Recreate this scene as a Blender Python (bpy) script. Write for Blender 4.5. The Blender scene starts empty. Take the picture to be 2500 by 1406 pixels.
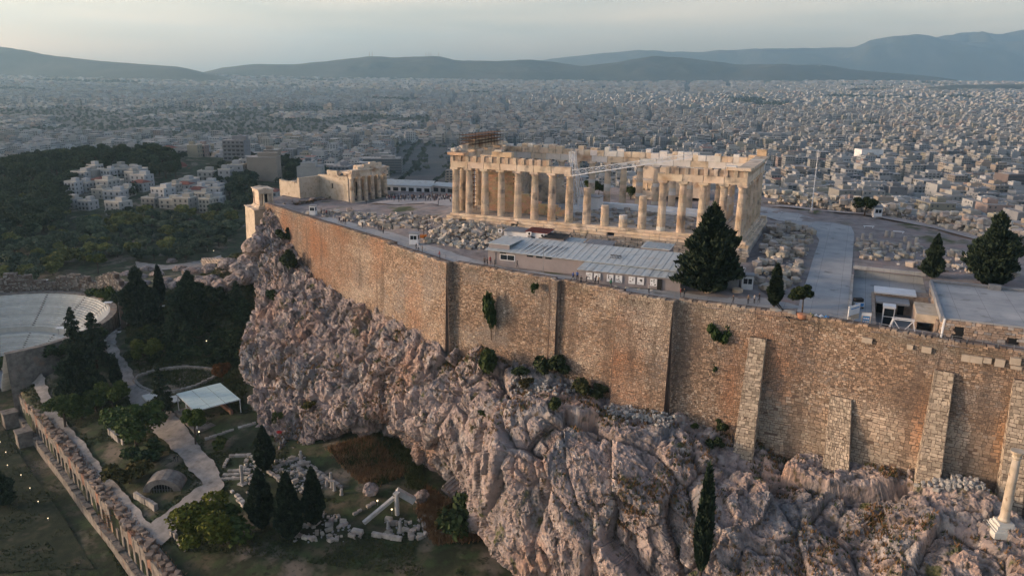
import bpy, bmesh, math, random
import numpy as np
from mathutils import Vector, Matrix, Euler

# ---------------------------------------------------------------- camera
SC = bpy.context.scene
COL = SC.collection
CAM = np.array([20.9, -163.0, 31.9])
YAW, PITCH, ROLL, FPX = 0.4216, 0.2695, 0.0097, 1852.5
cam_d = bpy.data.cameras.new('camera')
cam_d.sensor_width = 36.0
cam_d.lens = 36.0 * FPX / 2500.0
cam_d.clip_start = 1.0
cam_d.clip_end = 90000.0
cam_o = bpy.data.objects.new('camera', cam_d)
COL.objects.link(cam_o)
FWD = np.array([-math.sin(YAW) * math.cos(PITCH), math.cos(YAW) * math.cos(PITCH), -math.sin(PITCH)])
_r0 = np.array([math.cos(YAW), math.sin(YAW), 0.0])
_u0 = np.cross(_r0, FWD)
RGT = _r0 * math.cos(ROLL) + _u0 * math.sin(ROLL)
UPV = -_r0 * math.sin(ROLL) + _u0 * math.cos(ROLL)
cam_o.matrix_world = Matrix(((RGT[0], UPV[0], -FWD[0], CAM[0]), (RGT[1], UPV[1], -FWD[1], CAM[1]),
                             (RGT[2], UPV[2], -FWD[2], CAM[2]), (0, 0, 0, 1)))
SC.camera = cam_o

# ---------------------------------------------------------------- sky, sun, exposure
SUN_EL = math.radians(8.0)
SUN_AZ = math.atan2(-0.92, -0.39)          # compass-like: atan2(x, y) of the direction towards the sun
world = bpy.data.worlds.new('World')
SC.world = world
world.use_nodes = True
wn = world.node_tree
wn.nodes.clear()
w_out = wn.nodes.new('ShaderNodeOutputWorld')
w_bg = wn.nodes.new('ShaderNodeBackground')
w_sky = wn.nodes.new('ShaderNodeTexSky')
w_sky.sky_type = 'NISHITA'
w_sky.sun_disc = False
w_sky.sun_elevation = SUN_EL
w_sky.sun_rotation = SUN_AZ
w_sky.altitude = 150.0
w_sky.air_density = 1.0
w_sky.dust_density = 3.0
w_sky.ozone_density = 2.8
w_bg.inputs['Strength'].default_value = 0.12
# thin high cloud: soft pale streaks over the whole dome
w_tc = wn.nodes.new('ShaderNodeTexCoord')
w_map = wn.nodes.new('ShaderNodeMapping')
w_map.inputs['Scale'].default_value = (1.6, 1.6, 16.0)
w_map.inputs['Rotation'].default_value = (0.05, 0.06, 0.4)
w_noi = wn.nodes.new('ShaderNodeTexNoise')
w_noi.inputs['Scale'].default_value = 1.7
w_noi.inputs['Detail'].default_value = 5.0
w_rmp = wn.nodes.new('ShaderNodeMapRange')
w_rmp.inputs[1].default_value = 0.42
w_rmp.inputs[2].default_value = 0.75
w_rmp.inputs[3].default_value = 0.55
w_rmp.inputs[4].default_value = 1.0
w_hs = wn.nodes.new('ShaderNodeHueSaturation')
w_hs.inputs['Saturation'].default_value = 0.55
w_hs.inputs['Value'].default_value = 2.5
w_mix = wn.nodes.new('ShaderNodeMixRGB')
wn.links.new(w_tc.outputs['Generated'], w_map.inputs['Vector'])
wn.links.new(w_map.outputs['Vector'], w_noi.inputs['Vector'])
wn.links.new(w_noi.outputs['Fac'], w_rmp.inputs[0])
# the veil looks denser towards the horizon, where the sight line crosses more of it
w_sep = wn.nodes.new('ShaderNodeSeparateXYZ')
w_el = wn.nodes.new('ShaderNodeMapRange')
w_el.inputs[1].default_value = 0.0
w_el.inputs[2].default_value = 0.6
w_el.inputs[3].default_value = 1.0
w_el.inputs[4].default_value = 0.15
w_mul = wn.nodes.new('ShaderNodeMath')
w_mul.operation = 'MULTIPLY'
wn.links.new(w_tc.outputs['Generated'], w_sep.inputs[0])
wn.links.new(w_sep.outputs['Z'], w_el.inputs[0])
wn.links.new(w_rmp.outputs[0], w_mul.inputs[0])
wn.links.new(w_el.outputs[0], w_mul.inputs[1])
wn.links.new(w_mul.outputs[0], w_mix.inputs['Fac'])
wn.links.new(w_sky.outputs['Color'], w_mix.inputs['Color1'])
wn.links.new(w_sky.outputs['Color'], w_hs.inputs['Color'])
w_tint = wn.nodes.new('ShaderNodeMixRGB')
w_tint.blend_type = 'MULTIPLY'
w_tint.inputs['Fac'].default_value = 1.0
w_tint.inputs['Color2'].default_value = (1.40, 0.955, 0.72, 1)
wn.links.new(w_hs.outputs['Color'], w_tint.inputs['Color1'])
wn.links.new(w_tint.outputs['Color'], w_mix.inputs['Color2'])
wn.links.new(w_mix.outputs['Color'], w_bg.inputs['Color'])
wn.links.new(w_bg.outputs[0], w_out.inputs['Surface'])

sun_d = bpy.data.lights.new('sun', 'SUN')
sun_d.energy = 2.1
sun_d.angle = math.radians(9.0)
sun_d.color = (1.0, 0.72, 0.50)
sun_o = bpy.data.objects.new('sun', sun_d)
COL.objects.link(sun_o)
_sd = Vector((math.sin(SUN_AZ) * math.cos(SUN_EL), math.cos(SUN_AZ) * math.cos(SUN_EL), math.sin(SUN_EL)))
sun_o.rotation_euler = _sd.to_track_quat('Z', 'Y').to_euler()
sun_o.location = _sd * 400

SC.view_settings.view_transform = 'Standard'
SC.view_settings.look = 'None'
SC.view_settings.exposure = 1.2
SC.view_settings.gamma = 1.0
SC.view_settings.use_curve_mapping = False
SC.cycles.max_bounces = 4
SC.cycles.diffuse_bounces = 2
SC.cycles.glossy_bounces = 1
SC.cycles.transmission_bounces = 2
SC.cycles.transparent_max_bounces = 4
SC.cycles.volume_bounces = 2
SC.cycles.use_denoising = True

# ---------------------------------------------------------------- layout helpers (photo measurements -> real places)
def ray(u, v):
    return FWD + RGT * (u - 1250.0) / FPX - UPV * (v - 703.0) / FPX
def pz(u, v, z):
    d = ray(u, v)
    return CAM + d * ((z - CAM[2]) / d[2])
def pw(u, v, w):
    return CAM + ray(u, v) * w
def depth(p):
    return float((np.asarray(p, float) - CAM) @ FWD)

def pxy(p):
    d = np.asarray(p, float) - CAM; w = d @ FWD
    return 1250 + FPX * (d @ RGT) / w, 703 - FPX * (d @ UPV) / w, w
ORD = lambda n: '%d%s' % (n, 'th' if 10 <= n % 100 <= 20 else {1: 'st', 2: 'nd', 3: 'rd'}.get(n % 10, 'th'))
ROWW = ['front', 'second', 'third', 'fourth', 'fifth', 'sixth', 'seventh', 'eighth', 'ninth', 'tenth', 'eleventh', 'last']
def auto_rows(items, nrows):
    """items: list of (obj, world point); gives (row, rank from the left) by distance and bearing"""
    pr = [pxy(p) for _, p in items]
    order = sorted(range(len(items)), key=lambda i: pr[i][2])
    res = {}
    per = max(1, math.ceil(len(items) / nrows))
    for r in range(nrows):
        row = sorted(order[r * per:(r + 1) * per], key=lambda i: pr[i][0])
        for k, i in enumerate(row): res[i] = (r + 1, k + 1)
    return res

# ---------------------------------------------------------------- numpy noise
def _h(ix, iy, iz, seed):
    h = (ix.astype(np.int64) * 374761393 + iy.astype(np.int64) * 668265263 + iz.astype(np.int64) * 2147483647 + seed * 144665) & 0xffffffff
    h = ((h ^ (h >> 13)) * 1274126177) & 0xffffffff
    h = ((h ^ (h >> 16)) * 2246822519) & 0xffffffff
    return ((h ^ (h >> 15)) & 0xffffff) / float(0x1000000)
def vnoise(p, seed=0):
    i = np.floor(p).astype(np.int64)
    f = p - i
    f = f * f * (3 - 2 * f)
    r = 0
    for dx in (0, 1):
        wx = f[:, 0] if dx else 1 - f[:, 0]
        for dy in (0, 1):
            wy = f[:, 1] if dy else 1 - f[:, 1]
            for dz in (0, 1):
                wz = f[:, 2] if dz else 1 - f[:, 2]
                r = r + wx * wy * wz * _h(i[:, 0] + dx, i[:, 1] + dy, i[:, 2] + dz, seed)
    return r * 2 - 1
def fbm(p, octv=4, seed=0, gain=0.5):
    a, r, s = 1.0, 0, 0
    for k in range(octv):
        r = r + a * vnoise(p * (2.03 ** k) + 17.3 * k, seed + k)
        s += a
        a *= gain
    return r / s
def worley(p, seed=0):
    i = np.floor(p).astype(np.int64)
    n = len(p)
    f1 = np.full(n, 9.0); f2 = np.full(n, 9.0); idv = np.zeros(n); ctr = np.zeros((n, 3))
    for dx in (-1, 0, 1):
        for dy in (-1, 0, 1):
            for dz in (-1, 0, 1):
                c = i + np.array([dx, dy, dz])
                a = _h(c[:, 0], c[:, 1], c[:, 2], seed + 1)
                q = np.stack([c[:, 0] + a, c[:, 1] + _h(c[:, 0], c[:, 1], c[:, 2], seed + 2),
                              c[:, 2] + _h(c[:, 0], c[:, 1], c[:, 2], seed + 3)], 1)
                d = np.sqrt(((q - p) ** 2).sum(1))
                near = d < f1
                f2 = np.where(near, f1, np.minimum(f2, d))
                idv = np.where(near, a, idv)
                ctr = np.where(near[:, None], q, ctr)
                f1 = np.where(near, d, f1)
    return f1, f2, idv, ctr
def facet(p, seed, amp, tilt, crack, kc):
    """angular fractured relief: every cell is a tilted face with a crack around it"""
    a, b, i, c = worley(p, seed)
    ci = np.floor(c * 97).astype(np.int64)
    rv = np.stack([_h(ci[:, 0], ci[:, 1], ci[:, 2], seed + k) - .5 for k in (11, 12, 13)], 1)
    return (i - .5) * amp + ((p - c) * rv).sum(1) * 2 * tilt - crack * np.exp(-(b - a) * kc)
def xy3(x, y, s=1.0):
    x = np.asarray(x, float).ravel(); y = np.asarray(y, float).ravel()
    return np.stack([x * s, y * s, np.zeros_like(x)], 1)
def sstep(a, b, x):
    t = np.clip((np.asarray(x, float) - a) / (b - a), 0, 1)
    return t * t * (3 - 2 * t)

# ---------------------------------------------------------------- mesh helpers
def mesh_np(name, v, quads=None, tris=None, smooth=False, mats=None, midx=None):
    me = bpy.data.meshes.new(name)
    v = np.ascontiguousarray(v, dtype=np.float32)
    nq = 0 if quads is None else len(quads)
    nt = 0 if tris is None else len(tris)
    me.vertices.add(len(v))
    me.vertices.foreach_set('co', v.ravel())
    li = []
    if nq: li.append(np.asarray(quads, np.int32).ravel())
    if nt: li.append(np.asarray(tris, np.int32).ravel())
    li = np.concatenate(li)
    me.loops.add(len(li))
    me.loops.foreach_set('vertex_index', li)
    ls = np.concatenate([np.arange(nq, dtype=np.int32) * 4, nq * 4 + np.arange(nt, dtype=np.int32) * 3])
    me.polygons.add(nq + nt)
    me.polygons.foreach_set('loop_start', ls)
    if midx is not None:
        me.polygons.foreach_set('material_index', np.asarray(midx, np.int32))
    me.polygons.foreach_set('use_smooth', np.full(nq + nt, bool(smooth)))
    for m in (mats or []):
        me.materials.append(m)
    me.update(calc_edges=True)
    me.validate()
    return me
def face_attr(me, name, vals):
    a = me.attributes.new(name, 'FLOAT', 'FACE')
    a.data.foreach_set('value', np.asarray(vals, np.float32))
def face_col(me, name, cols):
    a = me.attributes.new(name, 'FLOAT_COLOR', 'FACE')
    c = np.ones((len(cols), 4), np.float32); c[:, :3] = cols
    a.data.foreach_set('color', c.ravel())
def obj(name, me, parent=None, loc=(0, 0, 0), rz=0.0, **props):
    o = bpy.data.objects.new(name, me)
    COL.objects.link(o)
    o.location = loc
    if rz: o.rotation_euler = (0, 0, rz)
    if parent is not None: o.parent = parent
    for k, x in props.items():
        if x is not None: o[k] = x
    return o
def thing(name, label, cat, loc=(0, 0, 0), rz=0.0, group=None):
    return obj(name, None, None, loc, rz, label=label, category=cat, group=group)
def tag(o, label, cat, group=None):
    o['label'] = label; o['category'] = cat
    if group: o['group'] = group
    return o
def copy_tree(o, parent=None):
    c = o.copy()
    COL.objects.link(c)
    c.parent = parent
    for ch in o.children:
        copy_tree(ch, c)
    return c

class MB:
    """collects simple solids for one mesh"""
    def __init__(s):
        s.v = []; s.f = []; s.m = []
    def add(s, vs, fs, mi=0):
        b = len(s.v)
        s.v.extend([tuple(map(float, q)) for q in vs])
        s.f.extend([tuple(i + b for i in q) for q in fs])
        s.m.extend([mi] * len(fs))
        return s
    def box(s, x0, x1, y0, y1, z0, z1, mi=0):
        vs = [(x0, y0, z0), (x1, y0, z0), (x1, y1, z0), (x0, y1, z0), (x0, y0, z1), (x1, y0, z1), (x1, y1, z1), (x0, y1, z1)]
        return s.add(vs, [(0, 3, 2, 1), (4, 5, 6, 7), (0, 1, 5, 4), (1, 2, 6, 5), (2, 3, 7, 6), (3, 0, 4, 7)], mi)
    def cbox(s, c, d, rz=0.0, mi=0, taper=1.0):
        cx, cy, cz = c; hx, hy, hz = d[0] / 2, d[1] / 2, d[2] / 2
        ca, sa = math.cos(rz), math.sin(rz)
        vs = []
        for z, t in ((-hz, 1.0), (hz, taper)):
            for x, y in ((-hx, -hy), (hx, -hy), (hx, hy), (-hx, hy)):
                vs.append((cx + (x * ca - y * sa) * t, cy + (x * sa + y * ca) * t, cz + z))
        return s.add(vs, [(0, 3, 2, 1), (4, 5, 6, 7), (0, 1, 5, 4), (1, 2, 6, 5), (2, 3, 7, 6), (3, 0, 4, 7)], mi)
    def hexa(s, b, t, mi=0):
        """eight corners: bottom ring b, top ring t (4 each, counter-clockwise from above)"""
        return s.add(list(b) + list(t), [(0, 3, 2, 1), (4, 5, 6, 7), (0, 1, 5, 4), (1, 2, 6, 5), (2, 3, 7, 6), (3, 0, 4, 7)], mi)
    def prism(s, poly, z0, z1, mi=0):
        n = len(poly)
        vs = [(x, y, z0) for x, y in poly] + [(x, y, z1) for x, y in poly]
        fs = [tuple(range(n - 1, -1, -1)), tuple(range(n, 2 * n))] + [(i, (i + 1) % n, n + (i + 1) % n, n + i) for i in range(n)]
        return s.add(vs, fs, mi)
    def lathe(s, prof, n=16, c=(0, 0, 0), mi=0, cap=True):
        vs = []; fs = []
        for r, z in prof:
            for k in range(n):
                a = 2 * math.pi * k / n
                vs.append((c[0] + r * math.cos(a), c[1] + r * math.sin(a), c[2] + z))
        for j in range(len(prof) - 1):
            for k in range(n):
                fs.append((j * n + k, j * n + (k + 1) % n, (j + 1) * n + (k + 1) % n, (j + 1) * n + k))
        if cap:
            fs.append(tuple(range(n - 1, -1, -1)))
            fs.append(tuple((len(prof) - 1) * n + k for k in range(n)))
        return s.add(vs, fs, mi)
    def bar(s, a, b, r, n=4, r2=None, mi=0):
        a = Vector(a); b = Vector(b); d = (b - a)
        if d.length < 1e-6: return s
        d.normalize()
        up = Vector((0, 0, 1)) if abs(d.z) < 0.9 else Vector((1, 0, 0))
        x = d.cross(up).normalized(); y = d.cross(x)
        r2 = r if r2 is None else r2
        vs = []
        for p, rr in ((a, r), (b, r2)):
            for k in range(n):
                t = 2 * math.pi * (k + .5) / n
                vs.append(p + x * (rr * math.cos(t)) + y * (rr * math.sin(t)))
        fs = [(k, n + k, n + (k + 1) % n, (k + 1) % n) for k in range(n)] + [tuple(range(n)), tuple(range(2 * n - 1, n - 1, -1))]
        return s.add(vs, fs, mi)
    def mesh(s, name, mats, smooth=False):
        me = bpy.data.meshes.new(name)
        me.from_pydata(s.v, [], s.f)
        mats = mats if isinstance(mats, (list, tuple)) else [mats]
        for m in mats: me.materials.append(m)
        if any(s.m): me.polygons.foreach_set('material_index', s.m)
        if smooth: me.polygons.foreach_set('use_smooth', [True] * len(s.f))
        me.update()
        return me
    def build(s, name, mats, parent=None, loc=(0, 0, 0), rz=0.0, smooth=False, **props):
        return obj(name, s.mesh(name, mats, smooth), parent, loc, rz, **props)

# ---------------------------------------------------------------- materials
MATS = {}
def mat(name, stops, scale=1.0, detail=6.0, rough=0.9, bump=0.0, bscale=None, stain=None, tint=None, attr=None,
        spec=0.25, metal=0.0, lo=0.3, hi=0.7, space='pos', stretch=None, slabs=None):
    """stops: list of linear colours spread over a noise; stain: (colour, scale, lo, hi); tint 'obj' multiplies the object colour;
    attr: name of a colour attribute to multiply with"""
    if name in MATS: return MATS[name]
    m = bpy.data.materials.new(name)
    m.use_nodes = True
    nt = m.node_tree; N = nt.nodes; L = nt.links
    b = N['Principled BSDF']
    b.inputs['Roughness'].default_value = rough
    b.inputs['Metallic'].default_value = metal
    b.inputs['Specular IOR Level'].default_value = spec
    if space == 'pos':
        co = N.new('ShaderNodeNewGeometry').outputs['Position']
    else:
        co = N.new('ShaderNodeTexCoord').outputs['Object']
    if stretch:
        mp = N.new('ShaderNodeMapping'); mp.inputs['Scale'].default_value = stretch
        L.new(co, mp.inputs['Vector']); co = mp.outputs['Vector']
    col = None
    if len(stops) > 1:
        nz = N.new('ShaderNodeTexNoise'); nz.inputs['Scale'].default_value = scale; nz.inputs['Detail'].default_value = detail
        nz.inputs['Roughness'].default_value = 0.6
        L.new(co, nz.inputs['Vector'])
        cr = N.new('ShaderNodeValToRGB')
        el = cr.color_ramp.elements
        while len(el) < len(stops): el.new(0.5)
        for k, c in enumerate(stops):
            el[k].position = lo + (hi - lo) * k / (len(stops) - 1)
            el[k].color = (c[0], c[1], c[2], 1)
        L.new(nz.outputs['Fac'], cr.inputs['Fac'])
        col = cr.outputs['Color']
    else:
        rgb = N.new('ShaderNodeRGB'); rgb.outputs[0].default_value = (*stops[0], 1)
        col = rgb.outputs[0]
    for st in (stain or []):
        nz2 = N.new('ShaderNodeTexNoise'); nz2.inputs['Scale'].default_value = st[1]; nz2.inputs['Detail'].default_value = 5.0
        L.new(co, nz2.inputs['Vector'])
        mr = N.new('ShaderNodeMapRange'); mr.inputs[1].default_value = st[2]; mr.inputs[2].default_value = st[3]
        L.new(nz2.outputs['Fac'], mr.inputs[0])
        mx = N.new('ShaderNodeMixRGB'); mx.inputs['Color2'].default_value = (*st[0], 1)
        L.new(mr.outputs[0], mx.inputs['Fac']); L.new(col, mx.inputs['Color1']); col = mx.outputs['Color']
    if slabs:                                   # cast slabs: faint joints every few metres
        bt = N.new('ShaderNodeTexBrick'); bt.offset = 0.0
        bt.inputs['Scale'].default_value = 1.0; bt.inputs['Mortar Size'].default_value = 0.035; bt.inputs['Mortar Smooth'].default_value = 0.2
        bt.inputs['Brick Width'].default_value = slabs[0]; bt.inputs['Row Height'].default_value = slabs[1]
        for k_, c_ in (('Color1', (1, 1, 1, 1)), ('Color2', (.9, .9, .9, 1)), ('Mortar', (.62, .6, .58, 1))): bt.inputs[k_].default_value = c_
        L.new(co, bt.inputs['Vector'])
        mx = N.new('ShaderNodeMixRGB'); mx.blend_type = 'MULTIPLY'; mx.inputs['Fac'].default_value = 1
        L.new(col, mx.inputs['Color1']); L.new(bt.outputs['Color'], mx.inputs['Color2']); col = mx.outputs['Color']
    if tint == 'obj':
        oi = N.new('ShaderNodeObjectInfo')
        mx = N.new('ShaderNodeMixRGB'); mx.blend_type = 'MULTIPLY'; mx.inputs['Fac'].default_value = 1
        L.new(col, mx.inputs['Color1']); L.new(oi.outputs['Color'], mx.inputs['Color2']); col = mx.outputs['Color']
    if attr:
        at = N.new('ShaderNodeAttribute'); at.attribute_name = attr
        mx = N.new('ShaderNodeMixRGB'); mx.blend_type = 'MULTIPLY'; mx.inputs['Fac'].default_value = 1
        L.new(col, mx.inputs['Color1']); L.new(at.outputs['Color'], mx.inputs['Color2']); col = mx.outputs['Color']
    L.new(col, b.inputs['Base Color'])
    if bump:
        nb = N.new('ShaderNodeTexNoise'); nb.inputs['Scale'].default_value = bscale or scale * 4; nb.inputs['Detail'].default_value = 6
        L.new(co, nb.inputs['Vector'])
        bp = N.new('ShaderNodeBump'); bp.inputs['Strength'].default_value = 1.0; bp.inputs['Distance'].default_value = bump
        L.new(nb.outputs['Fac'], bp.inputs['Height']); L.new(bp.outputs['Normal'], b.inputs['Normal'])
    MATS[name] = m
    return m
# ================================================================ LAND
RNG = np.random.default_rng(7)
def idw(ctrl, x, y, p=3.0):
    c = np.asarray(ctrl, float)
    x = np.asarray(x, float); y = np.asarray(y, float)
    num = np.zeros_like(x); den = np.zeros_like(x)
    for cx, cy, cz in c:
        w = 1.0 / ((x - cx) ** 2 + (y - cy) ** 2 + 4.0) ** (p / 2)
        num += w * cz; den += w
    return num / den
# --- top of the citadel
PLAT = [(-150, 26, -8.3), (-135, 30, -9), (-113.5, 5, -6.6), (-95, 0, -6.2), (-74, -12, -5.6), (-52, -28, -5.1), (-28, -32, -5), (0, -35, -5),
        (20, -36, -5), (45, -40, -5), (75, -42, -5), (-67, -8, -4.6), (-40, -14, -5), (-10, -14, -5), (5, -14, -4.8), (8, 8, -3.4), (20, 10, -3.6), (20, -20, -4.4),
        (35, 10, -3.6), (50, 5, -3.5), (70, 5, -3.5), (8, 34, -2.6), (24, 40, -2.8), (45, 40, -3), (0, 60, -2.3), (24, 64, -2.8), (-30, 45, -2.2), (-30, 75, -4),
        (-60, 60, -3.5), (-72, 15, -3.4), (-75, 35, -4), (-90, 20, -5.4), (-95, 50, -7), (-110, 30, -7.8), (-118, 60, -9.8), (-128, 75, -11.2), (-140, 60, -11.8),
        (-150, 45, -11), (-120, 90, -11), (-80, 90, -7), (36, -12, -4.4), (48, -14, -4.4)]
def Hp(x, y):
    return idw(PLAT, x, y)
SWALL = [(-152, 27), (-148, 23), (-113.5, 2.5), (-74.5, -18.5), (-52, -30), (-41, -32), (-28, -34), (-14, -36.6), (-4, -37.4), (8.7, -37.7), (18.5, -37.8),
         (35.4, -41.4), (45, -42.3), (75, -45), (110, -48)]
NEDGE = [(118, -20), (90, 0), (66, 33), (48, 56), (27, 70), (2, 78), (-15, 95), (-60, 104), (-110, 108), (-150, 100), (-172, 70), (-166, 40)]
PLATPOLY = SWALL + NEDGE
def inpoly(poly, x, y):
    x = np.asarray(x, float); y = np.asarray(y, float)
    r = np.zeros(x.shape, bool)
    n = len(poly)
    for i in range(n):
        x1, y1 = poly[i]; x2, y2 = poly[(i + 1) % n]
        c = ((y1 > y) != (y2 > y))
        with np.errstate(divide='ignore', invalid='ignore'):
            xi = (x2 - x1) * (y - y1) / (y2 - y1 + 1e-12) + x1
        r ^= c & (x < xi)
    return r
def linedist(line, x, y):
    """signed distance to an open polyline (positive on its left side)"""
    x = np.asarray(x, float); y = np.asarray(y, float)
    best = np.full(x.shape, 1e9); sg = np.ones(x.shape)
    for (x1, y1), (x2, y2) in zip(line, line[1:]):
        ex, ey = x2 - x1, y2 - y1
        t = np.clip(((x - x1) * ex + (y - y1) * ey) / (ex * ex + ey * ey), 0, 1)
        dx, dy = x - x1 - t * ex, y - y1 - t * ey
        d = np.hypot(dx, dy)
        s = np.sign(ex * dy - ey * dx)
        nb = d < best
        best = np.where(nb, d, best); sg = np.where(nb, s, sg)
    return best * sg
# --- slopes below (lower terraces, woods, city plain)
LOWPX = [(510, 1030, -45), (430, 1130, -47), (530, 1190, -47.3), (330, 1290, -50), (230, 1150, -50), (150, 1060, -50), (75, 950, -50), (300, 950, -47), (270, 830, -45),
         (350, 780, -42), (430, 730, -36), (560, 690, -30), (500, 650, -27), (590, 600, -20), (560, 605, -21), (430, 920, -44.5), (560, 880, -42), (600, 960, -43), (900, 1075, -41),
         (880, 1150, -45), (800, 1200, -47), (1000, 1250, -47), (700, 1230, -47.5), (640, 1100, -45.5), (1100, 1306, -47.5), (760, 1100, -43.5), (280, 745, -39), (310, 690, -38),
         (150, 700, -38), (0, 700, -42), (100, 650, -46), (300, 620, -42), (0, 600, -50), (150, 560, -51), (450, 560, -47), (400, 640, -34), (560, 530, -36), (600, 1400, -49), (200, 1400, -52),
         (900, 1400, -49), (560, 780, -37), (480, 830, -41), (285, 800, -40.5), (235, 835, -41), (170, 862, -42), (100, 885, -43), (40, 900, -45)]
KL = 1.10
def hz(z):
    """levels of the lower terraces"""
    return CAM[2] - KL * (CAM[2] - z)
def hom(p):
    return CAM + KL * (np.asarray(p, float) - CAM)
LOW = np.array([pz(u, v, hz(z)) for u, v, z in LOWPX] + [(-60, 140, -78), (40, 120, -74), (-150, 160, -78), (-220, 110, -58), (150, 60, -72), (-40, -160, -70), (60, -110, -62), (100, -90, -62),
                                                    (20, -75, -58), (-120, -160, -74), (-200, -120, -72), (-320, -60, -72), (-300, 60, -60)])
def _tps(P):
    n = len(P)
    d2 = (P[:, None, 0] - P[None, :, 0]) ** 2 + (P[:, None, 1] - P[None, :, 1]) ** 2
    K = np.sqrt(d2)            # linear kernel: no overshoot
    A = np.zeros((n + 1, n + 1)); A[:n, :n] = K - np.eye(n) * 1.5; A[:n, n] = 1; A[n, :n] = 1
    return np.linalg.solve(A, np.concatenate([P[:, 2], [0]]))
_LW = _tps(LOW)
def Hlow(x, y):
    x = np.asarray(x, float); y = np.asarray(y, float)
    r = np.full(x.shape, _LW[-1])
    for w, p in zip(_LW[:-1], LOW):
        r = r + w * np.hypot(x - p[0], y - p[1])
    return r
CITYD = [0, 350, 600, 800, 1200, 2500, 4000, 5500, 6800, 8500, 12000, 20000]
CITYZ = [-66, -72, -80, -88, -94, -86, -58, -18, 22, 40, 40, 40]
OBS = pw(300, 395, 640)
HOUSES_C = pw(330, 505, 520)
# stoa: retaining arcade, the lawn lies on its low side
STOA_A = pz(38, 948, hz(-49.0))[:2]
STOA_B = pz(335, 1315, hz(-49.0))[:2]
_sd_ = (STOA_B - STOA_A) / np.linalg.norm(STOA_B - STOA_A)
STOA_LINE = [tuple(STOA_A - _sd_ * 3), tuple(STOA_B + _sd_ * 60)]
ODE_C = np.array([-205.0, -34.0]); ODE_W = hom([-205.0, -34.0, -55.0]); ODE_R = 33.0 * KL
def Hg(x, y):
    shp = np.shape(x)
    x = np.asarray(x, float).ravel(); y = np.asarray(y, float).ravel()
    dx, dy = x - CAM[0], y - CAM[1]
    d = np.hypot(dx, dy)
    az = np.arctan2(-dx, dy) - YAW          # positive to the west of the view axis
    city = np.interp(d, CITYD, CITYZ)
    # wooded shoulder in the west (pnyx / observatory ridge)
    west = sstep(0.10, 0.30, az) * (1 - sstep(640, 800, d))
    sh = -50 + 3 * np.sin(x * .01)
    city = city * (1 - west) + np.maximum(city, sh) * west
    hill = 22 * np.exp(-(((x - OBS[0]) / 190) ** 2 + ((y - OBS[1]) / 150) ** 2))
    city = city + hill * sstep(0.05, .15, az)
    near = 1 - sstep(250, 400, d)
    z = city
    m = near > 0
    if m.any():
        z = z.copy()
        z[m] = city[m] * (1 - near[m]) + Hlow(x[m], y[m]) * near[m]
    # lawn below the arcade
    sd = linedist(STOA_LINE, x, y)
    tl = ((x - STOA_A[0]) * _sd_[0] + (y - STOA_A[1]) * _sd_[1])
    lawn = (sd < 0) & (sd > -60) & (tl > -12)
    z = np.where(lawn, hz(-57.5) + 0.3 * np.sin(x * .2), z)
    # hollow of the theatre
    ro = np.hypot(x - ODE_W[0], y - ODE_W[1])
    z = np.where(ro < ODE_R + 1.0, np.minimum(z, ODE_W[2] - 3), z)
    z = z + 0.35 * fbm(xy3(x, y, .15), 3, 5) * (d < 600) * (~lawn)
    ins = inpoly(PLATPOLY, x, y) & (d < 420)
    z = np.where(ins, np.minimum(z, -34.0), z)
    return z.reshape(shp)
def hg(x, y): return float(Hg(np.array([x]), np.array([y]))[0])
def hp(x, y): return float(Hp(np.array([x]), np.array([y]))[0])
def on(u, v, H=Hg, z0=-52.0):
    """where the sight line through a photo point meets a height field"""
    d = ray(u, v)
    t = np.linspace(60, 900, 3400)
    p = CAM[None] + d[None] * t[:, None]
    h = H(p[:, 0], p[:, 1])
    k = np.argmax(p[:, 2] < h)
    if p[k, 2] >= h[k]: return pz(u, v, z0)
    return np.array([p[k, 0], p[k, 1], h[k]])

m_ground = mat('ground_soil', [(.022, .03, .016), (.04, .046, .024), (.13, .105, .072)], scale=.16, rough=1, bump=.12, bscale=1.2,
               stain=[((.05, .075, .03), .35, .45, .7), ((.18, .15, .115), .11, .55, .66), ((.03, .035, .018), .9, .55, .7)])
m_cityg = mat('city_ground', [(.06, .062, .065), (.09, .09, .09), (.045, .055, .045)], scale=.012, rough=1)
def build_ground():
    az = np.concatenate([np.linspace(-math.pi, -0.75, 40, endpoint=False), np.linspace(-0.75, 0.75, 470, endpoint=False), np.linspace(.75, math.pi, 40)])
    rr = np.geomspace(18, 12300, 290)
    A, R = np.meshgrid(az + YAW, rr)
    x = CAM[0] - np.sin(A) * R; y = CAM[1] + np.cos(A) * R
    z = Hg(x, y)
    v = np.stack([x.ravel(), y.ravel(), z.ravel()], 1)
    nA, nR = len(az), len(rr)
    i = (np.arange(nR - 1)[:, None] * nA + np.arange(nA - 1)[None]).ravel()
    q = np.stack([i, i + 1, i + nA + 1, i + nA], 1)
    rc = np.repeat(rr[:-1], nA - 1)
    mi = (rc > 640).astype(int)
    c0 = np.array([CAM[0], CAM[1]])
    cap = len(v)
    v = np.vstack([v, [CAM[0], CAM[1], z[0].mean()]])
    t = np.stack([np.arange(nA - 1), np.full(nA - 1, cap), np.arange(nA - 1) + 1], 1)[:, [0, 1, 2]]
    me = mesh_np('ground', v, q, t, smooth=True, mats=[m_ground, m_cityg], midx=np.concatenate([mi, np.zeros(len(t), int)]))
    o = obj('ground', me, kind='structure')
    o['label'] = 'dark earth slopes below the citadel running out to the city plain'
build_ground()

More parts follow.
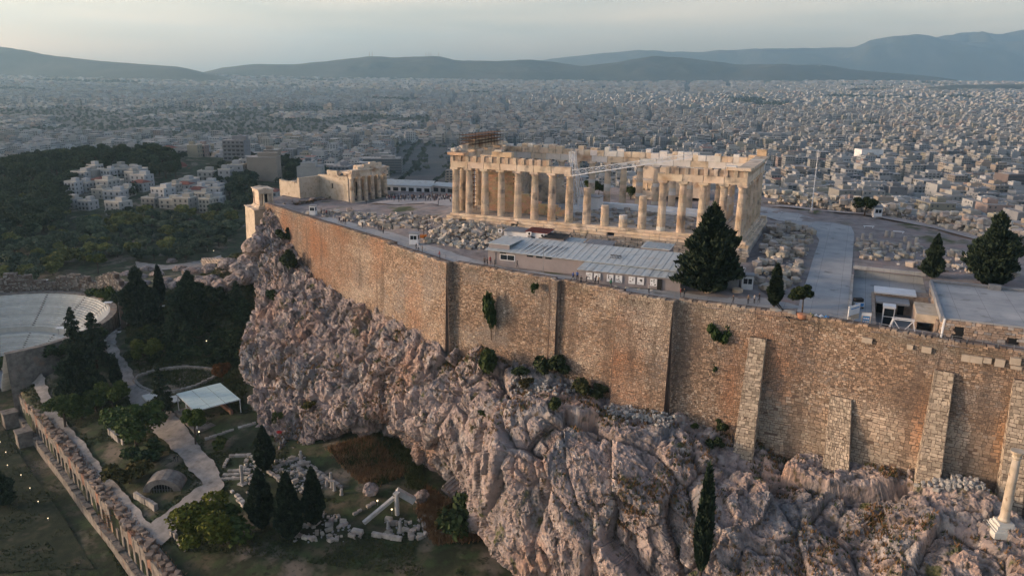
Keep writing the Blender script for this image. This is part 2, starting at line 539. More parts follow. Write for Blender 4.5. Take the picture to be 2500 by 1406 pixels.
# ---------------------------------------------------------------- far hills
m_hill = mat('hill_scrub', [(.035, .045, .03), (.06, .065, .045), (.10, .095, .075)], scale=.0016, rough=1, detail=8)
def ridge(name, label, pts, D, W, seed, rough=.10, base=-10):
    us = np.arange(pts[0][0], pts[-1][0] + 1, 7.0)
    vs = np.interp(us, [p[0] for p in pts], [p[1] for p in pts])
    k = np.array([.25, .5, .25])
    for _ in range(2): vs[1:-1] = np.convolve(vs, k, 'valid')
    T = np.linspace(-1, 1.0, 60)
    n = len(us)
    V = np.zeros((len(T), n, 3))
    for j, (u, vv) in enumerate(zip(us, vs)):
        p = pw(u, vv, D)
        dirv = np.array([p[0] - CAM[0], p[1] - CAM[1]]); L = np.hypot(*dirv); dirv /= L
        for i, t in enumerate(T):
            prof = math.cos(t * math.pi / 2) ** 1.3
            V[i, j] = (p[0] + dirv[0] * t * W, p[1] + dirv[1] * t * W, base + (p[2] - base) * prof)
    f = V.reshape(-1, 3)
    Tg = np.repeat(T, n)
    nz = fbm(np.stack([f[:, 0], f[:, 1], np.zeros(len(f))], 1) / (W * .35), 5, seed)
    hh = np.maximum(f[:, 2] - base, 0)
    f[:, 2] += nz * rough * 4 * hh * np.clip(np.abs(Tg) * 2.2, 0, 1) + 0.035 * hh * fbm(f / (W * .09), 4, seed + 9)
    i = (np.arange(len(T) - 1)[:, None] * n + np.arange(n - 1)[None]).ravel()
    q = np.stack([i, i + 1, i + n + 1, i + n], 1)
    o = obj(name, mesh_np(name, f, q, smooth=True, mats=[m_hill]), kind='structure')
    o['label'] = label
ridge('hill', 'long bare ridge sloping down from the west above hazy suburbs', [(-420, 95), (-200, 96), (-60, 106), (0, 115), (60, 123), (130, 137), (250, 150), (330, 157), (440, 164), (500, 178), (560, 189), (600, 204), (640, 215)], 5700, 1000, 3)
ridge('hill', 'broad twin humped ridge with masts behind the city centre', [(440, 200), (490, 178), (540, 166), (620, 157), (720, 158), (800, 150), (900, 138), (960, 141), (1050, 138), (1075, 139), (1120, 150), (1250, 150), (1300, 148), (1420, 163), (1500, 155), (1560, 144), (1600, 137), (1680, 143), (1800, 158), (1900, 157), (2000, 160), (2100, 173), (2200, 180), (2290, 189), (2340, 196)], 6700, 900, 11)
ridge('mountain', 'pale blue mountain range rising in tiers far beyond the city', [(1230, 165), (1300, 150), (1430, 135), (1560, 125), (1700, 128), (1850, 121), (1990, 118), (2090, 116), (2130, 98), (2200, 90), (2230, 88), (2300, 97), (2360, 104), (2600, 100), (2900, 96)], 10700, 1500, 21)
ridge('mountain', 'faintest mountain peak showing above the pale blue range', [(2000, 150), (2150, 118), (2250, 100), (2330, 84), (2385, 77), (2430, 86), (2500, 74), (2600, 66), (2900, 60)], 11300, 900, 25)
ridge('hill', 'low dark wooded ridge crossing the suburbs by the picture edge', [(2060, 246), (2130, 237), (2200, 222), (2320, 208), (2400, 207), (2500, 206), (2700, 204)], 4600, 380, 31, base=-50)

# ---------------------------------------------------------------- the cliff
ROCKPX = [
 [(655, 522, 238), (632, 590, 232), (641, 680, 224), (614, 790, 213), (594, 860, 206), (603, 930, 200), (626, 1005, 194), (656, 1062, 188), (690, 1098, 184)],
 [(700, 575, 228), (672, 640, 222), (672, 715, 216), (650, 800, 207), (640, 860, 201), (645, 925, 196), (660, 1000, 191), (686, 1060, 186), (712, 1102, 183)],
 [(727, 645, 218), (715, 690, 212), (705, 740, 207), (690, 800, 201), (685, 860, 196), (690, 920, 192), (700, 990, 188), (716, 1052, 185), (735, 1100, 183)],
 [(815, 705, 203), (800, 750, 199), (790, 800, 194), (785, 850, 189), (785, 900, 185), (790, 950, 181), (800, 1010, 178), (805, 1050, 180), (802, 1080, 184)],
 [(905, 760, 186), (895, 800, 183), (890, 840, 180), (890, 880, 176), (892, 920, 173), (897, 960, 170), (902, 1005, 168), (905, 1040, 172), (905, 1062, 178)],
 [(962, 748, 178), (955, 790, 175), (950, 830, 172), (947, 870, 169), (945, 910, 166), (945, 955, 163), (947, 1000, 162), (950, 1040, 165), (955, 1062, 171)],
 [(1012, 785, 170), (1005, 820, 167), (1000, 860, 164), (1000, 900, 160), (995, 940, 157), (988, 985, 154), (985, 1030, 153), (990, 1080, 155), (1000, 1112, 160)],
 [(1097, 828, 161), (1095, 855, 158), (1090, 885, 155), (1085, 915, 152), (1080, 950, 148), (1075, 1000, 145), (1070, 1060, 144), (1065, 1130, 146), (1065, 1185, 150)],
 [(1170, 838, 156), (1168, 865, 153), (1165, 900, 150), (1165, 935, 146), (1160, 970, 142), (1155, 1030, 139), (1150, 1090, 138), (1140, 1170, 140), (1130, 1245, 144)],
 [(1240, 885, 152), (1240, 910, 149), (1242, 940, 145), (1245, 970, 141), (1245, 1000, 137), (1240, 1070, 134), (1235, 1140, 133), (1225, 1220, 135), (1205, 1310, 139)],
 [(1330, 905, 147), (1335, 935, 143), (1340, 965, 139), (1345, 990, 135), (1345, 1020, 131), (1345, 1090, 129), (1340, 1160, 128), (1330, 1250, 129), (1310, 1380, 131)],
 [(1420, 932, 144), (1425, 955, 141), (1430, 980, 137), (1435, 1003, 133), (1440, 1035, 129), (1440, 1110, 126), (1435, 1190, 125), (1425, 1290, 125), (1410, 1430, 127)],
 [(1500, 967, 140), (1505, 985, 137), (1512, 1005, 134), (1520, 1025, 130), (1525, 1060, 127), (1525, 1130, 124), (1520, 1210, 122), (1515, 1310, 121), (1505, 1450, 122)],
 [(1640, 1003, 135), (1645, 1020, 132), (1650, 1045, 129), (1655, 1075, 126), (1655, 1110, 123), (1655, 1180, 120), (1650, 1260, 118), (1645, 1350, 117), (1640, 1480, 117)],
 [(1765, 1040, 133), (1765, 1060, 131), (1765, 1090, 128), (1765, 1125, 125), (1765, 1160, 122), (1765, 1220, 119), (1760, 1290, 116), (1755, 1380, 114), (1750, 1500, 113)],
 [(1850, 1080, 130), (1852, 1100, 128), (1855, 1130, 126), (1858, 1160, 123), (1860, 1200, 120), (1860, 1260, 117), (1860, 1330, 114), (1855, 1410, 111), (1850, 1520, 109)],
 [(2020, 1122, 126), (2020, 1140, 124), (2022, 1170, 122), (2025, 1200, 119), (2025, 1240, 116), (2025, 1290, 113), (2025, 1360, 110), (2025, 1440, 107), (2025, 1550, 104)],
 [(2250, 1150, 118.5), (2252, 1170, 116), (2255, 1195, 114), (2258, 1225, 111), (2260, 1260, 108), (2260, 1310, 105), (2265, 1380, 102), (2270, 1460, 99), (2275, 1560, 96)],
 [(2480, 1190, 113), (2482, 1210, 111), (2485, 1235, 109), (2490, 1265, 107), (2495, 1300, 104), (2505, 1350, 101), (2515, 1420, 98), (2525, 1500, 95), (2535, 1600, 92)],
 [(2900, 1250, 103), (2905, 1270, 101), (2910, 1300, 99), (2920, 1330, 97), (2930, 1370, 95), (2945, 1420, 92), (2960, 1490, 89), (2975, 1570, 87), (2990, 1660, 84)],
]
def crom(P, n, axis):
    """Catmull-Rom resampling of a control grid along one axis"""
    P = np.moveaxis(P, axis, 0)
    m = len(P)
    ch = np.sqrt(((P[1:] - P[:-1]) ** 2).sum(-1)).reshape(m - 1, -1).mean(1) ** .8
    t0 = np.concatenate([[0], np.cumsum(ch)])
    t = np.linspace(0, t0[-1], n)
    k = np.clip(np.searchsorted(t0, t, 'right') - 1, 0, m - 2)
    s = ((t - t0[k]) / (t0[k + 1] - t0[k])).reshape((-1,) + (1,) * (P.ndim - 1))
    p0 = P[np.maximum(k - 1, 0)]; p1 = P[k]; p2 = P[k + 1]; p3 = P[np.minimum(k + 2, m - 1)]
    r = .5 * (2 * p1 + (p2 - p0) * s + (2 * p0 - 5 * p1 + 4 * p2 - p3) * s ** 2 + (3 * p1 - p0 - 3 * p2 + p3) * s ** 3)
    return np.moveaxis(r, 0, axis)
def _rock_ctrl():
    # the foot of each visible column stands on the ground below
    for c in ROCKPX[:9]:
        u, v, w0 = c[-1]
        w1 = depth(on(u, v)) + 1.5
        for r in range(len(c)):
            t = r / (len(c) - 1.0)
            c[r] = (c[r][0], c[r][1], c[r][2] + (w1 - w0) * t ** 1.7)
    C = np.array([[pw(*q) for q in c] for c in ROCKPX])            # columns x rows x 3
    top = C[:, :1] + np.array([0, 3.0, 0.6]); top2 = C[:, :1] + np.array([0, 9.0, 1.0])
    bot = C[:, -1:] + np.array([0, 3.0, -6.0])
    C = np.concatenate([top2, top, C, bot], 1)
    back = C[:1] + np.array([-7.0, 11.0, -1.0]); back2 = C[:1] + np.array([-8.0, 34.0, -2.0])
    # the shoulder turns north behind the silhouette
    return np.concatenate([back2, back, C], 0)
ROCKC = _rock_ctrl()
WALLBASE = [tuple(c[2]) for c in ROCKC[2:]]
def build_rock():
    NC, NR = 960, 375
    G = crom(crom(ROCKC, NC, 0), NR, 1)
    du = np.gradient(G, axis=0); dv = np.gradient(G, axis=1)
    nr = np.cross(dv, du); nr /= np.linalg.norm(nr, axis=2, keepdims=True) + 1e-9
    f = G.reshape(-1, 3); n = nr.reshape(-1, 3)
    if (n * (CAM[None] - f)).sum(1).mean() < 0: n = -n
    nh = n.copy(); nh[:, 2] *= .35
    row = np.tile(np.linspace(0, 1, NR), NC)
    amp = sstep(0.10, 0.24, row) * .8 + .2
    warp = np.stack([fbm(f * .13, 3, 40), fbm(f * .13 + 31, 3, 41), fbm(f * .13 + 77, 3, 42)], 1)
    q = f + warp * 2.2
    rf = np.stack([f[:, 0] * .92 + f[:, 2] * .39, f[:, 1], f[:, 2] * .92 - f[:, 0] * .39], 1) + warp * .35
    big = facet((rf + warp * .5) * np.array([.095, .095, .062]), 1, 3.4, 3.4, .9, 20)
    mid = facet(rf * np.array([.30, .30, .21]) + 9, 2, 1.25, 1.35, .32, 14)
    sml = facet(rf * np.array([.80, .80, .6]) + 5, 3, .40, .52, .14, 12)
    tiny = facet(rf * np.array([2.0, 2.0, 1.5]) + 3, 4, .17, .24, .07, 9)
    fine = .17 * fbm(f * 1.9, 3, 60) - .12 * np.abs(fbm(f * np.array([1.1, 1.1, .5]), 3, 61))
    # west bulge is lumpy and rounded, the east face is massive with long fissures
    west = 1 - sstep(-75, -45, f[:, 0])
    disp = big * (.45 + .55 * (1 - west)) * amp + mid * (.62 + .45 * west) + sml * (.55 + .6 * west) + tiny * .9 + fine * .7
    fis = np.abs(fbm(np.stack([f[:, 0] * .11 + f[:, 2] * .05, f[:, 1] * .11, f[:, 2] * .035], 1), 3, 71))
    disp -= 1.2 * np.exp(-fis * 26) * (1 - west) * amp
    f2 = f + n * disp[:, None]
    i = (np.arange(NC - 1)[:, None] * NR + np.arange(NR - 1)[None]).ravel()
    qd = np.stack([i, i + NR, i + NR + 1, i + 1], 1)
    me = mesh_np('rock_cliff', f2, qd, smooth=False, mats=[m_rock])
    o = obj('rock_cliff', me, kind='structure')
    o['label'] = 'craggy pinkish grey limestone cliff carrying the citadel wall'
    return f2.reshape(NC, NR, 3)
m_rock = mat('limestone_cliff', [(.17, .15, .14), (.29, .24, .22), (.36, .29, .26), (.44, .385, .35)], scale=.28, detail=10, rough=.95, bump=.25, bscale=2.2, lo=.33, hi=.68,
             stain=[((.40, .265, .195), .075, .52, .70), ((.21, .205, .21), .13, .50, .66), ((.50, .445, .40), .4, .56, .72), ((.115, .09, .06), .9, .57, .68), ((.09, .095, .045), .33, .62, .70), ((.12, .11, .105), .55, .54, .68)], stretch=(1, 1, .6))
ROCKG = build_rock()
def rock_at(u, v):
    """point of the cliff nearest to a sight line"""
    d = ray(u, v); d = d / np.linalg.norm(d)
    P = ROCKG[::2, ::2].reshape(-1, 3) - CAM
    t = P @ d
    dist = np.linalg.norm(P - t[:, None] * d, axis=1)
    ok = np.where(dist < dist.min() + .5)[0]
    k = ok[np.argmin(t[ok])]
    return ROCKG[::2, ::2].reshape(-1, 3)[k]

# ---------------------------------------------------------------- top of the rock
m_plat = mat('plateau_rock', [(.14, .13, .125), (.235, .21, .20), (.30, .275, .26)], scale=.35, detail=9, rough=.95, bump=.18, bscale=1.6,
             stain=[((.07, .085, .04), .09, .60, .68), ((.27, .21, .19), .2, .55, .7)])
def flatness(x, y):
    """1 on levelled ground (paths, yards), 0 on bare bedrock"""
    near_s = 1 - sstep(5, 9, linedist(SWALL, x, y))
    epath = sstep(-2, 2, x - 12) * (1 - sstep(23, 26, x)) * (1 - sstep(42, 50, y))
    yard = sstep(20, 23, x) * (1 - sstep(13, 18, y))
    return np.clip(near_s + epath + yard, 0, 1)
def build_plateau():
    xs = np.arange(-176, 121, 1.0); ys = np.arange(-50, 111, 1.0)
    X, Y = np.meshgrid(xs, ys)
    Z = Hp(X, Y)
    fl = flatness(X.ravel(), Y.ravel()).reshape(X.shape)
    p = xy3(X, Y, .16)
    b = (.55 * fbm(p, 4, 81) + .35 * np.abs(fbm(xy3(X, Y, .4), 3, 83))).reshape(X.shape)
    Z = Z + b * (1 - fl) - .02
    v = np.stack([X.ravel(), Y.ravel(), Z.ravel()], 1)
    nx = len(xs)
    i = (np.arange(len(ys) - 1)[:, None] * nx + np.arange(nx - 1)[None]).ravel()
    cx = X.ravel()[i] + .5; cy = Y.ravel()[i] + .5
    ok = inpoly(PLATPOLY, cx, cy)
    hole = (cx > 23) & (cx < 35.5) & (cy > -36.5) & (cy < -1.5)        # sunken court beside the museum
    i = i[ok & ~hole]
    q = np.stack([i, i + 1, i + nx + 1, i + nx], 1)
    o = obj('plateau', mesh_np('plateau', v, q, smooth=True, mats=[m_plat]), kind='structure')
    o['label'] = 'bare pale bedrock plateau on top of the citadel'
build_plateau()
def ribbon(name, label, left, right, H, n, m, lift, material, kind='structure', rag=0.0):
    """a draped sheet between two polylines"""
    def res(l, n):
        l = np.asarray(l, float)
        s = np.concatenate([[0], np.cumsum(np.hypot(*(l[1:] - l[:-1]).T))])
        t = np.linspace(0, s[-1], n)
        return np.stack([np.interp(t, s, l[:, 0]), np.interp(t, s, l[:, 1])], 1)
    A = res(left, n); B = res(right, n)
    if rag:
        ja = fbm(xy3(A[:, 0], A[:, 1], .45), 3, 401) * rag; jb = fbm(xy3(B[:, 0], B[:, 1], .45), 3, 402) * rag
        dv_ = (B - A) / (np.linalg.norm(B - A, axis=1, keepdims=True) + 1e-9)
        A = A + dv_ * ja[:, None]; B = B + dv_ * jb[:, None]
    k = np.linspace(0, 1, m)[None, :, None]
    P = A[:, None] * (1 - k) + B[:, None] * k
    Z = H(P[..., 0], P[..., 1]) + lift
    v = np.concatenate([P, Z[..., None]], 2).reshape(-1, 3)
    i = (np.arange(n - 1)[:, None] * m + np.arange(m - 1)[None]).ravel()
    q = np.stack([i, i + 1, i + m + 1, i + m], 1)
    o = obj(name, mesh_np(name, v, q, smooth=True, mats=[material]), kind=kind)
    if label: o['label'] = label
    return o
# ================================================================ CITADEL WALL
m_stone = mat('wall_stone', [(.72, .72, .72), (1.0, 1.0, 1.0), (1.18, 1.16, 1.12)], scale=3.0, rough=.95, attr='scol', bump=.05, bscale=9)
m_mortar = mat('wall_mortar', [(.10, .075, .058), (.17, .125, .10)], scale=.8, rough=1, bump=.05, bscale=6)
def hity(u, v, y):
    d = ray(u, v)
    return CAM + d * ((y - CAM[1]) / d[1])
def stone_colour(c, r, kind='rubble'):
    """own colour of each wall stone; c = centres, r = random numbers (n,4)"""
    n = len(c)
    tan = np.array([.345, .25, .175]); pale = np.array([.50, .425, .335]); grey = np.array([.27, .245, .215]); rust = np.array([.37, .195, .11]); dark = np.array([.13, .10, .08])
    k = tan[None] * (.42 + .95 * r[:, :1])
    def mixin(k, col, w):
        w = np.clip(w, 0, 1)[:, None]
        return k * (1 - w) + col[None] * (.75 + .5 * r[:, 1:2]) * w
    pl = fbm(c * np.array([.10, .10, .16]), 3, 201)
    k = mixin(k, pale, (pl - .02) * 1.5 + (r[:, 2] > .84) * .7)
    k = mixin(k, grey, (fbm(c * .17 + 40, 3, 203) - .1) * 1.5 + (r[:, 3] > .86) * .6)
    ru = fbm(c * np.array([.08, .08, .07]) + 9, 3, 205)
    west = 1 - sstep(-95, -70, c[:, 0])
    k = mixin(k, rust, (ru - .10 + .20 * west) * 1.5 + (r[:, 0] > .8) * .25)
    # old damp patch and rust streaks beside the eastern buttresses
    d1 = np.exp(-(((c[:, 0] - 33.5) / 4.5) ** 2 + ((c[:, 2] + 14.5) / 4.0) ** 2)); k = mixin(k, dark, d1 * .75)
    d2 = np.exp(-(((c[:, 0] - 34.5) / 1.8) ** 2 + ((c[:, 2] + 21) / 6) ** 2)); k = mixin(k, np.array([.40, .20, .10]), d2 * .8)
    d3 = np.exp(-(((c[:, 0] - 5.8) / 1.6) ** 2 + ((c[:, 2] + 19) / 8) ** 2)); k = mixin(k, rust, d3 * .7)
    d4 = np.exp(-(((c[:, 0] - 44.8) / 1.2) ** 2 + ((c[:, 2] + 20) / 7) ** 2)); k = mixin(k, np.array([.40, .22, .11]), d4 * .8)
    gy = np.exp(-((c[:, 2] + 25) / 4.0) ** 2) * (c[:, 0] > 10); k = mixin(k, np.array([.33, .30, .24]), gy * .6)
    k = k * (1 - .16 * west)[:, None]
    st = fbm(np.stack([c[:, 0] * .55, c[:, 1] * .55, c[:, 2] * .07], 1), 3, 211); k = mixin(k, dark, np.clip((st - .12) * 2.4, 0, .55))
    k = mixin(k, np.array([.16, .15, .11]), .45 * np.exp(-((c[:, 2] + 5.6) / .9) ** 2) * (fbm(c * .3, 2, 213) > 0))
    return np.clip(k, .02, .75)
def patch(A, B, C, D, ch, cw, seed, keep=None, gap=.05, prot=.09, miss=.012):
    """courses of stones on a quad; returns stone corner boxes (n,8,3) and centres"""
    rg = np.random.default_rng(seed)
    A, B, C, D = [np.asarray(q, float) for q in (A, B, C, D)]
    Hh = max(np.linalg.norm(D - A), np.linalg.norm(C - B)); Lh = max(np.linalg.norm(B - A), np.linalg.norm(C - D))
    nrm = np.cross(B - A, D - A); nrm /= np.linalg.norm(nrm)
    vs = [0.0]
    while vs[-1] < 1: vs.append(vs[-1] + ch * rg.uniform(.75, 1.3) / Hh)
    vs = np.array(vs); vs /= vs[-1]
    U = []
    for j in range(len(vs) - 1):
        e = [0.0, rg.uniform(.15, .9) * cw / Lh]
        while e[-1] < 1: e.append(e[-1] + cw * rg.uniform(.55, 1.55) / Lh)
        e = np.array(e); e = np.clip(e, 0, 1)
        wob = (vs[j + 1] - vs[j]) * .38
        for a, b in zip(e[:-1], e[1:]):
            if b - a > .12 * cw / Lh: U.append((a, b, vs[j], vs[j + 1], wob))
    U = np.array(U)
    if not len(U): return None
    n = len(U)
    def P(u, v):
        u = u[:, None]; v = v[:, None]
        return (A * (1 - u) + B * u) * (1 - v) + (D * (1 - u) + C * u) * v
    cen = P((U[:, 0] + U[:, 1]) / 2, (U[:, 2] + U[:, 3]) / 2)
    ok = rg.random(n) > miss
    if keep is not None: ok &= keep(cen)
    U = U[ok]; cen = cen[ok]; n = len(U)
    if n == 0: return None
    g = gap / 2
    def ring(ins, off):
        r = []
        for (iu, iv) in ((0, 2), (1, 2), (1, 3), (0, 3)):
            du = (ins / Lh) * (1 if iu == 0 else -1); dv = (ins / Hh) * (1 if iv == 2 else -1)
            r.append(P(U[:, iu] + du, U[:, iv] + dv + rg.uniform(-.5, .5, n) * U[:, 4]) + nrm * off[:, None])
        return np.stack(r, 1)
    pr = rg.uniform(.15, 1, n) * prot
    back = ring(g * .4, np.full(n, -.10)); front = ring(g + .02, pr)
    front += rg.normal(0, .012, front.shape)
    return np.concatenate([back, front], 1), cen, (U[:, 1] - U[:, 0]) * Lh * (U[:, 3] - U[:, 2]) * Hh
SQ = np.array([[4, 5, 6, 7], [0, 1, 5, 4], [1, 2, 6, 5], [2, 3, 7, 6], [3, 0, 4, 7]])
def stones_mesh(name, V, cols):
    n = len(V)
    q = (np.arange(n)[:, None, None] * 8 + SQ[None]).reshape(-1, 4)
    me = mesh_np(name, V.reshape(-1, 3), q, mats=[m_stone])
    face_col(me, 'scol', np.repeat(cols, 5, axis=0))
    return me
def rockz(x):
    xs = [p[0] for p in WALLBASE]; zs = [p[2] for p in WALLBASE]
    return np.interp(x, xs, zs)
FACE = [(-151, 25.5), (-113.5, 2.5), (-75.0, -18.2), (-75.7, -19.6), (-52.7, -31.5), (-52, -30), (-41, -32), (-28.7, -33.9), (-28.5, -34.8), (-27.2, -35.0), (-27, -34.1),
        (-14.6, -36.5), (-14.8, -37.9), (-4.7, -38.9), (-4.1, -37.4), (8.7, -37.7), (18.5, -37.8), (35.4, -41.4), (45, -42.3), (75, -45), (108, -47.8)]
wall = thing('citadel_wall', 'high ochre rubble stone wall with buttresses crowning the cliff', 'wall')
wall['kind'] = 'thing'
def build_wall():
    SV, SCen, SA = [], [], []
    core = MB()
    rg = np.random.default_rng(55)
    for k, ((x1, y1), (x2, y2)) in enumerate(zip(FACE, FACE[1:])):
        L = math.hypot(x2 - x1, y2 - y1)
        nx, ny = (y2 - y1) / L, -(x2 - x1) / L
        xm = (x1 + x2) / 2
        bat = .035 if not (-15 < xm < -4) else .06
        short = L < 2.2
        bz = min(rockz(x1), rockz(x2), rockz(xm)) - 2.0
        t1 = hp(x1, y1) + .55; t2 = hp(x2, y2) + .55
        o1 = bat * (t1 - bz); o2 = bat * (t2 - bz)
        if short: o1 = o2 = .035 * (t1 - bz)
        a = np.array([x1 + nx * o1, y1 + ny * o1, bz]); b = np.array([x2 + nx * o2, y2 + ny * o2, bz])
        c = np.array([x2, y2, t2]); d = np.array([x1, y1, t1])
        # solid core slightly behind the faces of the stones
        i = 2.0
        inn = lambda p: (p[0] - nx * i, p[1] - ny * i, p[2])
        core.hexa([a, b, inn(b), inn(a)], [c, d and c if False else c, inn(c), inn(d)] if False else [d, c, inn(c), inn(d)])
        fz = lambda cen: cen[:, 2] > rockz(cen[:, 0]) - 1.6
        ash = x1 > 5
        if ash:
            zs = -17.5
            f = (zs - bz) / (t1 - bz); f2 = (zs - bz) / (t2 - bz)
            m1 = a * (1 - f) + d * f; m2 = b * (1 - f2) + c * f2
            for (A_, B_, C_, D_, ch, cw) in ((a, b, m2, m1, .46, .72), (m1, m2, c, d, .31, .46)):
                r = patch(A_, B_, C_, D_, ch, cw, 900 + k * 3 + int(ch * 10), fz, gap=.05)
                if r: SV.append(r[0]); SCen.append(r[1]); SA.append(r[2])
        else:
            r = patch(a, b, c, d, .31, .44, 900 + k * 3, fz, miss=.016)
            if r: SV.append(r[0]); SCen.append(r[1]); SA.append(r[2])
        # coping stones
        for s in np.arange(0, L - .3, .8):
            px, py = x1 + (x2 - x1) * s / L, y1 + (y2 - y1) * s / L
            w = rg.uniform(.5, .95); tz = t1 + (t2 - t1) * s / L
            qx, qy = px + (x2 - x1) / L * w, py + (y2 - y1) / L * w
            h = rg.uniform(.08, .3)
            e = .05
            V = np.array([[px + nx * e, py + ny * e, tz - .02], [qx + nx * e, qy + ny * e, tz - .02], [qx - nx * .9, qy - ny * .9, tz - .02], [px - nx * .9, py - ny * .9, tz - .02]])
            T = V + [0, 0, h]; T[:, :2] = T[:, :2] * .92 + T[:, :2].mean(0) * .08
            SV.append(np.concatenate([V, T])[None]); SCen.append(np.array([[px, py, tz]])); SA.append(np.array([.1]))
    core.build('core', m_mortar, wall)
    V = np.concatenate(SV); Cn = np.concatenate(SCen); A = np.concatenate(SA)
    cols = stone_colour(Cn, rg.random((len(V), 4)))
    # the stones that show largest are parts of their own
    dep = (Cn - CAM) @ FWD
    uu = 1250 + FPX * ((Cn - CAM) @ RGT) / dep; vv = 703 - FPX * ((Cn - CAM) @ UPV) / dep
    vis = (uu < 2490) & (vv < 1400)
    score = np.where(vis, A / dep ** 2, 0)
    big = np.argsort(-score)[:290]
    msk = np.ones(len(V), bool); msk[big] = False
    for i in big:
        obj('stone', stones_mesh('stone', V[i:i + 1], cols[i:i + 1]), wall)
    obj('rubble_stones', stones_mesh('rubble_stones', V[msk], cols[msk]), wall, kind='stuff')
    # sloping buttresses
    for k, (ut, vt, uf, vf, prot, wt, wb) in enumerate([(1852, 822, 1812, 1112, 4.6, 2.6, 3.3), (2056, 966, 2045, 1140, 4.6, 3.2, 4.2), (2306, 903, 2270, 1158, 4.4, 2.5, 3.4), (2500, 925, 2482, 1192, 4.2, 2.5, 3.2)]):
        # wall plane near there
        pt = None
        for (x1, y1), (x2, y2) in zip(FACE[14:], FACE[15:]):
            dd = ray(ut, vt); ex, ey = x2 - x1, y2 - y1
            den = dd[0] * -ey + dd[1] * ex
            t = ((x1 - CAM[0]) * -ey + (y1 - CAM[1]) * ex) / den
            q = CAM + dd * t
            if x1 - .1 <= q[0] <= x2 + .1: pt = q; ee = np.array([ex, ey]) / math.hypot(ex, ey)
        ny = np.array([ee[1], -ee[0]])
        zb = -31.5
        bx = hity(uf, vf, pt[1] - prot)[0]
        c0 = np.array([pt[0], pt[1]]) + ny * .8
        cb = np.array([bx, pt[1] - prot])
        top = lambda sgn: np.array([*(c0 + ee * wt / 2 * sgn), pt[2]])
        bot = lambda sgn: np.array([*(cb + ee * wb / 2 * sgn), zb])
        tin = lambda sgn: np.array([*(c0 + ee * wt / 2 * sgn - ny * 1.2), pt[2]])
        bin_ = lambda sgn: np.array([*(np.array([cb[0], 0]) * [1, 0] + np.array([0, pt[1]]) + ee * wb / 2 * sgn + ny * -.2), zb])
        ic = MB(); ic.hexa([bot(-1), bot(1), bin_(1), bin_(-1)], [top(-1), top(1), tin(1), tin(-1)])
        bt = ic.build('buttress', m_mortar, wall)
        SVb = []; Sc = []
        for (A_, B_, C_, D_) in ((bot(-1), bot(1), top(1), top(-1)), (bot(1), bin_(1), tin(1), top(1)), (bin_(-1), bot(-1), top(-1), tin(-1))):
            r = patch(A_, B_, C_, D_, .52, .85 if k != 1 else .5, 1500 + k * 7 + len(SVb), gap=.05, prot=.07, miss=0)
            if r: SVb.append(r[0]); Sc.append(r[1])
        Vb = np.concatenate(SVb); Cb = np.concatenate(Sc)
        r4 = rg.random((len(Vb), 4))
        cb_ = np.array([.46, .39, .30]) * (.65 + .55 * r4[:, :1]) * (1 - .25 * (r4[:, 1:2] > .8))
        o = obj('facing_stones', stones_mesh('facing_stones', Vb, cb_), bt, kind='stuff')
    # pale reused marble blocks near the parapet
    for (u, v, w, h) in [(2117, 829, 1.5, .8), (2222, 845, .8, .7), (2262, 852, 1.3, .9), (2357, 872, 1.1, 1.0), (2383, 876, 1.5, 1.0), (2410, 878, 1.0, .8), (2440, 884, 1.2, 1.1), (2478, 880, 1.3, 1.0), (2480, 895, 1.3, .5)]:
        for (x1, y1), (x2, y2) in zip(FACE[14:], FACE[15:]):
            dd = ray(u, v); ex, ey = x2 - x1, y2 - y1
            t = ((x1 - CAM[0]) * -ey + (y1 - CAM[1]) * ex) / (dd[0] * -ey + dd[1] * ex)
            q = CAM + dd * t
            if x1 <= q[0] <= x2:
                mb = MB(); mb.cbox((q[0], q[1] - .28, q[2]), (w, .5, h), math.atan2(ey, ex))
                mb.build('marble_block', m_pale_block, wall)
m_pale_block = mat('pale_reused_block', [(.36, .31, .245), (.48, .42, .34)], scale=.8, rough=.9)
m_marble_new = mat('new_marble', [(.56, .55, .51), (.66, .65, .61), (.50, .47, .41)], scale=.7, rough=.7)
build_wall()
# ================================================================ STONE STOCK
m_marble = mat('old_marble', [(.38, .29, .205), (.58, .475, .36), (.64, .545, .43), (.70, .62, .52)], scale=.35, detail=8, rough=.85, tint='obj', lo=.28, hi=.72, bump=.03, bscale=4,
               stain=[((.30, .17, .09), .22, .60, .76), ((.26, .235, .205), .5, .54, .70)])
m_marble_w = mat('white_marble', [(.55, .54, .50), (.64, .63, .60), (.70, .69, .66)], scale=.8, rough=.75, tint='obj')
m_block = mat('fallen_marble', [(.21, .195, .175), (.36, .335, .30), (.50, .475, .435)], scale=.6, detail=8, rough=.9, bump=.05, bscale=4, tint='obj')
m_wood = mat('scaffold_timber', [(.16, .085, .05), (.26, .14, .08)], scale=2, rough=.9)
m_steel = mat('grey_steel', [(.20, .21, .22), (.30, .31, .32)], scale=2, rough=.5, metal=.6)
m_white = mat('white_paint', [(.60, .62, .63), (.74, .76, .77)], scale=.5, rough=.55)
m_dark = mat('dark_opening', [(.012, .013, .014)], rough=.6)
m_net = mat('dark_netting', [(.03, .032, .03), (.07, .07, .065)], scale=1.5, rough=1)
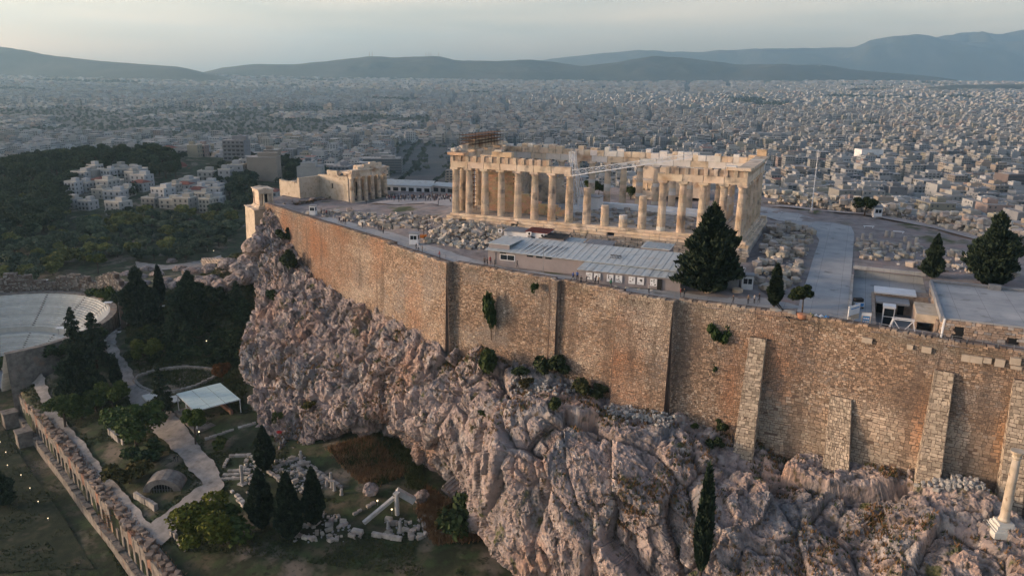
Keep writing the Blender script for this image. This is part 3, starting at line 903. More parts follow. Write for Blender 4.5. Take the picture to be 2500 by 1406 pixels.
def rough_block(seed, cut=.11, jit=.055):
    """one irregular quarried block, unit size, a chamfered uneven box"""
    rg = random.Random(seed)
    bm = bmesh.new()
    bmesh.ops.create_cube(bm, size=1.0)
    bmesh.ops.bevel(bm, geom=bm.edges[:], offset=cut * rg.uniform(.5, 1), segments=1, affect='EDGES')
    for v in bm.verts:
        v.co += Vector((rg.uniform(-1, 1), rg.uniform(-1, 1), rg.uniform(-1, 1))) * jit
    t = rg.uniform(-.15, .15) * jit / .055
    for v in bm.verts:
        v.co.x *= 1 + t * v.co.z
    me = bpy.data.meshes.new('rough_block')
    bm.to_mesh(me); bm.free()
    return me
BLOCKS = []
for _s in range(14):
    _m = rough_block(_s); _m.materials.append(m_block); BLOCKS.append(_m)
BOULD = []
def _boulder(seed):
    bm = bmesh.new()
    bmesh.ops.create_icosphere(bm, subdivisions=2, radius=.5)
    co = np.array([v.co[:] for v in bm.verts])
    d = .32 * fbm(co * 2.2 + seed * 11.7, 3, seed)
    for v, k in zip(bm.verts, d): v.co *= 1 + k
    me = bpy.data.meshes.new('boulder'); bm.to_mesh(me); bm.free()
    me.materials.append(m_block)
    return me
for _s in range(6): BOULD.append(_boulder(_s))
ROCKB = []
for _s in range(4):
    _bm = bmesh.new(); bmesh.ops.create_icosphere(_bm, subdivisions=4, radius=.5)
    _co = np.array([v.co[:] for v in _bm.verts])
    _d = facet(_co * 3.2 + _s * 7.7, 60 + _s, .22, .10, .05, 8) + facet(_co * 8 + _s, 70 + _s, .06, .05, .02, 8)
    for v, k in zip(_bm.verts, _d): v.co *= 1 + k
    _m = bpy.data.meshes.new('outcrop_rock'); _bm.to_mesh(_m); _bm.free(); _m.materials.append(m_rock); ROCKB.append(_m)
_bv = [np.array([v.co[:] for v in m.vertices]) for m in BLOCKS]
_bf = [[tuple(p.vertices) for p in m.polygons] for m in BLOCKS]
def rubble_mesh(name, pts, sizes, rg, material, tilt=.25):
    """many uneven stones in one mesh (too small to pick apart)"""
    V = []; F = []; base = 0
    for p, s in zip(pts, sizes):
        k = rg.integers(len(_bv))
        e = Euler((rg.normal(0, tilt), rg.normal(0, tilt), rg.uniform(0, 6.28))).to_matrix()
        sc = np.array([s * rg.uniform(.8, 1.6), s * rg.uniform(.7, 1.1), s * rg.uniform(.45, .9)])
        V.append((_bv[k] * sc) @ np.array(e).T + np.asarray(p) + [0, 0, sc[2] * .35])
        F += [tuple(i + base for i in f) for f in _bf[k]]
        base += len(_bv[k])
    me = bpy.data.meshes.new(name)
    me.from_pydata(np.concatenate(V).tolist(), [], F)
    me.materials.append(material)
    me.update()
    return me
def lie(name, label, cat, group, p, dims, rg, tilt=.08, rz=None, boulder=False, tone=None):
    me = (BOULD if boulder else BLOCKS)[rg.integers(6 if boulder else 14)]
    o = obj(name, me, None, (p[0], p[1], p[2] + dims[2] * .42), label=label, category=cat, group=group)
    o.rotation_euler = (rg.normal(0, tilt), rg.normal(0, tilt), rg.uniform(0, 6.28) if rz is None else rz)
    o.scale = dims
    t = tone if tone is not None else rg.uniform(.72, 1.2)
    o.color = (t * rg.uniform(.97, 1.08), t, t * rg.uniform(.9, 1.0), 1)
    return o
def part_block(parent, name, c, d, rg, tone, material=None, rz=0, mesh=None):
    me = mesh or BLOCKS_FINE[rg.integers(len(BLOCKS_FINE))]
    o = obj(name, me, parent, c, rz)
    o.scale = d
    o.color = tone
    return o
BLOCKS_FINE = []
for _s in range(8):
    _m = rough_block(100 + _s, cut=.022, jit=.009); _m.materials.append(m_marble); BLOCKS_FINE.append(_m)
    for v in _m.vertices: v.co = [max(-.5, min(.5, q * .985)) for q in v.co]
BLOCKS_WHITE = []
for _m in BLOCKS_FINE:
    _n = _m.copy(); _n.materials.clear(); _n.materials.append(m_marble_w); BLOCKS_WHITE.append(_n)

# ================================================================ THE GREAT TEMPLE
KZ = 1.06
COLX = [-67.48]
for _i in range(16): COLX.append(COLX[-1] + (3.69 if _i in (0, 15) else 4.293))
COLY = [0.0]
for _i in range(7): COLY.append(COLY[-1] + (3.69 if _i in (0, 6) else 4.296))
YN = COLY[-1]
temple = thing('great_temple', 'ruined Doric marble temple with fluted columns standing on the plateau', 'temple')
def drum_mesh(i, n, H, r0, r1, material, name='drum', nf=20, fine=3):
    z0, z1 = H * i / n, H * (i + 1) / n
    N = nf * fine
    th = np.arange(N) * 2 * math.pi / N
    fr = (np.arange(N) % fine) / fine
    fl = 1 - .12 * np.sin(math.pi * fr)
    def R(z):
        t = z / H
        return r0 + (r1 - r0) * t + .018 * math.sin(math.pi * t)
    V = []
    for z, k in ((z0, .95), (z0 + .035, 1), (z1 - .035, 1), (z1, .95)):
        rr = R(z) * fl * k
        V.append(np.stack([rr * np.cos(th), rr * np.sin(th), np.full(N, z)], 1))
    V = np.concatenate(V)
    F = [(j * N + k, j * N + (k + 1) % N, (j + 1) * N + (k + 1) % N, (j + 1) * N + k) for j in range(3) for k in range(N)]
    F += [tuple(range(N - 1, -1, -1)), tuple(3 * N + k for k in range(N))]
    me = bpy.data.meshes.new(name)
    me.from_pydata(V.tolist(), [], F)
    me.materials.append(material)
    me.update()
    return me
ND = 11
SHAFT = 10.43 * KZ - .95
DRUM = [drum_mesh(i, ND, SHAFT, .95, .74, m_marble) for i in range(ND)]
DRUMW = [drum_mesh(i, ND, SHAFT, .95, .74, m_marble_w) for i in range(ND)]
_c = MB(); _c.lathe([(.74, 0), (.745, .08), (.80, .12), (.95, .42), (1.0, .5)], 28); _c.box(-1.02, 1.02, -1.02, 1.02, .502, .95)
CAPITAL = _c.mesh('capital', m_marble)
_cw = CAPITAL.copy(); _cw.materials.clear(); _cw.materials.append(m_marble_w)
def warm(rg, a=.86, b=1.1):
    t = rg.uniform(a, b)
    return (t * rg.uniform(1.0, 1.06), t, t * rg.uniform(.92, 1.0), 1)
def column(x, y, n, cap, rg, white=(), scale=1.0, parent=None, name='column', capw=False):
    c = obj(name, None, parent if parent is not None else temple, (x, y, 0))
    if scale != 1.0: c.scale = (scale, scale, 1)
    for i in range(n):
        d = obj('drum', (DRUMW if i in white else DRUM)[i], c)
        d.rotation_euler = (0, 0, rg.integers(20) * math.pi / 10)
        d.color = warm(rg)
    if cap:
        k = obj('capital', _cw if capw else CAPITAL, c, (0, 0, SHAFT)); k.color = warm(rg)
    return c
def build_temple():
    rg = np.random.default_rng(12)
    heights = {9: 9, 10: 5, 11: 3, 12: 8}
    for i, x in enumerate(COLX):
        k = i + 1
        n = heights.get(k, ND)
        column(x, 0, n, n == ND, rg, white={11: (2,), 13: (0,)}.get(k, ()))
    for i, x in enumerate(COLX):
        wh = set(int(q) for q in rg.integers(0, ND, rg.integers(0, 5))) if 5 < i < 16 else ()
        column(x, YN, ND, True, rg, white=wh, capw=(6 < i < 13 and i % 2 == 0))
    for y in COLY[1:-1]:
        column(0, y, ND, True, rg); column(COLX[0], y, ND, True, rg)
    # inner porches, raised by two steps
    for j in range(6):
        y = 4.6 + j * (YN - 9.2) / 5
        column(COLX[0] + 5.4, y, ND, True, rg, scale=.87)
        column(-5.6, y, [11, 8, 6, 7, 9, 11][j], j in (0, 5), rg, white=(3, 4, 5, 6, 7) if j in (1, 2, 3) else (4, 5), scale=.87)
    # floor
    fl = MB(); fl.box(COLX[0] - 1.0, 1.0, -1.0, YN + 1.0, -.5, -.004)
    fl.build('floor_slab', m_marble, temple)
    cf = MB(); cf.box(COLX[0] + 4.6, -4.4, 4.0, YN - 4.0, -.004, .33)
    cf.build('inner_floor', m_block, temple)
    # steps: each course is made of blocks
    sh = .55 * KZ
    for s in range(3):
        off = 1.05 + .72 * s
        z1 = -sh * s - .001; z0 = -sh * (s + 1)
        x = COLX[0] - off
        while x < off - .2:                                     # south side
            L = min(rg.uniform(1.5, 2.6), off - x)
            jag = rg.uniform(0, .22) if s else rg.uniform(0, .05)
            if not (s == 2 and rg.random() < .12):
                part_block(temple, 'step_block', (x + L / 2, -off + .5 + jag / 2, (z0 + z1) / 2), (L - .015, 1.1 - jag, sh - .005), rg, warm(rg, .8, 1.08))
            x += L
        y = -off + 1.1
        while y < YN + off - .2:                                # east and west sides
            L = min(rg.uniform(1.8, 3.0), YN + off - y)
            part_block(temple, 'step_block', (off - .5, y + L / 2, (z0 + z1) / 2), (1.1, L - .015, sh - .005), rg, warm(rg, .8, 1.0))
            if s < 2: part_block(temple, 'step_block', (COLX[0] - off + .5, y + L / 2, (z0 + z1) / 2), (1.1, L - .015, sh - .005), rg, warm(rg, .8, 1.0))
            y += L
    nb = MB(); nb.box(COLX[0] - 2.3, 2.3, YN + .9, YN + 2.5, -1.7, -.01); nb.build('north_steps', m_marble, temple)
    # rough foundation courses showing on the south side
    cb = MB(); cb.box(COLX[0] - 2.3, 2.4, -2.35, YN + 2.4, -6.5, -1.78); cb.build('foundation_core', m_block, temple)
    z = -1.77; c = 0
    while z > -5.2:
        h = rg.uniform(.45, .6)
        x = COLX[0] - 1.6 + rg.uniform(-.5, .5); yo = -2.35 - .33 * c - .15
        while x < 2.6:
            L = rg.uniform(.9, 1.7)
            if rg.random() > .07 + .02 * c:
                part_block(temple, 'foundation_block', (x + L / 2, yo + .3 + rg.uniform(-.14, .14), z - h / 2), (L - .05, 1.0, h - .03), rg, warm(rg, .62, 1.0), mesh=BLOCKS[rg.integers(14)])
            x += L
        z -= h; c += 1
    # entablature
    zA = 10.43 * KZ; hA = 1.35 * KZ; hF = 1.35 * KZ; hC = .6
    def arch_run(pts, axis, c0, white_p, nm='architrave_block'):
        for a, b in zip(pts, pts[1:]):
            ln = b - a - .012; m = (a + b) / 2
            w = rg.random() < white_p
            me = (BLOCKS_WHITE if w else BLOCKS_FINE)[rg.integers(8)]
            pos = (m, c0, zA + hA / 2) if axis == 'x' else (c0, m, zA + hA / 2)
            dim = (ln, 1.78, hA) if axis == 'x' else (1.78, ln, hA)
            part_block(temple, nm, pos, dim, rg, warm(rg, .92, 1.12), mesh=me)
            pos2 = (pos[0], pos[1], zA + hA + .05)
            dim2 = (dim[0], 1.92, .11) if axis == 'x' else (1.92, dim[1], .11)
            part_block(temple, 'taenia', pos2, dim2, rg, warm(rg, .9, 1.05), mesh=me)
    def trig_mesh():
        mb = MB()
        mb.box(-.42, .42, 0, .9, 0, hF)
        for k in (-.28, 0, .28): mb.box(k - .1, k + .1, -.09, .001, 0, hF - .16)
        mb.box(-.43, .43, -.09, .001, hF - .15, hF)
        return mb.mesh('triglyph', m_marble)
    TRI = trig_mesh()
    mm = MB(); mm.box(-.46, .46, .12, .5, 0, hF - .06); MET = mm.mesh('metope', m_marble)
    zF = zA + hA + .11
    def frieze(a, b, side, jit=.0, skip=()):
        """triglyphs and metopes from coordinate a to b along a side"""
        n = int(round((b - a) / 2.146)); st = (b - a) / n
        for k in range(n + 1):
            if (k in skip): continue
            p = a + k * st
            rz = {'S': 0, 'N': math.pi, 'E': math.pi / 2, 'W': -math.pi / 2}[side]
            q = {'S': (p, -.90), 'N': (p, YN + .90), 'E': (.90, p), 'W': (COLX[0] - .90, p)}[side]
            o = obj('triglyph', TRI, temple, (*q, zF), rz); o.color = warm(rg, .92, 1.15)
            if rg.random() < .5: o.scale = (1, 1, rg.uniform(.94, 1.0))
            if k < n and k + 1 not in skip:
                q2 = {'S': (p + st / 2, -.90), 'N': (p + st / 2, YN + .90), 'E': (.90, p + st / 2), 'W': (COLX[0] - .90, p + st / 2)}[side]
                o = obj('metope', MET, temple, (*q2, zF), rz); o.scale = (st - .84, 1, rg.uniform(.86, 1)); k_ = rg.uniform(.5, .78); o.color = (k_ * 1.05, k_ * .95, k_ * .9, 1)
    ends = lambda l: [l[0] - .95] + list(l[1:-1]) + [l[-1] + .95]
    arch_run([COLX[0] - .95] + COLX[1:7] + [COLX[7] + .5], 'x', 0, 0)
    frieze(COLX[0] - .5, COLX[6] - .9, 'S')
    arch_run([COLX[12] - 1.2] + COLX[13:16] + [COLX[16] + .95], 'x', 0, 0)
    frieze(COLX[12] + .9, COLX[16] + .5, 'S')
    arch_run([c - .0 for c in COLY[:1]] and [.95] + COLY[1:-1] + [YN - .95], 'y', 0, .0)
    frieze(.3, YN - .3, 'E')
    arch_run([.95] + COLY[1:-1] + [YN - .95], 'y', COLX[0], 0)
    frieze(.3, YN - .3, 'W')
    arch_run([COLX[0] - .95] + COLX[1:-1] + [COLX[-1] + .95], 'x', YN, .45)
    # north frieze backers: irregular blocks, many of new marble
    x = COLX[0] - .9
    while x < .6:
        L = rg.uniform(1.1, 2.2); L = min(L, .95 - x)
        w = rg.random() < (.55 if x > -45 else .12)
        part_block(temple, 'frieze_block', (x + L / 2, YN + rg.uniform(-.1, .1), zF + hF / 2), (L - .02, 1.6, hF), rg, warm(rg, .9, 1.12), mesh=(BLOCKS_WHITE if w else BLOCKS_FINE)[rg.integers(8)])
        if rg.random() < .5:
            h = rg.choice([.55, .62, .9])
            part_block(temple, 'cornice_block', (x + L / 2, YN + .25, zF + hF + h / 2 + .004), (L - .1, 1.9, h), rg, warm(rg, .95, 1.15), mesh=(BLOCKS_WHITE if rg.random() < .75 else BLOCKS_FINE)[rg.integers(8)])
        x += L
    # frieze backing and cornice of the short sides
    for X, sgn in ((0, 1), (COLX[0], -1)):
        y = .2
        while y < YN - .4:
            L = min(rg.uniform(1.6, 2.6), YN - y)
            part_block(temple, 'frieze_backer', (X - sgn * .35, y + L / 2, zF + hF / 2), (.9, L - .015, hF), rg, warm(rg))
            if sgn > 0 or rg.random() < .7:
                part_block(temple, 'cornice_block', (X + sgn * .35, y + L / 2, zF + hF + hC / 2 + .003), (3.0, L - .012, hC), rg, warm(rg, .85, 1.02), mesh=(BLOCKS_WHITE if rg.random() < .3 else BLOCKS_FINE)[rg.integers(8)])
            y += L
    part_block(temple, 'cornice_block', (-.9, -.35, zF + hF + hC / 2 + .003), (5.0, 2.7, hC), rg, warm(rg, .95, 1.05))
    part_block(temple, 'cornice_block', (.2, YN - 1.2, zF + hF + hC + .8), (2.2, 2.2, 1.5), rg, (.95, .82, .66, 1))
    part_block(temple, 'cornice_block', (-2.6, -.2, zF + hF + hC + .12), (2.2, 1.6, .22), rg, (1, 1, .98, 1), mesh=BLOCKS_WHITE[2])
    part_block(temple, 'cornice_block', (COLX[0] + .9, -.35, zF + hF + hC / 2 + .003), (4.6, 2.7, hC), rg, (1.05, .82, .66, 1))
    part_block(temple, 'cornice_block', (COLX[0] + 12.6, .1, zF + hF + .6), (5.2, 1.5, 1.2), rg, (.95, .85, .7, 1))
    part_block(temple, 'cornice_block', (COLX[0] + 11.6, .1, zF + hF + 1.42), (1.9, 1.4, .4), rg, (.95, .85, .7, 1), mesh=BLOCKS_WHITE[1])
    part_block(temple, 'cornice_block', (COLX[0] + 9.6, .3, zF + hF + .16), (5.6, 1.3, .3), rg, (.9, .85, .78, 1))
    # west gable: what is left of its wall, stepped blocks
    for k in range(9):
        y = 1.2 + k * 3.3
        ht = 3.0 * (1 - abs(y - YN / 2) / (YN / 2)) * rg.uniform(.55, 1.0) + .5
        part_block(temple, 'gable_block', (COLX[0] - .1, y, zF + hF + hC + ht / 2 + .006), (1.0, 3.2, ht), rg, warm(rg, .8, 1.0))
    for dx, dy, dz, s in ((-.7, .3, .5, 1.1), (.1, -.1, .62, 1.3), (1.2, .2, .55, 1.0), (.4, .9, 1.0, .9)):     # battered corner sculptures
        o = obj('gable_sculpture', BOULD[int(dz * 7) % 6], temple, (COLX[0] + dx, dy, zF + hF + hC + dz * .9)); o.scale = (s * 1.2, s, s); o.color = (1.2, 1.2, 1.18, 1)
    # long cella wall standing high at its west end, stepping down eastwards
    bh = .52
    for r in range(20):
        z = .34 + r * bh
        xe = -54.2 + max(0, (11 - r)) * 1.02 + (3.5 if r < 5 else 0) + rg.uniform(-.3, .3)
        x = -62.2 + (r % 2) * .6
        while x < xe:
            L = 1.22
            part_block(temple, 'wall_block', (x + L / 2, 5.0, z + bh / 2), (L - .012, 1.15, bh - .008), rg, (1.05 * rg.uniform(.85, 1.1), .84 * rg.uniform(.9, 1.08), .68 * rg.uniform(.9, 1.05), 1))
            x += L
    for r in range(20):
        z = .34 + r * bh
        for s in (0, 1):
            for k in range(6):
                y = 5.6 + k * 1.3 if s == 0 else YN - 5.6 - k * 1.3
                part_block(temple, 'wall_block', (-58.6, y, z + bh / 2), (1.4, 1.29, bh - .008), rg, warm(rg, .8, .98))
    for r in range(20):
        z = .34 + r * bh
        x = -62 + (r % 2) * .6
        while x < -46 - r * .35:
            part_block(temple, 'wall_block', (x + .61, YN - 5.0, z + bh / 2), (1.208, 1.15, bh - .008), rg, warm(rg, .85, 1.0))
            x += 1.22
build_temple()

# --- things standing inside the temple
def lattice(mb, a, b, w, bays, r, up=Vector((0, 0, 1)), taper=1.0, tri=False):
    a = Vector(a); b = Vector(b); d = (b - a).normalized()
    x = d.cross(up).normalized(); y = x.cross(d)
    cs = [(-1, -1), (1, -1), (1, 1), (-1, 1)] if not tri else [(-1, -.6), (1, -.6), (0, 1)]
    def P(t, k):
        s = w / 2 * (1 + (taper - 1) * t)
        return a.lerp(b, t) + x * (cs[k][0] * s) + y * (cs[k][1] * s)
    n = len(cs)
    for k in range(n): mb.bar(P(0, k), P(1, k), r)
    for i in range(bays):
        t0, t1 = i / bays, (i + 1) / bays
        for k in range(n):
            mb.bar(P(t0, k), P(t1, (k + 1) % n), r * .6)
            mb.bar(P(t1, k), P(t1, (k + 1) % n), r * .5)
def scaffold(name, label, x0, x1, y0, y1, z0, z1, lift, material, planks=True):
    t = thing(name, label, 'scaffold', ((x0 + x1) / 2, (y0 + y1) / 2, z0))
    cx, cy = (x0 + x1) / 2, (y0 + y1) / 2
    f = MB()
    nx = max(1, int(round((x1 - x0) / 1.8))); ny = max(1, int(round((y1 - y0) / 1.8)))
    for i in range(nx + 1):
        for j in range(ny + 1):
            x = x0 + (x1 - x0) * i / nx - cx; y = y0 + (y1 - y0) * j / ny - cy
            f.bar((x, y, 0), (x, y, z1 - z0), .05)
    nz = int((z1 - z0) / lift)
    for k in range(1, nz + 1):
        z = k * lift
        for j in range(ny + 1): f.bar((x0 - cx, y0 + (y1 - y0) * j / ny - cy, z), (x1 - cx, y0 + (y1 - y0) * j / ny - cy, z), .045)
        for i in range(nx + 1): f.bar((x0 + (x1 - x0) * i / nx - cx, y0 - cy, z), (x0 + (x1 - x0) * i / nx - cx, y1 - cy, z), .045)
        f.bar((x0 - cx, y0 - cy, z - lift), (x1 - cx, y0 - cy, z), .035)
    f.build('frame', material, t)
    if planks:
        for k in range(1, nz + 1):
            p = MB(); p.box(x0 - cx, x1 - cx, y0 - cy, y1 - cy, k * lift - .06, k * lift + .02)
            p.build('plank_deck', m_wood, t)
    return t
scaffold('scaffold', 'brown timber scaffold tower between the two westmost temple columns', -65.4, -63.9, 1.6, 4.0, 0, 10.6, 1.0, m_wood)
scaffold('scaffold', 'tall pale scaffold tower seen between second and third temple columns', -61.6, -59.6, 6.2, 8.5, .34, 10.8, .9, m_white)
scaffold('scaffold', 'dark scaffold and netting above the west gable of the temple', -69.6, -66.0, 6.0, 24.0, 15.2, 18.6, .75, m_net)
def crane():
    t = thing('derrick_crane', 'white lattice derrick crane standing inside the temple', 'crane', (-40.5, 12.5, .34))
    b = MB(); b.cbox((0, 0, .5), (3.2, 3.2, 1.0)); b.cbox((0, 0, 1.3), (2.0, 2.0, .6)); b.build('base', m_white, t)
    m = MB(); lattice(m, (0, 0, 1.6), (-1.6, 0, 14.6), 1.3, 9, .09); m.build('mast', m_white, t)
    a = np.array([-40.5, 12.5, .34])
    tip = pw(1690, 381, 157) - a; root = pw(1398, 424, 167) - a
    j = MB(); lattice(j, tuple(root), tuple(tip), 1.5, 17, .085, taper=.65, tri=True); j.build('boom', m_white, t)
    k = MB(); k.bar((0, 0, 2.5), tuple(root), .12); k.bar((-1.6, 0, 14.6), tuple(root), .05)
    for s in (-.9, -.3, .3, .9): k.bar((-1.6, 0, 14.6), (2.0 + s, s * 1.8, 1.2), .05)
    k.build('stay', m_white, t)
    w = MB(); w.cbox((-1.6, 0, 15.0), (.7, .9, .8)); w.build('pulley_head', m_steel, t)
crane()
def inside_temple():
    rg = np.random.default_rng(31)
    for (x0, x1, y, h, lab) in ((-43, -12, 20.8, 1.5, 'long low white working platform along the north colonnade inside'), (-21.5, -9.0, 19.0, .7, 'second low white platform at east end inside the temple')):
        t = thing('work_platform', lab, 'platform', ((x0 + x1) / 2, y, .34))
        L = x1 - x0
        n = int(L / 3.1)
        for k in range(n):
            p = MB(); p.box(-L / 2 + k * L / n + .02, -L / 2 + (k + 1) * L / n - .02, -.9, .9, .12, h); p.build('panel', m_white, t)
        s = MB(); s.box(-L / 2, L / 2, -.7, .7, 0, .12); s.build('plinth', m_steel, t)
    # white site hut with corrugated wall
    t = thing('site_hut', 'white corrugated site hut beyond the sixth temple column', 'hut', (-38.5, 17.0, .34))
    p = MB()
    for k in range(11): p.box(-2.6 + k * .48, -2.6 + k * .48 + .30, -1.9, 1.9, 0, 3.4)
    p.box(-2.55, 2.65, -1.85, 1.85, .02, 3.38); p.build('wall', m_white, t)
    r = MB(); r.box(-2.8, 2.9, -2.1, 2.1, 3.402, 3.55); r.build('roof', m_steel, t)
    # loose marble
    its = []
    k = 0
    while k < 120:
        x = rg.uniform(-45, -6); y = rg.uniform(1.5, YN - 3)
        if x < -38 and y > 9: continue
        z = .34 if (COLX[0] + 4.7 < x < -4.5 and 4.1 < y < YN - 4.1) else .0
        s = rg.uniform(.5, 1.15)
        o = lie('marble_block', 'loose marble block lying on the temple floor', 'block', 'loose marble inside the temple', (x, y, z), (s * rg.uniform(1.0, 1.9), s, s * rg.uniform(.5, .95)), rg)
        its.append((o, (x, y, z)))
        k += 1
    rr = auto_rows(its, 6)
    for i, (o, p) in enumerate(its): o['label'] = o['label'] + ', %s row, %s from west' % (ROWW[rr[i][0] - 1], ORD(rr[i][1]))
inside_temple()
# ================================================================ ON THE PLATEAU
m_conc = mat('pale_concrete', [(.27, .29, .30), (.34, .355, .36), (.40, .41, .41)], scale=.22, rough=.9, detail=8, bump=.01, bscale=8, stain=[((.45, .45, .44), .12, .6, .72), ((.20, .205, .20), .35, .60, .72)], slabs=(4.2, 3.4))
m_conc2 = mat('grey_concrete', [(.22, .23, .235), (.30, .305, .31)], scale=.5, rough=.9, bump=.015, bscale=6)
m_ashlar = mat('courtyard_ashlar', [(.36, .30, .22), (.50, .43, .33), (.58, .51, .41)], scale=.5, rough=.9, bump=.04, bscale=3, stain=[((.22, .16, .11), .9, .62, .72)])
m_roofm = mat('zinc_roof', [(.33, .37, .375), (.46, .51, .515), (.40, .40, .37)], scale=.5, rough=.55, metal=.1, tint='obj')
m_shedw = mat('shed_wall_mauve', [(.235, .215, .22), (.28, .26, .262)], scale=.6, rough=.85)
m_glass = mat('dark_glass', [(.02, .028, .035)], rough=.12, spec=.6)
m_maroon = mat('maroon_sheet', [(.13, .035, .03), (.17, .05, .04)], scale=1, rough=.7)
m_blue = mat('blue_print', [(.03, .17, .42), (.05, .25, .55)], scale=3, rough=.6)
m_orange = mat('orange_paint', [(.65, .19, .03)], rough=.5)
m_black = mat('black_rubber', [(.015, .015, .016), (.03, .03, .03)], scale=4, rough=.8)
m_red = mat('red_paint', [(.45, .03, .03)], rough=.5)
m_terr = mat('terracotta', [(.35, .16, .09), (.45, .22, .13)], scale=3, rough=.9)
m_gravel = mat('gravel_white', [(.34, .34, .33), (.56, .56, .54)], scale=5, rough=1)

# paths
def offs(line, d):
    """polyline moved to its left by d"""
    l = np.asarray(line, float); r = []
    for i in range(len(l)):
        t = l[min(i + 1, len(l) - 1)] - l[max(i - 1, 0)]; t = t / np.hypot(*t)
        r.append(l[i] + d * np.array([-t[1], t[0]]))
    return r
_sw = [p for p in SWALL if -118 < p[0] < 16]
_inner = [(-116, 12), (-98, 2), (-86, -4), (-76, -9), (-70, -14), (-60, -19), (-50, -24), (-40, -28.2), (-26, -28.5), (-24.6, -31.8), (-14, -31.9), (-5, -30.4), (6, -27.5), (16, -31)]
ribbon('path', 'pale concrete visitor path following the south wall', offs(_sw, 1.3), _inner, Hp, 170, 9, .05, m_conc, rag=.5)
ribbon('path', 'wide pale concrete path running north past the temple front', [(14.8, -37), (14.8, -20), (15.2, 22), (13, 31), (8, 36), (0, 46), (-14, 52)], [(22.6, -37.6), (22.5, 0), (22.4, 32), (21.5, 41), (14, 47), (6, 56), (-10, 62)], Hp, 110, 9, .055, m_conc)
ribbon('path', 'trodden pale rock path below the gateway', [(-134, 58), (-120, 50), (-100, 44), (-84, 36), (-74, 32)], [(-132, 74), (-116, 72), (-98, 66), (-80, 56), (-72, 46)], Hp, 60, 8, .40, rag=2.5, material=mat('trodden_rock', [(.30, .28, .27), (.40, .375, .36)], scale=.5, rough=1, bump=.05, bscale=2))

# --- gateway building
PO = pw(861, 494, 272); PN = pw(942, 484, 285)
_n = (PN - PO)[:2]; _nl = np.hypot(*_n); _n = _n / _nl; _e = np.array([_n[1], -_n[0]])
PRZ = math.atan2(_e[1], _e[0])
gate = thing('gateway_building', 'marble gateway with row of columns and high blank walls', 'gateway', (PO[0], PO[1], -12.4), PRZ)
def build_gateway():
    rg = np.random.default_rng(77)
    W = _nl
    sc = 8.9 / (10.43 * KZ)
    for k in range(6):
        c = column(0, k * W / 5, ND, True, rg, parent=gate); c.scale = (sc, sc, sc)
        c.location.z = .9
    for k in range(2):
        for j in range(3):
            c = column(-5.5 - j * 4, W * (.36 if k == 0 else .64), ND, True, rg, parent=gate); c.scale = (.7, .7, sc); c.location.z = .9
    st = MB(); st.box(-1.1, 1.3, -1.3, W + 1.3, .3, .899); st.box(-1.0, 1.9, -1.9, W + 1.9, -1.6, .299); st.box(-18, -1.1, -1.1, W + 1.1, -1.6, .895); st.build('platform', m_marble, gate)
    for k in range(5):
        a, b = k * W / 5, (k + 1) * W / 5
        if k == 0: a -= .9
        if k == 4: b += .9
        part_block(gate, 'architrave_block', (0, (a + b) / 2, 10.35), (1.6, b - a - .01, 1.1), rg, warm(rg))
    for k in range(11):
        a = -.5 + k * (W + 1) / 11
        part_block(gate, 'frieze_block', (.02, a + (W + 1) / 22, 11.45), (1.5, (W + 1) / 11 - .03, 1.1), rg, warm(rg, .85, 1.0))
    for k in range(5):
        a = -1.0 + k * (W + 2) / 5
        part_block(gate, 'cornice_block', (.25, a + (W + 2) / 10, 12.2), (2.4, (W + 2) / 5 - .02, .38), rg, warm(rg, .95, 1.1))
    for k, h in enumerate((.8, 1.5, 2.1, 1.6)):
        part_block(gate, 'gable_block', (-.1, 4.2 + k * 3.0, 12.4 + h / 2), (.9, 2.9, h), rg, warm(rg, .95, 1.1))
    w = MB()
    w.box(-1.0, -.1, -.6, .5, .9, 9.75)                                 # anta beside the corner column
    w.build('anta', m_marble, gate)
    w = MB(); w.box(-17, -1.05, -.9, .1, -1.5, 9.6); w.build('hall_wall', m_ashlar, gate)
    w = MB(); w.box(-17, -1.05, W - .1, W + .9, -1.5, 10.2); w.build('hall_wall', m_ashlar, gate)
    cl = MB(); cl.box(-6.6, -.8, .2, 6.5, 10.9, 11.5); cl.box(-9.5, -5.0, W - 7, W + .8, 10.4, 12.6); cl.build('ceiling_slab', m_marble, gate)
    up = MB(); up.box(-12, -6.6, -.85, .05, 9.6, 11.6); up.build('upper_wall', m_ashlar, gate)
    d = MB(); d.box(-8.5, -8.0, .3, W - .3, .9, 9.5); d.build('cross_wall', m_marble, gate)
    for k in range(3):
        q = MB(); q.box(-7.99, -7.9, 3.2 + k * 4.6, 5.4 + k * 4.6, .9, 6.6); q.build('doorway', m_dark, gate)
    sw = MB(); sw.box(-17.2, -16.2, -10.2, -.9, -1.6, 9.2); sw.box(-27.5, -17.2, -10.2, -9.0, -2.2, 7.2); sw.box(-27.5, -26.5, -9.0, 0, -2.2, 6.8); sw.build('wing_wall', m_ashlar, gate)
    tb = MB()
    for k in range(9): tb.box(-27.4 + k * 1.25, -26.3 + k * 1.25, -10.15, -9.1, 7.2, 7.2 + rg.uniform(.1, .7))
    for k in range(10): tb.box(-16.2 + k * 1.5, -14.9 + k * 1.5, -.85, .05, 9.6, 9.6 + rg.uniform(0, .55))
    tb.build('wall_top_stones', m_ashlar, gate, kind='stuff')
    hl = MB(); hl.box(-9.7, -8.9, -.93, -.8, 5.2, 6.9); hl.build('blocked_window', m_net, gate)
build_gateway()

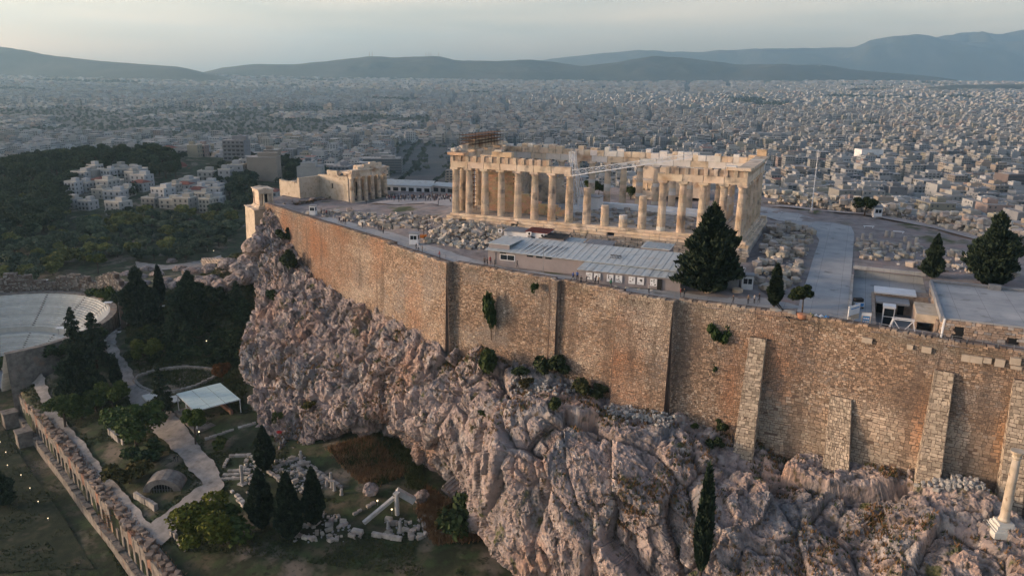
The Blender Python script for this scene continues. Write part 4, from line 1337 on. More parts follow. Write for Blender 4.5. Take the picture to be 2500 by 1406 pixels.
# --- small ionic temple on its bastion
NIK = pw(632, 510, 256); _na = math.atan2(-.54, .84)
def build_nike():
    rg = np.random.default_rng(5)
    t = thing('small_temple', 'small cream Ionic temple at the tip of the bastion', 'temple', (NIK[0], NIK[1], NIK[2]), _na)
    # local: near corner at origin, x towards east, y north; temple runs 8.2 west, 5.6 north
    s = MB()
    for k in range(3): s.box(-8.2 + k * .25 - .3, .3 - k * .25, -.3 + k * .25, 5.9 - k * .25, k * .3, k * .3 + .299)
    s.build('steps', m_marble, t)
    w = MB(); w.box(-6.9, -1.5, .7, 4.9, .9, 5.2); w.build('cella_wall', m_marble, t)
    d = MB(); d.box(-1.49, -1.42, 1.8, 3.8, .9, 4.6); d.build('doorway', m_dark, t)
    cm = MB(); cm.lathe([(.36, 0), (.30, .15), (.27, .3), (.235, 3.7), (.25, 3.75)], 14); cm.box(-.36, .36, -.25, .25, 3.752, 4.1); CMS = cm.mesh('ionic_column', m_marble)
    for x in (-.55, -7.65):
        for j in range(4):
            o = obj('column', CMS, t, (x, .62 + j * 1.45, .9)); o.color = warm(rg)
    a = MB(); a.box(-8.05, -.15, .3, 5.3, 5.0, 5.6); a.box(-8.0, -.2, .35, 5.25, 5.6, 6.1); a.box(-8.4, .2, 0, 5.6, 6.102, 6.35); a.build('entablature', m_marble, t)
    g = MB()
    for x in (-7.9, -.9): g.add([(x, .2, 6.352), (x + .6, .2, 6.352), (x + .6, 5.4, 6.352), (x, 5.4, 6.352), (x, 2.8, 6.85), (x + .6, 2.8, 6.85)], [(0, 3, 2, 1), (0, 1, 5, 4), (2, 3, 4, 5), (1, 2, 5), (3, 0, 4)])
    g.build('low_gable', m_marble, t)
    b = thing('bastion', 'tall smooth ashlar bastion tower carrying the small temple', 'bastion', (NIK[0], NIK[1], NIK[2]), _na)
    c = MB(); c.hexa([(-11, -2.3, -14), (1.6, -2.3, -14), (1.6, 9, -14), (-11, 9, -14)], [(-10.6, -1.9, -.35), (1.2, -1.9, -.35), (1.2, 9, -.35), (-10.6, 9, -.35)]); c.build('shaft', m_ashlar, b)
    c = MB(); c.box(-10.9, 1.5, -2.2, 9.2, -.349, -.01); c.build('cornice', m_marble, b)
build_nike()

# --- temple with the maiden porch, seen between the columns
def build_maiden_temple():
    rg = np.random.default_rng(9)
    z0 = -3.0
    t = thing('maiden_temple', 'pinkish marble temple with statue porch behind the great temple', 'temple', (-40.5, 66, z0), 0)
    w = MB(); w.box(1, 19, 5, 15, 0, 7.6); w.box(-2.5, 1, 6, 15, 0, 5.4); w.build('wall', m_marble, t)
    e = MB(); e.box(.8, 19.2, 4.8, 15.2, 7.602, 8.7); e.box(.6, 19.6, 4.5, 15.5, 8.7, 9.0); e.build('entablature', m_marble, t)
    b = MB(); b.box(-.5, 5.5, 0, 4.9, 0, 2.0); b.box(-.8, 5.8, -.3, 4.9, -.6, -.001); b.build('porch_base', m_marble, t)
    r = MB(); r.box(-.5, 5.5, -.05, 5, 4.45, 5.0); r.box(-.75, 5.75, -.25, 5, 5.0, 5.3); r.build('porch_roof', m_marble, t)
    f = MB(); f.lathe([(.30, 0), (.33, .5), (.27, 1.0), (.30, 1.25), (.30, 1.55), (.13, 1.75), (.16, 1.9), (.17, 2.05), (.22, 2.15), (.36, 2.42)], 10); FM = f.mesh('maiden_column', m_marble, True)
    for x, y in ((.1, .5), (1.8, .5), (3.5, .5), (5.0, .5), (.1, 2.6), (5.0, 2.6)): o = obj('maiden_column', FM, t, (x, y, 2.001)); o.color = warm(rg)
    for k in range(6):
        cm = obj('column', bpy.data.meshes.get('ionic_column'), t, (19.8, 5.6 + k * 1.75, 0)); cm.scale = (1.3, 1.3, 1.82)
    return t
build_maiden_temple()

# --- long white store behind the crowd
def gable_shed(name, label, cat, A, B, depth_, h, rise, wallm, roofm, z, windows=0, group=None):
    A = np.asarray(A[:2], float); B = np.asarray(B[:2], float); L = np.hypot(*(B - A)); rz = math.atan2(*(B - A)[::-1])
    t = thing(name, label, cat, (A[0], A[1], z), rz, group)
    w = MB(); w.box(0, L, 0, depth_, -.6, h); w.build('wall', wallm, t)
    r = MB(); o = .4
    v = [(-o, -o, h + .002), (L + o, -o, h + .002), (L + o, depth_ / 2, h + rise), (-o, depth_ / 2, h + rise), (L + o, depth_ + o, h + .002), (-o, depth_ + o, h + .002)]
    v2 = [(a, b, c + .12) for a, b, c in v]
    r.add(v + v2, [(0, 3, 2, 1), (3, 5, 4, 2), (6, 7, 8, 9), (9, 8, 10, 11), (0, 1, 7, 6), (4, 5, 11, 10), (1, 2, 8, 7), (2, 4, 10, 8), (3, 0, 6, 9), (5, 3, 9, 11)])
    rf = r.build('roof', roofm, t)
    n = int(L / .9)
    sm = MB()
    for k in range(n):
        x = (k + .5) * L / n
        sm.add([(x - .04, -o, h + .125), (x + .04, -o, h + .125), (x + .04, depth_ / 2, h + rise + .125), (x - .04, depth_ / 2, h + rise + .125), (x - .04, -o, h + .19), (x + .04, -o, h + .19), (x + .04, depth_ / 2, h + rise + .19), (x - .04, depth_ / 2, h + rise + .19)],
               [(4, 5, 6, 7), (0, 1, 5, 4), (1, 2, 6, 5), (2, 3, 7, 6), (3, 0, 4, 7)])
    sm.build('roof_seams', roofm, rf, kind='stuff')
    for k in range(windows):
        x = (k + .5) * L / windows
        q = MB(); q.box(x - L / windows * .33, x + L / windows * .33, -.05, .05, h * .35, h * .78); q.build('window', m_glass, t)
    return t
gable_shed('store_shed', 'long white metal roofed store behind the crowd by gateway', 'shed', pw(938, 470, 296), pw(1052, 468, 292), 9, 3.2, 1.6, m_white, m_roofm, -11.8, 6)
gable_shed('store_shed', 'lower pale store roof touching the temple west corner', 'shed', pw(1056, 468, 290), pw(1125, 467, 284), 8, 3.4, .8, m_conc2, m_roofm, -11.2, 4)

# --- sheds on the south terrace
def terrace_sheds():
    rg = np.random.default_rng(3)
    z = -5.05
    t = thing('long_shed', 'long mauve grey shed with pale corrugated metal roof by the wall path', 'shed', (0, 0, 0))
    w = MB(); w.hexa([(-45.7, -26.6, z - .3), (-7.2, -27.2, z - .3), (-7.2, -18.5, z - .3), (-45.7, -18.5, z - .3)], [(-45.7, -26.6, -1.95), (-7.2, -27.2, -1.95), (-7.2, -18.5, -.75), (-45.7, -18.5, -.75)]); w.build('wall', m_shedw, t)
    n = 58
    for k in range(n):                                           # corrugated sheets
        xa = -46.2 + k * 39.4 / n; xb = xa + 39.4 / n - .03
        m_ = MB()
        lift = .035 * (k % 2)
        m_.hexa([(xa, -27.3 - .55 * (k / n), -1.93 + lift), (xb, -27.3 - .55 * (k / n), -1.93 + lift), (xb, -18.1, -.62 + lift), (xa, -18.1, -.62 + lift)], [(xa, -27.3 - .55 * (k / n), -1.83 + lift), (xb, -27.3 - .55 * (k / n), -1.83 + lift), (xb, -18.1, -.52 + lift), (xa, -18.1, -.52 + lift)])
        o_ = m_.build('roof_sheet', m_roofm, t); k_ = rg.uniform(.9, 1.06); o_.color = (k_, k_, k_, 1)
    for x in np.arange(-44, -27, 4.2):
        q = MB(); q.box(x - .03, x + .03, -26.72, -26.62, z, -1.95); q.build('wall_seam', m_steel, t)
    for k in range(19):                                         # clerestory strip under the eave
        x = -45 + k * 2.0
        if rg.random() < .6:
            q = MB(); y = -26.66 - .6 * (x + 45.7) / 38.5; q.box(x, x + 1.3, y - .03, y + .05, -2.45, -2.1); q.build('vent', m_dark if rg.random() < .5 else m_glass, t)
    wn_ = MB(); wn_.box(-43.0, -39.6, -26.74, -26.6, -3.75, -2.45); fr = wn_.build('window', m_white, t)
    for k in range(2):
        q = MB(); q.box(-42.85 + k * 1.6, -41.4 + k * 1.6, -26.79, -26.75, -3.6, -2.6); q.build('pane', m_glass, fr)
    # open frame and dark slats on the roof
    q = MB()
    for k in range(8):
        x = -38.5 + k * 1.1; q.bar((x, -26.6, -1.72), (x + .6, -21.5, -.95), .07)
    q.build('roof_slats', m_net, t, kind='stuff')
    q = MB(); lattice(q, (-20.5, -24.3, -1.15), (-18.3, -24.3, -1.12), .5, 4, .04); q.build('roof_vent', m_net, t)
    h = thing('roof_hatch', 'raised pale canopy at the west end of the long shed', 'canopy', (-43.6, -23.0, -1.0))
    q = MB(); q.box(-2.4, 2.6, -3.2, 2.9, .25, .4); q.build('top', m_roofm, h)
    q = MB(); q.box(-2.2, 2.4, -3.0, -2.9, -.6, .249); q.box(-2.2, -2.1, -2.9, 2.7, -.2, .249); q.build('side', m_shedw, h)
    t2 = thing('poster_shed', 'low shed with white poster boards along its front wall', 'shed', (0, 0, 0))
    w = MB(); w.hexa([(-24.2, -31.6, z - .3), (-5.4, -30.4, z - .3), (-5.4, -27.3, z - .3), (-24.2, -27.0, z - .3)], [(-24.2, -31.6, -2.6), (-5.4, -30.4, -2.6), (-5.4, -27.3, -2.1), (-24.2, -27.0, -2.1)]); w.build('wall', m_shedw, t2)
    n = 26
    for k in range(n):
        xa = -24.6 + k * 19.6 / n; xb = xa + 19.6 / n - .03; f = k / n
        ya = -32.0 + 1.2 * f; m_ = MB(); lift = .035 * (k % 2)
        m_.hexa([(xa, ya, -2.58 + lift), (xb, ya, -2.58 + lift), (xb, -26.85, -2.05 + lift), (xa, -26.85, -2.05 + lift)], [(xa, ya, -2.5 + lift), (xb, ya, -2.5 + lift), (xb, -26.85, -1.97 + lift), (xa, -26.85, -1.97 + lift)])
        o_ = m_.build('roof_sheet', m_roofm, t2); k_ = rg.uniform(.8, 1.1); o_.color = (k_, k_, k_, 1)
    q = MB(); q.box(-9.5, -8.7, -30.85, -30.65, z, -2.9); q.build('door', m_dark, t2)
    for k, (u, v) in enumerate(((1440, 666), (1459, 670), (1490, 673), (1511, 675), (1542, 682), (1563, 684), (1594, 690))):
        p = hity(u, v, -31.3)
        y = -31.6 + 1.2 * (p[0] + 24.2) / 18.8 - .12
        rz = math.atan2(1.2, 18.8)
        b = thing('poster_board', ['first white poster board from the west on the low shed', 'second white poster board with dark print', 'third poster board from the west', 'fourth poster board, in the middle of the seven', 'fifth poster board from the west', 'sixth poster board from the west', 'seventh and last poster board, nearest the shed door'][k], 'poster', (p[0], y, -4.3), rz, 'poster boards on the shed front')
        q = MB(); q.box(-.62, .62, -.06, .04, .0, 1.35); q.build('board', m_white, b)
        r2 = np.random.default_rng(40 + k)
        pr = MB()
        for j in range(9):
            a, c = r2.uniform(-.5, .3), r2.uniform(.1, 1.1); pr.box(a, a + r2.uniform(.08, .3), -.068, -.0601, c, c + r2.uniform(.05, .22))
        pr.build('print', m_net, b, kind='stuff')
    for k, u in enumerate((1445, 1470, 1503, 1530, 1560, 1590)):
        p = pz(u, 697 + k * 3, z)
        lie('marker_block', '%s small pale stone block set before the poster boards' % ['first', 'second', 'third', 'fourth', 'fifth', 'sixth'][k], 'block', 'stones before the poster boards', p, (.5, .4, .4), rg, tone=1.25)
    # small huts behind
    for (x, y, sx, sy, h, wm, rm, lab) in ((-45.8, -11.5, 5.2, 3.2, 4.4, m_white, m_conc2, 'small white hut with grey flat roof under the temple steps'), (-40.4, -11.8, 5.0, 3.6, 4.8, m_white, m_maroon, 'white hut with maroon flat roof below the temple steps'),
                                           (-35.8, -13.6, 4.6, 3.6, 4.3, m_shedw, m_net, 'hut with dark ribbed roof beside the maroon hut'), (-31.5, -13.2, 3.6, 2.8, 3.7, m_white, m_roofm, 'white hut with rounded pale roof and dark windows'),
                                           (-25.8, -14.0, 5.4, 3.4, 3.9, m_shedw, m_conc2, 'low hut with grey felt roof before the broken columns'), (-13.5, -15.0, 5.5, 4.2, 4.6, m_shedw, m_roofm, 'lean-to with pale slatted roof near the dark cypress')):
        t3 = thing('site_hut', lab, 'hut', (x, y, z))
        q = MB(); q.box(-sx / 2, sx / 2, -sy / 2, sy / 2, -.3, h); q.build('wall', wm, t3)
        q = MB(); q.hexa([(-sx / 2 - .2, -sy / 2 - .2, h + .002), (sx / 2 + .2, -sy / 2 - .2, h + .002), (sx / 2 + .2, sy / 2 + .2, h + .3), (-sx / 2 - .2, sy / 2 + .2, h + .3)], [(-sx / 2 - .2, -sy / 2 - .2, h + .12), (sx / 2 + .2, -sy / 2 - .2, h + .12), (sx / 2 + .2, sy / 2 + .2, h + .42), (-sx / 2 - .2, sy / 2 + .2, h + .42)]); rf = q.build('roof', rm, t3)
        q = MB()
        for k in range(int(sx / .6)): q.bar((-sx / 2 + .3 + k * .6, -sy / 2 - .15, h + .17), (-sx / 2 + .3 + k * .6, sy / 2 + .15, h + .47), .04)
        q.build('roof_ribs', rm, rf, kind='stuff')
        q = MB(); q.box(-sx * .3, -sx * .08, -sy / 2 - .04, -sy / 2 + .05, h * .4, h * .8); q.build('window', m_glass, t3)
        q = MB(); q.box(sx * .1, sx * .3, -sy / 2 - .04, -sy / 2 + .05, 0, h * .8); q.build('door', m_steel, t3)
    for k, p in enumerate(((-48.9, -13.9), (-41.9, -13.9), (-38.6, -14.6))):
        a = thing('air_unit', ['white air conditioner by the westmost hut', 'white air conditioner on the maroon hut', 'white air conditioner beside the ribbed roof hut'][k], 'air conditioner', (p[0], p[1], -.9), 0, 'air conditioners on the huts')
        q = MB(); q.box(-.45, .45, -.2, .2, 0, .75); q.build('case', m_white, a)
        q = MB(); q.lathe([(.27, 0), (.27, .02)], 14); f = q.build('fan', m_dark, a, (0, -.2, .38)); f.rotation_euler = (math.pi / 2, 0, 0)
        q = MB(); q.box(-.4, .4, -.15, .15, -.8, -.001); q.build('bracket', m_steel, a)
terrace_sheds()

def kiosk(p, s, h, label, rz=0.3):
    t = thing('guard_kiosk', label, 'kiosk', p, rz, 'guard kiosks')
    q = MB(); q.box(-s / 2, s / 2, -s / 2, s / 2, 0, h); w = q.build('wall', m_white, t)
    q = MB(); q.box(-s / 2 - .2, s / 2 + .2, -s / 2 - .2, s / 2 + .2, h + .002, h + .18); q.build('roof', m_conc2, t)
    for (x0, x1, y0, y1) in ((-.35 * s, .0, -s / 2 - .02, -s / 2 + .05), (.05 * s, .38 * s, -s / 2 - .02, -s / 2 + .05)):
        q = MB(); q.box(x0, x1, y0, y1, h * .48, h * .82); q.build('window', m_glass, t)
    q = MB(); q.box(s / 2 - .05, s / 2 + .02, -.3 * s, .3 * s, h * .45, h * .82); q.build('window', m_glass, t)
    q = MB(); q.box(-s / 2 - .15, s / 2 + .15, -s / 2 - .15, s / 2 + .15, -.5, .05); q.build('plinth', m_conc, t)
kiosk(pz(1012, 596, -5.1), 2.0, 2.6, 'white guard kiosk on the path beside the orange forklift')
kiosk(pz(765, 524, -6.5), 1.7, 2.6, 'white guard kiosk far along the wall near the gateway')
kiosk(pz(2139, 531, -2.9), 2.1, 2.8, 'pale guard kiosk by the small tree and stone heaps')
kiosk(pz(1822, 708, -5.0), 2.0, 2.9, 'white guard kiosk beside the big cypress and stone drums', .2)
def annex():
    t = thing('annex', 'blue grey flat roofed hut half hidden by the big cypress', 'hut', (0, 0, 0))
    q = MB(); q.box(-1.5, 4.0, -25.5, -19, -5.3, -2.2); q.build('wall', m_conc2, t)
    q = MB(); q.box(-1.8, 4.3, -25.8, -18.7, -2.198, -1.9); q.build('roof', m_conc, t)
    q = MB(); q.box(-.6, .9, -25.56, -25.4, -4.8, -2.7); f = q.build('window', m_white, t)
    for a in range(2):
        for b in range(2):
            q = MB(); q.box(-.5 + a * .72, .12 + a * .72, -25.6, -25.57, -4.7 + b * 1.0, -3.8 + b * 1.0); q.build('pane', m_glass, f)
annex()

# forklift beside the kiosk
def forklift():
    p = pz(1030, 584, -4.9)
    t = thing('forklift', 'orange forklift truck with dark mast by the guard kiosk', 'forklift', p, .5)
    q = MB(); q.cbox((0, 0, .75), (2.2, 1.2, .7)); q.cbox((-.9, 0, 1.0), (.6, 1.2, .9)); q.build('body', m_orange, t)
    q = MB()
    for x in (-.8, .5):
        for y in (-.6, .6): q.bar((x, y, 1.1), (x * .9, y, 2.5), .06)
    q.cbox((-.1, 0, 2.55), (1.6, 1.3, .08)); q.build('cage', m_black, t)
    q = MB()
    for y in (-.35, .35): q.bar((1.25, y, .2), (1.35, y, 4.4), .09)
    for z in (1.0, 2.4, 3.8): q.bar((1.3, -.35, z), (1.3, .35, z), .06)
    q.build('mast', m_black, t)
    q = MB()
    for y in (-.3, .3): q.cbox((1.95, y, .25), (1.2, .14, .08))
    q.build('fork', m_black, t)
    for x in (-.75, .8):
        for y in (-.62, .62):
            q = MB(); q.lathe([(.38, -.12), (.38, .12)], 16); w = q.build('wheel', m_black, t, (x, y, .38)); w.rotation_euler = (math.pi / 2, 0, 0)
forklift()

# --- museum and sunken court
m_rubw = mat('museum_rubble', [(.22, .17, .14), (.36, .28, .22), (.46, .39, .31)], scale=1.6, rough=.95, bump=.08, bscale=3)
def museum():
    rg = np.random.default_rng(14)
    t = thing('museum_building', 'low stone museum with wide flat pale roof behind the wall', 'building')
    x0, x1, y0, y1, zr = 35.4, 78, -37.4, -13.8, -2.15
    c = MB(); c.box(x0 + .12, x1, y0 + .12, y1, -8.3, zr - .25); c.build('wall_core', m_mortar, t)
    r = MB(); r.box(x0 + .2, x1, y0 + .35, y1 - .3, zr - .249, zr); r.build('roof', m_conc, t)
    r = MB(); r.box(x0 - .15, x1, y1 - .3, y1 + .15, zr - .6, zr + .4); r.box(x0 - .25, x0 + .2, y0, y1 - .3, zr - .6, zr + .28); r.build('parapet', m_conc2, t)
    r = MB(); r.bar((x0 + .6, y1 - .8, zr + .3), (x1, y1 - .8, zr + .3), .14); r.cbox((x0 + 9.5, y1 - 1.2, zr + .45), (1.8, 1.0, .9)); r.build('roof_duct', m_steel, t)
    SVs = []; Cs = []
    holes = [(37.2, 38.4, -7.6, -3.2), (44.2, 45.4, -7.3, -3.9)]
    def keep(cn):
        ok = np.ones(len(cn), bool)
        for a, b, lo, hi in holes: ok &= ~((cn[:, 0] > a) & (cn[:, 0] < b) & (cn[:, 2] > lo) & (cn[:, 2] < hi))
        return ok
    for (A_, B_, C_, D_) in (((x0, y0, -8.3), (62, y0, -8.3), (62, y0, zr - .2), (x0, y0, zr - .2)), ((x0, y1, -8.3), (x0, y0, -8.3), (x0, y0, zr - .2), (x0, y1, zr - .2))):
        q = patch(A_, B_, C_, D_, .42, .75, 77, keep, prot=.08)
        SVs.append(q[0]); Cs.append(q[1])
    V = np.concatenate(SVs); Cn = np.concatenate(Cs); r4 = rg.random((len(V), 4))
    col = np.array([.40, .31, .24]) * (.6 + .7 * r4[:, :1]); col = np.where(r4[:, 1:2] > .75, np.array([.33, .31, .29]) * (.7 + .5 * r4[:, 2:3]), col)
    dep = np.linalg.norm(Cn - CAM, axis=1)
    vis = np.where((Cn[:, 0] < 50) & (Cn[:, 1] < y0 + .2), 1, 0)
    big = np.where(vis)[0][:240]
    msk = np.ones(len(V), bool); msk[big] = False
    for i in big: obj('wall_stone', stones_mesh('wall_stone', V[i:i + 1], col[i:i + 1]), t)
    obj('far_wall_stones', stones_mesh('far_wall_stones', V[msk], col[msk]), t, kind='stuff')
    for a, b, lo, hi in holes:
        q = MB(); q.box(a, b, y0 - .02, y0 + .1, lo, hi); q.build('window', m_dark, t)
    q = MB(); q.box(46.6, 51.6, y0 - .18, y0 - .05, -6.6, -3.4); fr = q.build('white_window', m_white, t)
    q = MB(); q.box(47.1, 51.2, y0 - .22, y0 - .19, -6.5, -3.9); q.build('pane', m_dark, fr)
    # stepped entrance canopy
    e = thing('museum_porch', 'beige entrance canopy over stairs beside the museum', 'porch')
    q = MB(); q.box(32.2, 35.2, -33.6, -26.5, -3.35, -2.9); q.box(32.1, 35.3, -33.75, -33.6, -4.2, -2.9); q.build('canopy', m_ashlar, e)
    q = MB(); q.box(32.2, 32.5, -33.5, -26, -8, -3.36); q.box(34.9, 35.2, -35.5, -26, -8, -3.36); q.build('side_wall', m_rubw, e)
    for k in range(9):
        q = MB(); q.box(32.6, 34.8, -32.8 + k * .55, -32.2 + k * .55, -8, -7.7 + k * .22); q.build('step', m_conc2, e)
    # court shell
    s = thing('sunken_court', 'sunken stone court with dark openings beside the museum', 'courtyard')
    q = MB(); q.box(26.3, 35.3, -36.6, -13.5, -8.3, -8.0); q.build('floor', m_conc2, s)
    q = MB(); q.box(22.9, 26.3, -36.7, -1.5, -6.2, -5.6); q.box(26.3, 35.6, -13.5, -1.5, -6.2, -5.6); q.build('upper_floor', m_conc, s)
    q = MB(); q.box(26.2, 26.7, -36.6, -13.5, -8, -5.2); q.build('west_wall', m_rubw, s)
    q = MB(); q.box(26.7, 35.3, -17, -13.4, -8, -4.4); q.build('lobby_wall', m_rubw, s)
    q = MB(); q.box(26.5, 33.2, -17.5, -13.2, -4.39, -4.1); q.build('lobby_roof', m_white, s)
    q = MB(); q.box(26.8, 32.1, -21.2, -17, -5.25, -4.9); q.build('lintel', m_conc2, s)
    for k, (a, b) in enumerate(((27.2, 28.6), (28.9, 30.2), (30.6, 31.6))):
        q = MB(); q.box(a, b, -17.06, -16.9, -8, -5.3); q.build('opening', m_dark, s)
    q = MB(); q.box(22.75, 35.6, -1.5, -1.1, -6.2, -3.3); q.build('north_wall', m_conc, s)
    for k in range(6):
        q = MB(); q.box(24.2 + k * 2.0, 24.24 + k * 2.0, -1.53, -1.5, -5.6, -3.35); q.build('panel_joint', m_conc2, s)
    q = MB(); q.box(22.55, 22.95, -36.0, -1.1, -6.2, -4.15); q.build('kerb_wall', m_block, s)
    # glazed lift
    l = thing('glass_lift', 'slim white framed glass lift shaft in the court', 'lift', (28.6, -28.5, -8))
    q = MB()
    for x in (-.8, .8):
        for y in (-.8, .8): q.bar((x, y, 0), (x, y, 4.2), .08)
    for z in (1.4, 2.8, 4.2):
        q.bar((-.8, -.8, z), (.8, -.8, z), .06); q.bar((.8, -.8, z), (.8, .8, z), .06); q.bar((-.8, -.8, z), (-.8, .8, z), .06)
    q.build('frame', m_white, l)
    q = MB(); q.box(-.72, .72, -.72, .72, .05, 4.1); q.build('glazing', m_glass, l)
    q = MB(); q.box(-.95, .95, -.95, .95, 4.25, 4.6); q.build('cap', m_white, l)
    # white trestle frame
    tr = thing('trestle_frame', 'white steel trestle frame standing at the wall edge', 'frame', (30.3, -37.0, -5.4))
    q = MB()
    for sx in (-1, 1):
        q.bar((sx * 1.9, 0, 0), (sx * 1.35, 0, 2.1), .09); q.bar((sx * 1.9, .9, 0), (sx * 1.35, .9, 2.1), .09)
        q.bar((sx * 1.35, 0, 2.0), (0, 0, .1), .06)
    q.bar((-1.5, 0, 2.1), (1.5, 0, 2.1), .09); q.bar((-1.5, .9, 2.1), (1.5, .9, 2.1), .09); q.bar((-1.5, 0, 2.1), (-1.5, .9, 2.1), .07); q.bar((1.5, 0, 2.1), (1.5, .9, 2.1), .07)
    q.build('bars', m_white, tr)
    # boards
    b = thing('sign_board', 'tall cream sign board leaning at the path edge', 'sign', (23.3, -34.5, -5.0), 1.05)
    q = MB(); q.box(-1.6, 1.6, -.06, .06, .0, 2.5); q.build('panel', m_white, b); q = MB(); q.box(-1.0, 1.4, -.075, -.061, 1.9, 2.08); q.build('text_line', m_blue, b)
    q = MB(); q.box(-1.6, 1.6, -.075, -.061, .05, .9); q.build('lower_panel', m_ashlar, b)
    b = thing('sign_board', 'information board with blue pictograms beside the cream one', 'sign', (25.2, -34.8, -5.5), .12)
    q = MB(); q.box(-.7, .7, -.05, .05, 0, 2.1); q.build('panel', m_ashlar, b)
    q = MB(); q.box(-.7, .7, -.06, -.051, 1.55, 2.05); q.build('header', m_white, b)
    q = MB(); q.box(-.5, .5, -.06, -.051, .45, 1.5); bl = q.build('pictograms', m_blue, b)
    q = MB()
    for a in range(3):
        for c in range(2): q.box(-.42 + a * .3, -.2 + a * .3, -.066, -.0611, .55 + c * .45, .78 + c * .45)
    q.build('icons', m_white, bl, kind='stuff')
    c = thing('ticket_cart', 'dark cart with pale blue front standing in the yard', 'cart', (24.0, -24.5, -5.6), .4)
    q = MB(); q.box(-.8, .8, -.6, .6, .35, 1.1); q.build('body', m_white, c); q = MB(); q.box(-.7, .7, -.4, .6, 1.102, 1.7); q.build('cover', m_black, c)
    q = MB(); q.box(-.7, .7, -.63, -.601, .45, 1.0); q.build('front', m_blue, c)
    for x in (-.6, .6):
        q = MB(); q.lathe([(.2, -.06), (.2, .06)], 12); w = q.build('wheel', m_black, c, (x, -.5, .2)); w.rotation_euler = (math.pi / 2, 0, 0)
    # rail track along the wall
    rl = thing('rail_track', 'dark steel rails laid along the top of the wall', 'rails')
    for o_ in (0, .9):
        q = MB(); q.bar((19, -36.6 + o_, -4.6), (35, -39.9 + o_, -4.6), .10); q.bar((35, -39.9 + o_, -4.6), (62, -42.5 + o_, -4.6), .10); q.build('rail', m_net, rl)
    q = MB()
    for k in range(30):
        x = 19.5 + k * 1.4; y = -36.6 - (x - 19) * .206 if x < 35 else -39.9 - (x - 35) * .096
        q.box(x - .1, x + .1, y - .3, y + 1.2, -4.85, -4.7)
    q.build('sleepers', m_wood, rl, kind='stuff')
    # white signal post
    p = thing('white_post', 'white slanting signal post on the wall edge before museum', 'post', (35.2, -40.6, -4.6))
    q = MB(); q.bar((0, 0, -.3), (.15, 0, 3.3), .16, 6); q.build('mast', m_white, p); q = MB(); q.bar((-.9, 0, -.1), (.05, 0, 1.3), .05); q.bar((.9, 0, -.1), (.05, 0, 1.3), .05); q.build('brace', m_steel, p)
museum()
# grass-free gravel shelf under the rails (fills from the museum to the wall)
ribbon('terrace', 'dark gravel shelf between museum and wall', [(22.9, -36.8), (35.4, -37.6), (62, -37.6), (80, -38)], [(22.9, -38.4), (35.4, -41.0), (62, -43.6), (80, -45)], lambda x, y: np.full(np.shape(x), -5.0), 40, 4, .0, m_conc2)

# railing along the wall: posts and rope
def railing():
    t = thing('rope_fence', 'thin post and rope fence along the wall edge path', 'fence')
    line = np.array([p for p in offs(SWALL[2:11], 1.8)])
    s = np.concatenate([[0], np.cumsum(np.hypot(*(line[1:] - line[:-1]).T))])
    pts = []
    pm = MB(); pm.bar((0, 0, -.1), (0, 0, 1.0), .05, 6); PM = pm.mesh('post', m_steel)
    for d in np.arange(0, s[-1], 4.0):
        x, y = np.interp(d, s, line[:, 0]), np.interp(d, s, line[:, 1])
        z = hp(x, y); pts.append((x, y, z)); obj('post', PM, t, (x, y, z))
    q = MB()
    for a, b in zip(pts, pts[1:]):
        q.bar((a[0], a[1], a[2] + .95), (b[0], b[1], b[2] + .95), .02); q.bar((a[0], a[1], a[2] + .5), (b[0], b[1], b[2] + .5), .018)
    q.build('rope', m_steel, t)
    # railing before the museum
    t = thing('handrail', 'grey metal handrail running along the wall before museum', 'railing')
    pts = [(19.5 + k * 1.9, 0, 0) for k in range(15)]
    pts = [(x, (-37.6 - (x - 19) * .206 if x < 35 else -40.9 - (x - 35) * .096), -4.6) for x, _, _ in pts]
    for p in pts: obj('post', PM, t, p)
    q = MB()
    for a, b in zip(pts, pts[1:]): q.bar((a[0], a[1], a[2] + .98), (b[0], b[1], b[2] + .98), .035)
    q.build('rail', m_steel, t)
railing()

# flag staff
def flagpole():
    p = pz(1981, 498, -2.4); p = np.array([10.5, 64.0, -2.4])
    t = thing('flag_staff', 'tall thin white flag staff rising over the stone heaps', 'pole', tuple(pw(1983, 497, 205) * [1, 1, 0] + [0, 0, -2.4]))
    q = MB(); q.bar((0, 0, 0), (0, 0, 16.5), .16, 8, .06); q.build('mast', m_white, t)
    q = MB(); q.lathe([(.12, 16.5), (.14, 16.65), (.0, 16.8)], 8); q.build('finial', m_white, t)
    q = MB(); q.cbox((0, 0, .3), (.9, .9, .6)); q.build('base', m_block, t)
flagpole()

